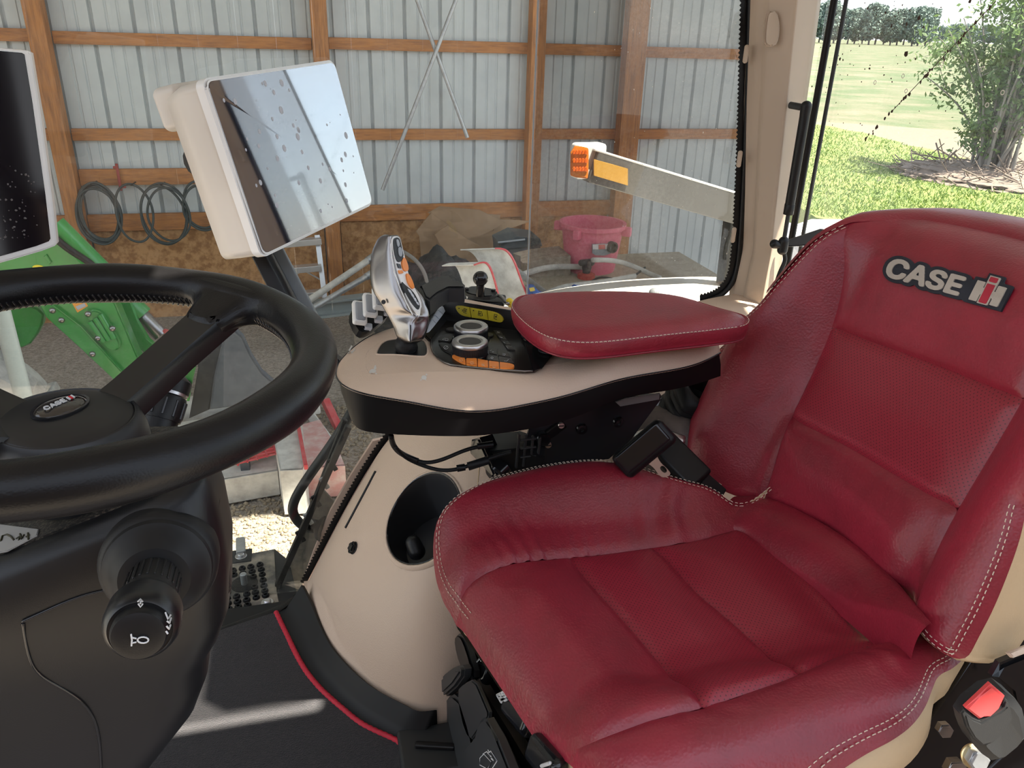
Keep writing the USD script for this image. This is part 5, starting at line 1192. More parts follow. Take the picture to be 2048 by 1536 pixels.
# armrest pad
AZ = .782
seam_px = [(1490, 647), (1440, 654), (1310, 667), (1230, 677), (1173, 681), (1130, 678), (1091, 667), (1055, 644), (1030, 617), (1027, 603), (1040, 590), (1079, 586), (1184, 581), (1270, 583), (1344, 588), (1395, 602), (1440, 616), (1480, 626), (1496, 634)]
sxy = chaikin(ats(seam_px, z=AZ)[:, :2], 2)
P = Polygon(sxy); q, f, P2 = tri2d(P, .007)
d = shapely.distance(P2.exterior, shapely.points(q))
arm = thing('armrest_pad', 'red leather armrest pad with a cream stitched edge on the console', 'armrest')
obj('pad_top', T(np.c_[q, AZ - .001 + .009 * (1 - np.exp(-(d / .016) ** 1.6)) - .003 * np.exp(-d / .0012)], f), leather, arm, True)
e = resample(sxy, .006, True); cen2 = e.mean(0)
n2 = np.roll(e, -1, 0) - np.roll(e, 1, 0); n2 /= np.linalg.norm(n2, axis=1)[:, None]; n2 = np.c_[n2[:, 1], -n2[:, 0]]; n2 = n2 if ((e - cen2) * n2).sum() > 0 else -n2
def er(o, z): return np.c_[e + n2 * o, np.full(len(e), z)]
m = loft([er(-.001, AZ - .003), er(.0018, AZ - .001), er(.0035, AZ - .004), er(.0045, AZ - .012), er(.003, AZ - .021), er(-.001, AZ - .027), er(-.010, AZ - .0285)], True, True); m.fix_normals()
obj('pad_side', m, leather, arm, 60); obj('piping', tube(er(-.0005, AZ - .0265), .0016, 8, closed=True), leather, arm, True)
st = []
l = resample(e, .001, True); nn2 = np.roll(l, -1, 0) - np.roll(l, 1, 0); nn2 /= np.linalg.norm(nn2, axis=1)[:, None] + 1e-12; nn2 = np.c_[nn2[:, 1], -nn2[:, 0]]; nn2 = nn2 if ((l - cen2) * nn2).sum() > 0 else -nn2
for i in range(0, len(l) - 6, 6):
    a, b = l[i] + nn2[i] * .0030, l[i + 4] + nn2[i + 4] * .0030; st.append(tube([[*a, AZ - .0025], [*((a + b) / 2 + nn2[i] * .0003), AZ - .0018], [*b, AZ - .0025]], .0006, 5))
obj('stitching', st, thread, arm, True, label='row of cream stitches', kind='stuff')
obj('pad_pan', move(slab(P.buffer(-.03), .012), (0, 0, AZ - .038)), blk, arm, 30)
# silver control lever
lev = thing('control_lever', 'silver multi-button control lever standing in the console slot', 'control lever')
rows = [(470, 768, 780, 795), (474, 760, 779, 799), (484, 752, 780, 802), (500, 745, 781, 805), (522, 741, 784, 808.5), (545, 740, 788, 813), (568, 742, 793, 823), (590, 750, 800, 842), (608, 762, 809, 852), (622, 770, 820, 856.5), (632, 776, 836, 858), (642, 781, 827, 857.5), (655, 787, 824, 855), (668, 791, 822, 850.5), (679, 798, 821, 844), (685, 807, 821, 834)]
secs = []; LVc = []
ez = (EYE - np.array([.12, 1.08, .8])); ez /= np.linalg.norm(ez)
for (y, l_, c_, r_) in rows:
    d0 = (np.array([.12, 1.06, .8]) - EYE) @ DIR
    L_, C_, R_ = at(l_, y, d=d0 + .012), at(c_, y, d=d0 - .012), at(r_, y, d=d0 + .006)
    bk_ = (DIR - UP * .0) * .030
    w = np.linalg.norm(R_ - L_)
    pts_ = [L_, L_ * .7 + C_ * .3 + DIR * -.004, L_ * .35 + C_ * .65 + DIR * -.0035, C_, C_ * .5 + R_ * .5, R_, R_ * .85 + L_ * .15 + bk_ * .7, (L_ + R_) / 2 + bk_, L_ * .85 + R_ * .15 + bk_ * .75]
    secs.append(pts_); LVc.append((C_, R_))
secs = np.array(secs); k = CubicSpline(np.array([r[0] for r in rows]), secs, axis=0)(np.linspace(470, 685, 60))
def ring_s(p): return spline(p, 48, True)
ksec = [np.vstack([resample(np.vstack([p[:4]]), np.linalg.norm(p[3] - p[0]) / 16)[:16], resample(p[3:6], np.linalg.norm(p[5] - p[3]) / 10 + 1e-6)[:10], spline(np.vstack([p[5:], p[:1]]), 22)[:-1]]) for p in k] if False else [ring_s(p) for p in k]
m = loft(np.array(ksec), True, True); m.fix_normals(); obj('grip_body', m, chrome, lev, 60, label='polished grey side of the lever')
Lv = CubicSpline(np.array([r[0] for r in rows]), np.array([[a, b] for a, b in LVc]), axis=0)
def on_lever(px, py, lift=.0012):
    a, b = Lv(py); v = ray(px, py)
    n = np.cross(b - a, Lv(py + 6)[0] - a); n /= np.linalg.norm(n); n = n if n @ (EYE - a) > 0 else -n
    t = ((a - EYE) @ n) / (v @ n); return EYE + v * t + n * lift, n
def lpatch(px, m, name, lift=.0015, th=.002, sm=1, label=None):
    P = chaikin(np.array(px, float), sm) if sm else np.array(px, float)
    q, f, P2 = tri2d(Polygon(P), 4.)
    nb = len(resample(P, 4. * .8, True)); top = []; low = []
    for p in q:
        a, n = on_lever(p[0], p[1], lift + th); top.append(a); low.append(a - n * (th + .003))
    top, low = np.array(top), np.array(low); t1 = T(top, f)
    if (t1.face_normals @ ez).mean() < 0: t1.invert()
    return obj(name, [t1, loft([low[:nb], top[:nb]], True, False)], m, lev, 30, label)
lpatch([(782, 474), (792, 472), (797, 478), (804, 500), (812, 540), (820, 565), (835, 590), (843, 610), (838, 632), (832, 630), (815, 602), (802, 570), (792, 545), (786, 515), (781, 488)], white_p, 'face_plate', .0012, .0015, 1, 'white rimmed button face')
lpatch([(784, 478), (791, 475), (796, 480), (801, 500), (804, 515), (797, 526), (790, 524), (785, 505), (783, 488)], greyblk, 'upper_button_pad', .0030, .0012)
lpatch([(791, 497), (796, 494), (801, 505), (798, 517), (793, 512)], grey_p, 'button', .0042, .0012); lpatch([(787, 481), (791, 479), (795, 490), (791, 497)], grey_p, 'button', .0042, .0012)
lpatch([(790, 528), (797, 530), (799, 538), (793, 537)], blk_gloss, 'square_button', .0032, .0012, 0)
lpatch([(802, 516), (806, 518), (811, 530), (813, 542), (806, 545), (801, 538), (799, 526)], orange_p, 'orange_button', .0032, .0022, 1)
lpatch([(793, 542), (800, 542), (803, 548), (795, 549)], orange_p, 'orange_button', .0032, .0018, 0); lpatch([(808, 548), (814, 550), (822, 566), (826, 578), (822, 580), (815, 573), (810, 562)], orange_p, 'orange_button', .0032, .0022, 1)
lpatch([(799, 563), (808, 572), (822, 583), (831, 596), (838, 612), (837, 624), (830, 620), (815, 598), (804, 578)], greyblk, 'lower_button_pad', .0030, .0012)
for a in range(4): lpatch([(812 + a * 5.4, 579 + a * 8.5), (818 + a * 5.2, 583 + a * 8.), (822 + a * 4.6, 590 + a * 8.), (816 + a * 5.4, 587 + a * 8.3)], pale_p, 'button', .0042, .0012, 0)
obj('side_seam', tube([on_lever(*p, .0006)[0] for p in [(784, 476), (781, 490), (783, 515), (788, 545), (799, 575), (812, 605), (825, 630)]], .0009, 6), white_p, lev, True)
obj('boot', balls((at(812, 690, d=1.13 if False else (np.array([.12, 1.08, .8]) - EYE) @ DIR + .012), .0165), (at(818, 712, z=zdeck - .03), .0165)), blk_soft, lev, True)
obj('front_seam', tube([at(821, y_, d=(np.array([.12, 1.06, .8]) - EYE) @ DIR - .014) for y_ in (650, 662, 674, 684)], .0008, 6), blk, lev, True)
sc_ = at(767, 604, d=(np.array([.12, 1.06, .8]) - EYE) @ DIR - .001); obj('screw', put(cyl(.0032, .002, 20, .0005), sc_, RIGHT, ez), greyblk, lev)
# rocker switch cluster beyond the lever
cl = thing('switch_cluster', 'bank of three grey rocker switches in black housings beyond the lever', 'switch')
cy_ = 1.165
hn_ = np.array([.25, -.62, .75]); hn_ /= np.linalg.norm(hn_)
obj('housing', patch([(694, 636), (712, 618), (760, 590), (776, 598), (778, 636), (742, 668), (722, 678), (708, 670)], at(735, 640, y=cy_), hn_, .022, .004, 1, lift=-.018), blk, cl, 30)
for (x, y) in ((719, 626), (740, 611), (759, 597)):
    c = at(x, y, y=cy_ - .012); o = rbox(.020, .034, .010, .004, True)
    rf_ = obj('rocker_frame', put(rbox(.022, .040, .012, .004, True), c, (.9, .1, -.2), hn_), white_p, cl, True); obj('rocker', put(rbox(.0165, .034, .012, .004, True), c + hn_ * .0018, (.9, .1, -.2), hn_), grey_p, rf_, True)
    obj('rocker_foot', put(rbox(.012, .010, .010, .002), at(x + 17, y + 28, y=cy_ - .012), (.9, .1, -.2), hn_), pale_p, cl, 30)
# black device bracket and ball mount on the far side
br = thing('device_bracket', 'black grained bracket block behind the control panel', 'bracket')
bz = .800
bp_ = [(839, 571), (862, 560), (883, 550), (901, 551), (907, 560), (921, 562), (930, 567), (929, 574), (898, 574), (878, 584), (860, 599), (848, 592)]
obj('block', move(slab(Polygon(ats(bp_, z=bz)[:, :2]).buffer(0), .024, .003), (0, 0, bz - .024)), mat('bracket_black', (.022, .022, .023), .55, bump=.3, bscale=600., bdist=.0006), br, 30)
bmn = thing('ball_mount', 'glossy black ball mount on a screwed diamond base behind the armrest', 'ball mount')
bc_ = at(961, 557, y=1.22)
obj('ball', move(trimesh.creation.icosphere(subdivisions=4, radius=.0125), bc_), blk_gloss, bmn, True); obj('neck', tube([bc_ - [0, 0, .006], bc_ - [0, 0, .030]], [.0062, .0075], 20), blk_gloss, bmn, True)
bzz = bc_[2] - .032
bbp = chaikin(ats([(930, 580), (945, 574), (972, 578), (992, 582), (996, 590), (975, 597), (945, 592), (930, 587)], z=bzz)[:, :2], 1)
obj('base_plate', move(slab(Polygon(bbp), .007, .0015), (0, 0, bzz - .004)), greyblk, bmn, 30)
for p in ((933, 580), (987, 583)): obj('screw', put(cyl(.0042, .004, 16, .001), at(*p, z=bzz + .003)), blk_gloss, bmn)
obj('arm', bar(at(935, 598, z=bzz - .02), at(1010, 604, z=bzz - .022), .05, .012, .004), blk, bmn); obj('clip', tube(spline(ats([(990, 590), (1000, 592), (1010, 602), (1016, 608)], z=bzz - .008), 16), .0032, 8), chrome, bmn, True)
obj('yellow_lever', balls((at(1019, 603, z=bzz - .006), .006), (at(1024, 610, z=bzz - .02), .007)), mat('bright_yellow', (.75, .55, .02), .4), bmn, True, label='small yellow knob')
# what hangs under the console
ub = thing('console_support', 'black steel support plates with round bolts under the console', 'support plate')
pn = np.array([-.12, -1, .05]); po_ = at(1200, 860, y=1.07)
obj('main_plate', patch([(1062, 830), (1170, 815), (1240, 790), (1319, 786), (1318, 797), (1262, 873), (1216, 914), (1060, 935), (1040, 930)], po_, pn, .008, .001, 0), mat('plate_black', (.013, .014, .017), .3), ub, 30)
obj('plate_edge', patch([(1230, 803), (1250, 796), (1319, 785), (1318, 798), (1240, 812)], po_, pn, .003, .001, 0, lift=.009), mat('edge_grey', (.25, .26, .27), .4), ub, 30, label='pale grey folded plate edge')
for p, r in (((1236, 843), .0095), ((1163, 857), .0095)): 
    o = onplane(*p, po_ + pn * .0085, pn / np.linalg.norm(pn)); obj('bolt', put(lathe([(0, 0), (r, 0), (r, .003), (r * .8, .005), (r * .42, .0052), (r * .40, .002), (0, .002)], 32), o, (1, 0, 0), pn), blk_gloss, ub, 40)
obj('link', cat(bar(*[onplane(*p, po_ + pn * .010, pn / np.linalg.norm(pn)) for p in ((1086, 878), (1128, 846))], .018, .008, .003, (0, -1, 0))), blk, ub); 
for p in ((1122, 850), (1096, 889)): 
    o = onplane(*p, po_ + pn * .015, pn / np.linalg.norm(pn)); obj('screw', put(cyl(.0055, .004, 24, .001), o, (1, 0, 0), pn), MATS['warm_steel'], ub); obj('screw_slot', put(move(rbox(.009, .0016, .001, .0003), (0, 0, .0042)), o, (1, .5, 0), pn), blk, ub)
obj('link_boss', put(cyl(.012, .012, 28, .002), onplane(1085, 875, po_ + pn * .009, pn / np.linalg.norm(pn)), (1, 0, 0), pn), blk_gloss, ub)
cbx = thing('connector_box', 'black ribbed connector box hanging under the console', 'connector box')
c1 = at(1030, 898, y=1.06)
obj('body', patch([(985, 868), (1040, 862), (1090, 880), (1080, 930), (1020, 948), (1004, 930)], at(1030, 898, y=1.05), np.array([-.3, -1, .0]), .06, .003, 0, lift=-.05), blk, cbx, 30)
obj('socket_block', patch([(970, 872), (985, 868), (1018, 942), (1012, 946), (968, 900), (967, 888)], at(990, 905, y=1.03), np.array([-1, -.5, .1]), .03, .003, 0, lift=-.03), blk_gloss, cbx, 30)
for a in range(4): obj('rib', bar(at(1038 + a * 14, 868 + a * 2, y=1.037), at(1032 + a * 14, 935 - a * 3, y=1.037), .004, .006, .001, (0, -1, 0)), greyblk, cbx)
for a in range(3): obj('rib', bar(at(1040, 880 + a * 17, y=1.036), at(1072, 876 + a * 17, y=1.036), .003, .006, .001, (0, -1, 0)), greyblk, cbx)
obj('cylinder', put(cyl(.020, .02, 28, .003), at(1003, 935, y=1.05), (1, 0, 0), (-.6, -.5, -.3)), blk_gloss, cbx, 40)
wire = thing('cable', 'thin black cables looping under the console to the connector box', 'cable')
yk = 1.03
c_a = spline(np.array([at(782, 872, y=1.0), at(786, 888, y=1.02), at(800, 905, y=1.035), at(826, 918, y=1.04), at(852, 925, y=1.035), at(890, 917, y=1.03), at(935, 899, y=1.03), at(985, 889, y=1.03)]), 50)
c_b = spline(np.array([at(790, 893, y=1.02), at(812, 915, y=1.035), at(846, 931, y=1.04), at(880, 940, y=1.035), at(915, 938, y=1.03), at(955, 925, y=1.03), at(1000, 910, y=1.035), at(1022, 904, y=1.03)]), 50)
obj('upper_lead', tube(c_a, .0030, 8), blk_soft, wire, True); obj('lower_lead', tube(c_b, .0030, 8), blk_soft, wire, True)
obj('sleeve', tube(c_a[:24], .0042, 10), blk, wire, True); obj('plug', tube([at(914, 937, y=1.029), at(930, 934, y=1.029)], .0055, 10), blk, wire, True); obj('plug', tube([at(936, 933, y=1.029), at(977, 920, y=1.029)], .0068, 8), blk_soft, wire, True); obj('plug', tube([at(955, 893, y=1.029), at(986, 888, y=1.029)], .005, 10), blk, wire, True)
# behind the seat: bellows, cover and shock
sp = thing('seat_suspension', 'dusty black suspension cover with a bright metal band behind the buckle stalk', 'suspension cover')
obj('cover', balls((at(1310, 850, y=1.14), .035), (at(1362, 868, y=1.10), .035), (at(1380, 930, y=1.08), .05), (at(1290, 930, y=1.12), .05)), mat('dusty_brown', (.13, .10, .085), .7, col2=(.07, .055, .05), cscale=30.), sp, True)
obj('band', tube(spline([at(1270, 874, y=1.075), at(1300, 863, y=1.065), at(1335, 868, y=1.05), at(1368, 880, y=1.04)], 20), .011, 12, flat=.5), silver, sp, True)
bw_ = thing('rubber_bellows', 'crumpled black rubber bellows between the console and the backrest', 'bellows')
mm = []
for k_i in range(5): mm.append(move(trimesh.creation.torus(.035 - .003 * (k_i % 2), .014, 32, 10), (0, 0, k_i * .017 - .03)))
mb = cat(mm); mb.vertices += (meshkit.noise(mb.vertices * 40)[:, None] - .5) * .012
obj('bellows', put(mb, at(1372, 815, y=1.14), (1, 0, .2), (.3, -.4, .8)), blk_soft, bw_, True)
obj('grey_boot', tube(spline([at(1316, 800, y=1.17), at(1330, 830, y=1.15), at(1352, 870, y=1.12)], 14), .012, 12), pale_p, bw_, True)
# touch monitor on its post
mon = thing('touch_monitor', 'white touch monitor on a black post, its screen half mirroring the sky', 'monitor')
MO = np.array([-.0035, 1.291, .972]); mx, mz_ = np.array([.549, .834, .051]), np.array([-.217, .083, .972]); mx /= np.linalg.norm(mx); mn = np.cross(mx, mz_); mn = mn if mn @ (EYE - MO) > 0 else -mn
MW, MH = .333, .245
MF = frame(MO, mx, mn)
def mput(m): m = m.copy(); m.apply_transform(MF); return m
sgn = 1 if MF[:3, 1] @ mz_ > 0 else -1
face = rect(0, 0, MW, MH, .014)
obj('rim', mput(move(slab(face, .016, .003), (0, 0, -.016))), bezel_rim, mon, 40)
msc = obj('screen', mput(move(slab(rect(0, 0, MW - .010, MH - .010, .011), .0015, .0003), (0, 0, -.0004))), screen_m, mon, 30, label='dark glossy touch screen')
bd_ = [np.c_[np.array(rect(0, 0, MW * k, MH * k, .014, 8).exterior.coords)[:-1] + np.array(o_), np.full(len(np.array(rect(0, 0, MW * k, MH * k, .014, 8).exterior.coords)) - 1, z)] for k, z, o_ in ((.985, -.014, (0, 0)), (.985, -.050, (0, 0)), (.955, -.078, (0, -sgn * .004)), (.84, -.094, (0, -sgn * .012)), (.50, -.098, (0, -sgn * .02)))]
msh = obj('shell', mput(loft(bd_[::-1], True, True)), bezel, mon, 50, label='cream plastic monitor shell')
obj('camera_hood', mput(move(rbox(.10, .060, .05, .012, True), (-MW / 2 + .064, sgn * (MH / 2 - .026), -.085))), bezel, msh, 40)
obj('clamp_knob', mput(put(lathe([(0, 0), (.022, 0), (.026, .006), (.026, .020), (.022, .026), (0, .026)], 12), (-MW / 2 + .060, sgn * (.022), -.088), (0, 0, 1), (-1, 0, 0))), blk, mon, 30)
obj('joint', mput(move(balls(((0, 0, 0), .03), ((.04, sgn * -.09, .0), .026)), (-.06, sgn * -.02, -.085))), blk, mon, True)
ic2 = np.random.default_rng(4)
lt_e = np.array([(math.cos(a) * .018, math.sin(a) * .0052) for a in np.linspace(0, 2 * np.pi, 40, endpoint=False)])
sm = []
for k_i in range(46):
    x, y = ic2.uniform(-MW * .46, MW * .46), ic2.uniform(-MH * .45, MH * .45); r = ic2.uniform(.0006, .0036) * (1 if k_i % 4 else 1.3); sm.append(move(slab(Polygon([(math.cos(a) * r, math.sin(a) * r * 1.25) for a in np.linspace(0, 6.1, 14)]), .00025), (x, y, .0011)))
obj('smudge', [mput(s) for s in sm], mat('dried_spots', (.42, .42, .46), .5), msc, False, kind='stuff')
a_, b_ = at(520, 520, y=1.27), at(668, 775, y=1.16)
pq = np.array([at(505, 470, y=1.29), at(545, 560, y=1.27), at(612, 680, y=1.22), at(690, 810, y=1.13)])
obj('post', bar(pq[0], pq[2] + (pq[2] - pq[1]) * .05, .050, .022, .003, (1, -.2, .2)), blk, mon); obj('post', bar(pq[2], pq[3] + [0.05, .03, -.0], .040, .022, .003, (1, -.2, .2)), blk, mon)
obj('post_trim', bar(pq[0] + [.026, .004, .0], pq[2] + [.028, .004, 0], .010, .018, .002, (1, -.2, .2)), mat('trim_slate', (.16, .18, .19), .4), mon, label='slate grey post edge')
# the second monitor, cut by the picture's edge
m2o = thing('side_monitor', 'dark monitor in a white frame, cut off by the picture edge above the wheel', 'monitor')
fx = np.array([at(57, 96, y=1.10), at(106, 484, y=1.10), at(-330, 560, y=1.00), at(-340, 70, y=1.00)])
sx_ = fx[0] - fx[3]; sy_ = fx[0] - fx[1]; nn_ = np.cross(sx_, sy_); nn_ /= np.linalg.norm(nn_); nn_ = nn_ if nn_ @ (EYE - fx[0]) > 0 else -nn_
opx = [(45, 98), (57, 106), (108, 478), (100, 490), (0, 519), (-120, 552), (-330, 600), (-340, 70)]
obj('rim', patch(opx, fx[1], nn_, .016, .003, 1, lift=-.016), bezel_rim, m2o, 40)
obj('screen', patch([(40, 104), (51, 110), (102, 474), (95, 485), (0, 512), (-120, 545), (-326, 590), (-334, 76)], fx[1], nn_, .0016, .0004, 1, lift=-.0004), screen_m2, m2o, 30, label='dark smudged screen')
obj('shell', patch([(40, 97), (52, 104), (104, 470), (92, 484), (-120, 545), (-320, 585), (-330, 80)], fx[1] - nn_ * .05, nn_, .036, .008, 1), bezel, m2o, 40)
obj('arm', bar(fx[1] - nn_ * .05 + sx_ * -.8, np.array([-1.0, 1.45, 1.0]), .05, .05, .01), blk, m2o)
fl_ = []
for k_i in range(50):
    x, y = ic2.uniform(0, 75), 320 + 165 * ic2.uniform() ** .6
    if x < 78 - (y - 320) * -.05: c = onplane(x, y, fx[1] + nn_ * .0018, nn_); s = ic2.uniform(.0004, .0013); fl_.append(hull(c + (_ICO1 * s) * [1, .4, 1] + ic2.normal(0, s * .2, (42, 3))))
obj('smudge', fl_, mat('grey_flecks', (.12, .11, .11), .6), m2o, False, kind='stuff')
# ------------------------------------------------------------------ just outside the glass
step = thing('access_step', 'dusty dark step plate with raised tread nubs outside the window', 'step')
sz = -.03
obj('plate', move(slab(Polygon(chaikin(ats([(380, 1128), (440, 1118), (548, 1098), (553, 1180), (560, 1215), (470, 1245), (380, 1275)], z=sz)[:, :2], 0)), .006, .001), (0, 0, sz - .006)), mat('step_dirty', (.11, .10, .09), .7, col2=(.40, .34, .26), cscale=16., ramp=(.42, .68)), step, 30)
obj('bracket', move(slab(Polygon(ats([(548, 1096), (578, 1120), (592, 1180), (600, 1190), (560, 1215), (553, 1180)], z=sz - .004)[:, :2]), .006), (0, 0, sz - .012)), greyblk, step, 30)
nub = []
tile = [(1316, 512), (1310, 540), (1316, 570), (1320, 600), (1325, 632), (1327, 660), (1330, 692), (1330, 724), (1335, 755), (1340, 788), (1286, 800), (1285, 768), (1366, 562), (1370, 588), (1385, 714), (1390, 745), (1395, 775), (1418, 550), (1422, 578), (1445, 700), (1445, 735), (1450, 765), (1468, 540), (1476, 568), (1483, 597), (1490, 660), (1495, 690), (1500, 720), (1522, 528), (1530, 556), (1535, 585), (1540, 618), (1545, 650), (1550, 680), (1555, 708), (1262, 505), (1262, 540), (1266, 575), (1270, 610), (1272, 645), (1275, 680), (1278, 712)]
for x, y in tile:
    c = at(x / 2.926, 950 + y / 2.926, z=sz); o = obj('tread_nub', put(lathe([(.0035, -.002), (.0085, -.001), (.0078, .004), (.0060, .0062), (.0040, .0055), (.0036, .001), (0, .001)], 14), c), blk, step, 40)
c = at(489, 1168, z=sz); obj('hole', put(cyl(.030, .0012, 32), c), blk, step); obj('pin', put(cyl(.0075, .03, 18, .002), c + [0, 0, .0]), steel, step)
for p in ((482, 1113), (535, 1206)): c = at(*p, z=sz + .001); obj('bolt', cat(put(cyl(.014, .003, 24, .001), c), put(cyl(.008, .009, 20, .002), c)), silver, step)
obj('lug', move(rbox(.05, .05, .006, .002), at(482, 1113, z=sz)), greyblk, step); obj('stub', bar(at(482, 1108, z=sz + .006), at(481, 1078, z=sz + .01), .022, .016, .004), steel, step)
obj('carrier', move(rbox(.62, .03, .10, .005), (-.42, 1.545, sz - .07)), greyblk, step)
wip = thing('wiper', 'black wiper blade lying slanted across the lower window', 'wiper')
wa, wb = at(702, 842, y=1.535), at(545, 1195, y=1.535)
wq = np.linspace(0, 1, 9)
obj('blade', bar(at(697, 852, y=1.525), wb, .014, .016, .002, (0, -1, 0)), blk_soft, wip); obj('arm', bar(wa + [-.012, .01, 0], at(598, 1085, y=1.55), .012, .012, .003, (0, -1, 0)), blk, wip); obj('spine', bar(at(668, 905, y=1.53), at(552, 1190, y=1.53), .005, .008, .001, (0, -1, 0)), greyblk, wip)
for t in (.22, .32, .42, .52, .62): c = wa + (wb - wa) * t; obj('link', bar(c + [-.008, -.008, .012], c + [.006, -.008, -.016], .010, .006, .001, (0, -1, 0)), steel if t in (.32, .52) else blk, wip)
hr = thing('grab_handle', 'dark grey grab handle loop outside the lower window', 'grab handle')
hp_ = np.array([at(704, 822, y=1.62), at(672, 875, y=1.62), at(630, 935, y=1.62), at(597, 985, y=1.62), at(586, 1012, y=1.62), at(588, 1030, y=1.62), at(602, 1048, y=1.615), at(620, 1056, y=1.60), at(640, 1056, y=1.57)])
obj('tube', tube(spline(hp_, 60), .0115, 12), greyblk, hr, True); obj('foot', put(lathe([(0, 0), (.030, 0), (.028, .008), (.016, .018), (.014, .04), (0, .04)], 32), at(648, 1058, y=1.545), (0, 0, 1), (-.75, .45, .1)), blk_soft, hr, 40)
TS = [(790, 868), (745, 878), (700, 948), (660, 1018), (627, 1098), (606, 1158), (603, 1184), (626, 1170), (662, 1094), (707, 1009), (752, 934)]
mp = thing('body_edge', 'dusty dark body panel edge outside the lower window', 'body panel')
obj('panel', patch([(645, 975), (613, 1040), (580, 1120), (556, 1180), (575, 1215), (612, 1185), (640, 1120), (660, 1060), (668, 1000)], at(650, 1020, y=1.60), np.array([0, -1, 0.]), .01, .002, 0, lift=-.01), mat('dusty_slate', (.07, .07, .065), .7, col2=(.16, .145, .12), cscale=22.), mp, 30)
obj('trim_strip', patch(TS, at(690, 1000, y=1.545), np.array([0, -1, 0.]), .012, .002, 0), mat('pinkbeige', (.80, .56, .46), .45), mp, 30, label='pinkish beige strip beside the black border')  # pinkish beige strip set outside the glass along the border
# rear fender and its marker light
fe = thing('rear_fender', 'sunlit white rear fender seen through the lower window corner', 'fender')
xs = np.linspace(.15, 1.95, 40); zt = .455 - .22 * np.abs((xs - 1.06) / .95) ** 2.3
sec = [np.c_[xs, np.full(40, y), zt + dz] for y, dz in ((1.53, .035), (1.8, .022), (2.1, .008), (2.19, 0), (2.215, -.02), (2.22, -.06))]
m = loft(np.array(sec), False, False); m = m if m.face_normals[:, 2].mean() > 0 else T(m.vertices, m.faces[:, ::-1])
obj('cover', cat(m, move(T(m.vertices, m.faces[:, ::-1]), (0, 0, -.012))), fender_m, fe, True); obj('bolt', put(balls(((0, 0, 0), .014)), at(1308, 586, y=1.85)), grey_p, fe, True)
tr_ = thing('tractor_tyre', 'big black rear tyre under the white fender', 'tyre')
w_ = np.linspace(0, 2 * np.pi, 72, endpoint=False)
tl = lathe([(.45, -.30), (.78, -.33), (.90, -.27), (.92, 0), (.90, .27), (.78, .33), (.45, .30)], 72); obj('carcass', put(tl, (1.06, 1.90, -.62), (1, 0, 0), (0, 1, 0)), tyre, tr_, 40)
obj('lug', [put(move(rbox(.07, .05, .30, .01), (.93, 0, .15 if k_i % 2 else -.15)), (1.06, 1.90, -.62), (math.cos(a), 0, math.sin(a)), (0, 1, 0)) for k_i, a in enumerate(np.linspace(0, 2 * np.pi, 40, endpoint=False))], tyre, tr_, 30, kind='stuff')
ml = thing('marker_light', 'amber marker light on the end of a boxy fender arm', 'marker light')
y0 = 2.0
obj('lens', patch([(1141, 290), (1174, 294), (1177, 300), (1176, 354), (1172, 357), (1142, 352), (1140, 346)], at(1158, 325, y=y0), np.array([-.25, -1, .05]), .012, .004, 1), amber_m, ml, 30)
for a in range(5):
    for b in range(3): obj('lens_cell', patch([(1146 + a * 6, 300 + b * 17), (1150 + a * 6, 299.5 + b * 17), (1151.5 + a * 6, 308 + b * 17), (1145 + a * 6, 309 + b * 17)], at(1158, 325, y=y0 - .0125), np.array([-.25, -1, .05]), .0025, .001, 0), mat('amber_cell', (.85, .16, .015), .25), ml, 30)
la, lb = at(1160, 325, y=y0 + .006), at(1190, 322, y=y0 + .02)
obj('housing', put(rbox(.088, .05, .092, .010), at(1176, 321, y=y0 + .045), (1, .12, 0), (0, 0, 1)), white_p, ml, 40)
A0, A1 = at(1180, 331, y=y0 + .03), at(1475, 418, y=y0 + .06)
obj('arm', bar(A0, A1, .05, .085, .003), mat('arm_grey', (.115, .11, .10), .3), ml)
obj('arm_top', bar(A0 + [0, 0, .044], A1 + [0, 0, .044], .052, .006, .002), white_p, ml, label='white strip painting sunlight onto the arm top')  # sunlight on top of the arm, put into a white strip
obj('reflector', patch([(1187, 318), (1255, 337), (1255, 371), (1187, 351)], A0 + [0, -.028, 0], np.array([-(A1 - A0)[1], 0, 0]) * 0 + np.cross(A1 - A0, [0, 0, 1.]) / np.linalg.norm(np.cross(A1 - A0, [0, 0, 1.])) * (1 if np.cross(A1 - A0, [0, 0, 1.])[1] < 0 else -1), .003, .0005, 0), amber_dark, ml, 30)  # plain amber rectangle on the side of the arm
obj('mast', bar(A1, (A1[0] + .02, A1[1] + .02, .40), .06, .06, .01), greyblk, ml)
mr = thing('steel_rail', 'slanted galvanized tube standing outside beyond the steering hub', 'rail')
obj('tube', tube([at(-14, 560, y=2.2), at(52, 812, y=2.2), at(78, 920, y=2.2)], .022, 18), mat('dull_steel', (.13, .15, .15), .5, .3), mr, True)

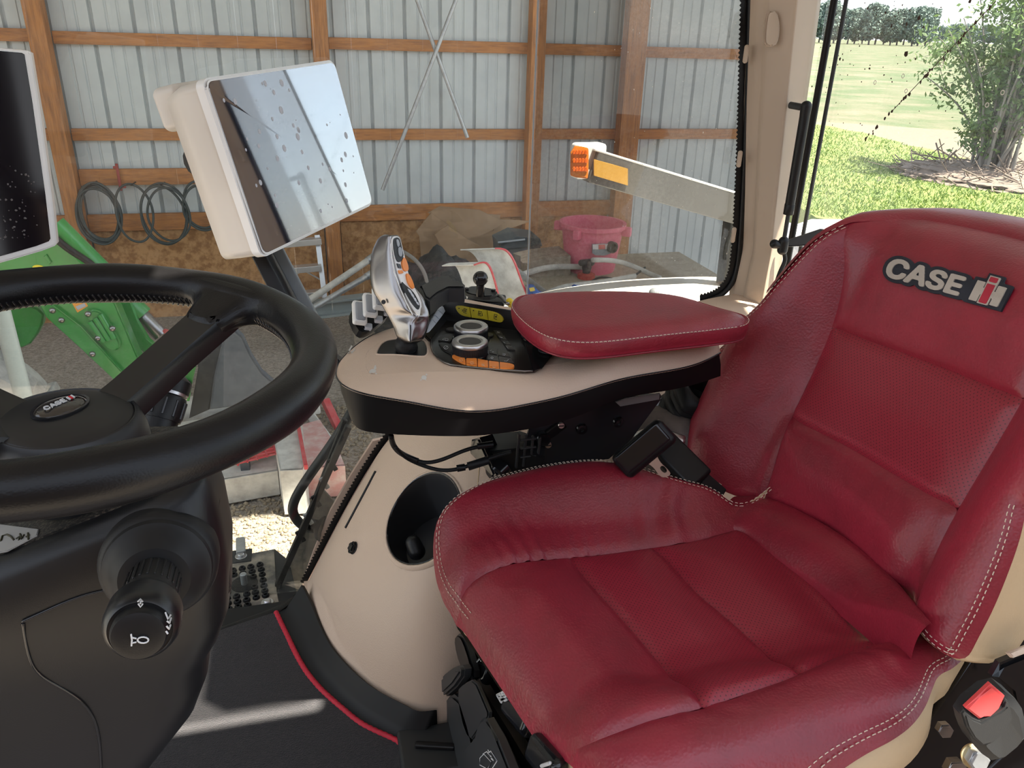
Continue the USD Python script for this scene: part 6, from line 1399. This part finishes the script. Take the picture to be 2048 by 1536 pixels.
# ------------------------------------------------------------------ the green loader
def xz(px, y, h, bev=.006, sm=0): return patch(px, (0, y, 0), (0, -1, 0), h, bev, sm)
ld = thing('front_loader', 'bright green front loader arms lying slanted on the shed floor', 'loader')
Y = 4.4
obj('arm_plate', xz([(-40, 470), (60, 470), (107, 440), (150, 470), (206, 536), (240, 600), (281, 698), (312, 752), (335, 800), (310, 812), (248, 742), (165, 650), (112, 606), (60, 580), (-40, 560)], Y, .10, .008), green_p, ld, 30)
obj('flange', xz([(70, 592), (92, 596), (110, 608), (165, 650), (248, 741), (320, 820), (308, 838), (245, 770), (160, 690), (96, 632), (84, 610)], Y - .10, .03, .006), green_p, ld, 30)
P = chaikin([(176, 622), (190, 616), (206, 622), (238, 672), (244, 688), (236, 699), (222, 700), (208, 690), (176, 642)], 2); obj('cover_plate', xz(P, Y - .10, .022, .010), green_p, ld, 40)
for a in range(3): obj('cover_rib', tube([at(180 + a * 10, 640 - a * 7 + 3, y=Y - .125), at(208 + a * 10, 683 - a * 3, y=Y - .125)], .014, 10), green_p, ld, True)
for p in ((176, 628), (225, 657), (196, 676), (105, 621), (123, 640), (185, 708)): obj('bolt', put(balls(((0, 0, 0), .016)), at(*p, y=Y - .13)), chrome, ld, True)
obj('warning_decal', xz([(143, 604), (168, 598), (176, 612), (155, 625)], Y - .10, .002, 0), mat('decal_orange', (.80, .33, .05), .5), ld, 30); obj('decal_panel', xz([(151, 613), (169, 606), (172, 612), (156, 620)], Y - .102, .002, 0), mat('decal_grey', (.4, .42, .45), .5), ld, 30)
obj('maker_badge', xz(chaikin([(64, 537), (66, 531), (76, 529), (87, 532), (88, 537), (78, 541)], 1), Y - .10, .004, .001), mat('badge_yellow', (.75, .62, .03), .4), ld, 30)
obj('top_pocket', xz([(88, 512), (94, 508), (104, 524), (98, 529)], Y - .10, .01, .003), green_p, ld, 30)
obj('pipe', tube(spline([at(104, 470, y=Y - .14), at(140, 500, y=Y - .14), at(178, 525, y=Y - .14), at(205, 552, y=Y - .14)], 20), .018, 10), blk, ld, True); obj('cross_tube', tube([at(110, 448, y=Y - .08), at(208, 545, y=Y - .08)], .05, 20), green_p, ld, True)
obj('cylinder', tube([at(215, 565, y=Y + .25), at(284, 632, y=Y + .22)], .062, 24), green_p, ld, True); obj('piston_rod', tube([at(284, 632, y=Y + .22), at(322, 670, y=Y + .2)], .043, 20), chrome, ld, True)
obj('yoke', xz([(228, 620), (238, 605), (262, 600), (278, 640), (300, 676), (330, 700), (305, 712), (282, 690), (262, 676), (248, 640), (240, 640), (262, 700), (250, 700)], Y + .15, .05, .006), green_p, ld, 30)
obj('end_bracket', xz([(398, 690), (395, 720), (384, 770), (380, 797), (362, 796), (345, 788), (330, 760), (338, 735), (372, 710)], Y - .3, .04, .006), green_p, ld, 30); obj('pin', put(cyl(.035, .03, 20, .005), at(370, 770, y=Y - .34), (1, 0, 0), (0, -1, 0)), blk, ld, 40); obj('bolt', put(cyl(.026, .03, 20, .005), at(367, 740, y=Y - .34), (1, 0, 0), (0, -1, 0)), chrome, ld, 40)
obj('hose', tube(spline([at(330, 662, y=Y), at(352, 672, y=Y - .1), at(372, 690, y=Y - .2), at(378, 712, y=Y - .25)], 20), .014, 8), red_p, ld, True)
obj('lower_frame', xz([(-30, 590), (40, 600), (95, 612), (90, 650), (60, 690), (20, 680), (-30, 660)], Y + .12, .06, .008, 1), green_p, ld, 30)
for p in ((20, 662), (24, 678)): obj('bolt', put(balls(((0, 0, 0), .022)), at(*p, y=Y + .05)), chrome, ld, True)
lw = thing('loader_wheel', 'dusty pale tyre standing below the green loader', 'tyre')
obj('carcass', put(lathe([(.20, -.12), (.34, -.14), (.40, -.11), (.42, 0), (.40, .11), (.34, .14), (.20, .12)], 48), at(-75, 850, y=3.9), (1, 0, 0), (0, 1, .1)), tyre_dusty, lw, 40); obj('lug', [put(move(rbox(.05, .05, .12, .01), (.415, 0, .06 if k_i % 2 else -.06)), at(-75, 850, y=3.9), (math.cos(a), 0, math.sin(a)), (0, 1, .1)) for k_i, a in enumerate(np.linspace(0, 2 * np.pi, 22, endpoint=False))], tyre_dusty, lw, 30)
wd = thing('skid_plate', 'blue-grey angular steel plate standing upright beside the loader', 'steel plate')
obj('plate', xz([(454, 652), (462, 645), (487, 668), (503, 704), (524, 737), (552, 762), (540, 785), (523, 798), (421, 812), (430, 745), (441, 698)], 4.0, .05, .008), bluegrey, wd, 30); obj('rear_plate', xz([(392, 668), (440, 640), (470, 655), (441, 700), (430, 745), (421, 812), (380, 830), (398, 730)], 4.25, .05, .008), mat('slate_dark', (.03, .034, .038), .6), wd, 30)
obj('sticker', xz([(441, 664), (452, 655), (463, 664), (452, 678)], 3.95, .002, 0), decal_w, wd, 30); obj('stay', bar((-.40, 4.1, -.6), (-.40, 4.36, GZ), .05, .05, .005), bluegrey, wd); obj('stay', bar((-.45, 4.02, -.7), (-.45, 4.02, GZ), .05, .05, .005), bluegrey, wd)

# ------------------------------------------------------------------ red and white implement on the floor in front
im = thing('red_white_implement', 'worn red and dirty white implement with a caged red shaft on the gravel', 'farm implement')
obj('tube', tube([at(300, 838, y=4.75), at(520, 790, y=4.75), at(640, 765, y=4.9)], .085, 24), whitewash, im, True)
obj('rail', bar(at(330, 862, y=4.5), at(640, 815, y=4.6), .05, .07, .01), whitewash, im)
def gzp(px, z, h, b=.006): return move(slab(Polygon(ats(px, z=z)[:, :2]), h, b), (0, 0, z - h))
obj('trough', gzp([(424, 962), (555, 940), (560, 902), (545, 890), (424, 915)], -1.12, .16), whitewash, im, 30)
obj('skirt', gzp([(420, 975), (610, 943), (640, 925), (612, 918), (420, 955)], -1.20, .10), red_p, im, 30)
obj('shaft', tube([at(470, 918, z=-1.06), at(548, 898, z=-1.06)], .035, 20), red_p, im, True)
for t in np.linspace(0, 1, 5): obj('cage_wire', tube([at(470 + 78 * t, 905 - 14 * t, z=-1.02), at(476 + 78 * t, 930 - 22 * t, z=-1.02)], .006, 6), red_p, im, True)
for t in np.linspace(0, 1, 4): obj('cage_wire', tube([at(468, 905 + t * 24, z=-1.02), at(550, 890 + t * 18, z=-1.02)], .006, 6), red_p, im, True)
obj('panel', gzp([(548, 880), (590, 850), (604, 840), (612, 920), (605, 938), (560, 940)], -1.0, .28), whitewash, im, 30)
obj('wing', gzp([(590, 852), (640, 838), (680, 905), (690, 930), (612, 935)], -1.08, .2), mat('faded_red', (.55, .27, .25), .6, col2=(.62, .48, .44), cscale=15.), im, 30)
obj('fin', xz([(612, 828), (626, 822), (680, 895), (700, 930), (672, 930), (640, 880)], 4.55, .03), whitewash, im, 30)
obj('post', bar(at(702, 910, y=4.6), at(650, 800, y=4.9), .05, .05, .005), red_p, im)
obj('red_lip', bar(at(424, 972, z=-1.18), at(606, 940, z=-1.18), .03, .03, .005), red_p, im)
obj('red_edge', bar(at(596, 850, z=-.98), at(612, 935, z=-.98), .02, .03, .004), red_p, im)

# ------------------------------------------------------------------ along the shed wall
hq = np.random.default_rng(8)
def coil(px, py, rx, ry, n, lab, rad=.010):
    c = at(px, py, y=WY - .19); s = np.linalg.norm(at(px + rx, py, y=WY - .19) - c), np.linalg.norm(at(px, py + ry, y=WY - .19) - c)
    t = thing('hose_coil', lab, 'hose', 'coiled hoses on the shed wall'); 
    for k_i in range(n):
        a = np.linspace(0, 2 * np.pi, 60); ph = hq.uniform(0, 6); k1_, k2_ = hq.uniform(.88, 1.04, 2); ox, oz = hq.normal(0, .012, 2)
        p = np.c_[c[0] + ox + s[0] * k1_ * np.cos(a) * (1 + .03 * np.sin(3 * a + ph)), c[1] - .02 + .02 * k_i / n + .012 * np.sin(a + ph), c[2] + oz + s[1] * k2_ * np.sin(a) * (1 + .02 * np.cos(2 * a + ph))]
        obj('loop', tube(p[:-1], rad, 7, closed=True), hose_m, t, True)
    nl = [c[0], WY - .07, c[2] + s[1] * .97]; obj('nail', tube([nl, [nl[0], WY - .26, nl[2] + .01]], .006, 8), greyblk, t, True)
coil(198, 426, 42, 58, 5, 'thick dark hose coil with many turns, hung beside the lumber corner post')
coil(276, 430, 38, 60, 1, 'single loose loop of dark hose between two fuller coils')
coil(334, 427, 46, 57, 3, 'dark hose coil of three turns, second from the monitor')
coil(408, 415, 38, 47, 2, 'dark hose coil half hidden by the white touch monitor')
hk = thing('red_clamp', 'small rusty red bar clamp hung on the board above the hoses', 'clamp')
c = at(237, 352, y=WY - .1); obj('bar', move(rbox(.022, .012, .22, .004), c + [0, 0, -.01]), mat('rust_red', (.30, .05, .04), .6), hk); obj('jaw', move(rbox(.05, .014, .02, .004), c + [.018, 0, -.09]), MATS['rust_red'], hk); obj('jaw', move(rbox(.04, .014, .02, .004), c + [-.01, 0, .07]), MATS['rust_red'], hk)
la_ = thing('step_ladder', 'aluminium step ladder leaning by the lumber post below the monitor', 'step ladder')
alu = mat('aluminium', (.62, .62, .62), .4, .8)
yl_ = 6.75
for a, b in (((562, 470), (556, 640)), ((634, 470), (650, 600))): obj('rail', bar(at(*a, y=yl_ + .1), at(*b, y=yl_ - .1), .045, .03, .004, (0, -1, 0)), alu, la_)
for y_, dy in ((487, .08), (540, 0.), (592, -.07)): obj('step', bar(at(560, y_ + 1, y=yl_ + dy - .02), at(643, y_ - 6, y=yl_ + dy - .02), .10, .05, .004), alu, la_)
obj('brace', bar(at(570, 562, y=yl_), at(598, 545, y=yl_), .012, .02, .002, (0, -1, 0)), alu, la_); obj('brace', bar(at(646, 562, y=yl_), at(612, 543, y=yl_), .012, .02, .002, (0, -1, 0)), alu, la_)
pp = thing('long_pipe', 'long pale pipe lying slanted against the wall, the upper of two', 'pipe'); obj('pipe', tube([at(560, 640, y=6.0), at(745, 515, y=6.6)], .028, 14), whitewash, pp, True); obj('end_collar', tube([at(735, 522, y=6.56), at(752, 510, y=6.62)], .034, 14), steel, pp, True)
pp = thing('long_pipe', 'long grey pipe lying just under the pale slanted one', 'pipe'); obj('pipe', tube([at(560, 655, y=5.8), at(742, 548, y=6.3)], .024, 14), steel, pp, True); obj('end_collar', tube([at(732, 554, y=6.27), at(748, 544, y=6.32)], .03, 14), steel, pp, True)
bmk = thing('steel_beam', 'blue-grey steel channel lying flat on the gravel behind the switches', 'beam')
b0, b1 = at(600, 612, z=GZ + .12), at(800, 590, z=GZ + .12); b0[1] = min(b0[1], 6.4); b1[1] = min(b1[1], 6.4)
b0, b1 = at(575, 625, y=6.3), at(740, 605, y=6.2)
for dz in (-.06, .06): obj('flange', bar(b0 + [0, 0, dz], b1 + [0, 0, dz], .12, .02, .004), mat('beam_paint', (.24, .29, .30), .5), bmk)
obj('web', bar(b0, b1, .02, .12, .004), MATS['beam_paint'], bmk)
for px in (600, 720): t_ = (px - 575) / 165; c = b0 + (b1 - b0) * t_; h = c[2] - .07 - GZ; bl = obj('block', move(rbox(.12, .2, max(h, .05), .01), (c[0], c[1], GZ + h / 2)), grey_wood, bmk)
# workbench of plank tops with things on it
BZ = -.50
bench = thing('work_bench', 'tan work bench with a bent tube rim behind the armrest', 'work bench')
obj('top', move(rbox(1.75, 1.36, .04, .01), (2.15, 5.26, BZ - .03)), tanfab, bench)
rim_px = [(1052, 520), (1095, 590), (1110, 600), (1150, 585), (1210, 570), (1330, 548), (1300, 528), (1250, 522), (1180, 532), (1120, 535), (1070, 548)]
ra = at(1040, 545, z=BZ + .05)
obj('rim_tube', tube(spline([at(1010, 520, y=5.6), at(1050, 555, y=5.05), at(1092, 588, y=4.62)], 16), .022, 12), steel, bench, True)
obj('rim_tube', tube(spline([at(1092, 588, y=4.62), at(1130, 574, y=4.75), at(1190, 566, y=4.85), at(1270, 552, y=4.95)], 16), .020, 12), whitewash, bench, True)
obj('rim_tube', tube(spline([at(1046, 549, y=5.3), at(1085, 537, y=5.35), at(1130, 533, y=5.4), at(1165, 534, y=5.4)], 16), .022, 12), whitewash, bench, True)
for x, y in ((1.4, 4.7), (2.9, 4.7), (1.4, 5.85), (2.9, 5.85)): obj('leg', move(rbox(.07, .07, BZ - .05 - GZ, .008), (x, y, (BZ - .05 + GZ) / 2)), grey_wood, bench)
for a, b, c_, m_ in ((((1052, 562), (1088, 592), (1084, 604), (1050, 590)), 4.66, 'blue plastic bag folded over the front corner of the bench', blue_p), (((1138, 580), (1150, 566), (1175, 567), (1182, 574), (1165, 590), (1140, 592)), 4.64, 'crumpled blue plastic sheet in the middle of the bench edge', blue_p)):
    t = thing('blue_bag', c_, 'bag'); P = xz(list(a), b, .12, .03, 1); P = P.subdivide().subdivide(); P.vertices += (meshkit.noise(P.vertices * 16)[:, None] - .5) * .04; obj('sheet', P, m_, t, True); obj('yellow_print', xz([(a[-1][0] + 8, a[-1][1] - 14), (a[-1][0] + 18, a[-1][1] - 16), (a[-1][0] + 20, a[-1][1] - 9), (a[-1][0] + 10, a[-1][1] - 7)], b - .13, .004, 0), mat('print_yellow', (.7, .55, .1), .6), t, 30)
vb = thing('vacuum_tub', 'faded red shop vacuum tub with a side port and paper label', 'tub')
vc = at(1184, 528, y=5.55); vz = BZ - .01
vc = np.array([(at(1142, 530, y=5.5)[0] + at(1226, 530, y=5.5)[0]) / 2, 5.55, vz]); rt = .235
ht = at(1180, 460, y=5.5 - .2)[2] - vz
obj('tub', put(lathe([(0, 0), (rt * .80, 0), (rt * .82, .02), (rt * 1.0, ht - .03), (rt * 1.08, ht - .03), (rt * 1.08, ht), (rt * .98, ht), (rt * .80, .04), (0, .04)], 56), vc), pink_p, vb, 40)
for a in (-2.35, 2.6, -.55): obj('lug', put(rbox(.07, .05, .07, .012), vc + [rt * 1.12 * math.cos(a), rt * 1.12 * math.sin(a), ht - .05], (math.cos(a), math.sin(a), 0)), pink_p, vb, 40)
pd = np.array([.32, -.95, 0]); obj('port', cat(put(lathe([(.0, 0), (.042, 0), (.042, .04), (.032, .04), (.032, .01), (0, .01)], 32), vc + pd * rt * .95 + [0, 0, ht * .62], (0, 0, 1), pd)), blk, vb, 40)
def vpatch(px, m, nm, off=.97, lift=.0): o = vc + np.array([.15, -1, 0]) * rt * off; return obj(nm, patch(px, o, np.array([.22, -1, .0]), .004, .001, 0, lift=lift), m, vb, 30)
vpatch([(1184, 488), (1222, 487), (1221, 507), (1208, 511), (1190, 510), (1184, 506)], mat('label_grey', (.22, .24, .27), .6), 'label'); vpatch([(1185, 489), (1221, 488), (1221, 498), (1185, 499)], mat('label_pale', (.66, .60, .58), .6), 'label_band', .97, .004); vpatch([(1197, 489.5), (1210, 489), (1210, 498), (1197, 498.5)], mat('label_red', (.6, .12, .1), .6), 'label_mark', .97, .007)
gr = thing('disc_tool', 'grey tool standing on a red ribbed disc in front of the tub', 'power tool')
gc_ = at(1172, 556, z=BZ - .01); G_ = lambda m: T((m.vertices - gc_) * .62 + gc_, m.faces); obj('disc', G_(put(lathe([(0, 0), (.10, 0), (.105, .02), (.09, .05), (.03, .07), (0, .07)], 40), gc_)), mat('disc_red', (.5, .06, .04), .5), gr, 30); obj('disc_rib', [G_(put(rbox(.012, .02, .05, .003), gc_ + [.1 * math.cos(a), .1 * math.sin(a), .028], (math.cos(a), math.sin(a), 0))) for a in np.linspace(0, 6.28, 22, endpoint=False)], MATS['disc_red'], gr, 30)
obj('body', G_(put(lathe([(0, .06), (.045, .06), (.05, .10), (.06, .13), (.05, .16), (0, .17)], 28), gc_)), greyblk, gr, 40); obj('head', G_(put(balls(((-.07, 0, .19), .04), ((.05, 0, .19), .045)), gc_)), greyblk, gr, True); obj('neck', G_(put(cyl(.02, .12, 20), gc_ + [.01, -.04, .10])), chrome, gr)
obj('hose', tube(spline([at(1185, 520, y=5.0), at(1230, 522, y=5.1), at(1265, 532, y=5.1), at(1300, 548, y=5.0), at(1320, 556, y=4.9)], 24), .018, 10), whitewash, gr, True); obj('cord', tube(spline([at(1170, 575, y=4.9), at(1200, 555, y=4.9), at(1240, 560, y=4.9), at(1290, 535, y=5.1)], 24), .008, 8), greyblk, gr, True)
wbk = thing('wood_block', 'weathered grey block of wood beside the red tub', 'wood block')
obj('block', xz([(1026, 506), (1062, 498), (1118, 492), (1118, 530), (1040, 545), (1036, 512)], 5.7, .3, .01), grey_wood, wbk, 30); obj('split_end', xz([(1026, 506), (1040, 512), (1040, 545), (1030, 532)], 5.39, .02, .003), mat('dark_wood', (.12, .09, .07), .9), wbk, 30)
def belt(pxs, y, w, lab):
    t = thing('white_belt', lab, 'belt'); c = spline(np.array([at(*p, y=y) for p in pxs]), 24); tt = np.gradient(c, axis=0); tt /= np.linalg.norm(tt, axis=1)[:, None]; s = np.array([.75, -.55, 0.15]); s /= np.linalg.norm(s); n = np.cross(tt, s)
    secs = [np.array([a - s * w, a + s * w, a + s * w + b * .012, a - s * w + b * .012]) for a, b in zip(c, n)]; obj('band', loft(secs, True, True), whitewash, t, 40)
    e_ = [np.array([a + s * w * .99 + b * -.001, a + s * (w + .006) - b * .001, a + s * (w + .006) + b * .014, a + s * w * .99 + b * .014]) for a, b in zip(c, n)]; obj('edge', loft(e_, True, True), red_p, t, 30)
belt([(955, 497), (975, 500), (992, 520), (1008, 560), (1035, 625)], 4.7, .12, 'broad white bent belt with a red edge behind the ball mount')
belt([(915, 530), (938, 525), (952, 545), (965, 590), (975, 630)], 4.6, .11, 'shorter white bent belt beside the black bracket')
cb = thing('cardboard_box', 'brown open cardboard box tipped against the wall behind the lever', 'cardboard box')
yb = 6.80
obj('front', xz([(868, 468), (895, 450), (935, 478), (960, 492), (902, 527)], yb - .3, .012, .002), cardboard, cb, 30); obj('side', xz([(832, 462), (862, 425), (895, 450), (868, 468), (846, 484)], yb - .15, .012, .002), cardboard, cb, 30); obj('flap', xz([(855, 425), (880, 412), (960, 420), (1010, 445), (965, 470), (935, 478), (895, 450)], yb, .012, .002), cardboard, cb, 30); obj('flap', xz([(1000, 438), (1062, 442), (1015, 458), (985, 462)], yb + .1, .012, .002), cardboard, cb, 30); obj('back', xz([(838, 470), (900, 420), (1000, 430), (990, 620), (850, 620)], yb + .25, .012, .002), cardboard, cb, 30)
tb_ = thing('tool_chest', 'dark blue-grey tool chest between the cardboard box and the red tub', 'tool chest')
obj('body', xz([(986, 478), (1062, 470), (1066, 560), (990, 570)], 6.50, .30, .01), mat('chest_dark', (.05, .06, .065), .5), tb_, 30); obj('lid', xz([(984, 470), (1015, 455), (1060, 460), (1064, 474), (986, 482)], 6.52, .34, .015), MATS['chest_dark'], tb_, 30); obj('handle', tube([at(996, 485, y=6.17), at(1050, 479, y=6.17)], .008, 8), grey_p, tb_, True)
obj('stand', move(rbox(.50, .3, .30, .01), (1.62, 6.35, GZ + .15)), grey_wood, tb_)
tp = thing('black_tarp', 'crumpled black tarpaulin heaped behind the lever and the bracket', 'tarpaulin')
hm = trimesh.creation.icosphere(subdivisions=5); v = hm.vertices; hm.vertices = v * [.46, .42, .5] * (.75 + .5 * meshkit.fbm(v * 3.1, 4))[:, None] + [at(880, 530, y=5.7)[0], 5.7, -.90]; obj('heap', hm, black_soft2, tp, True)
obj('rope', tube(spline([at(800, 500, y=5.6), at(830, 520, y=5.45), at(848, 545, y=5.4), at(856, 575, y=5.4)], 20), .014, 8), mat('rope_grey', (.22, .2, .18), .8), tp, True)
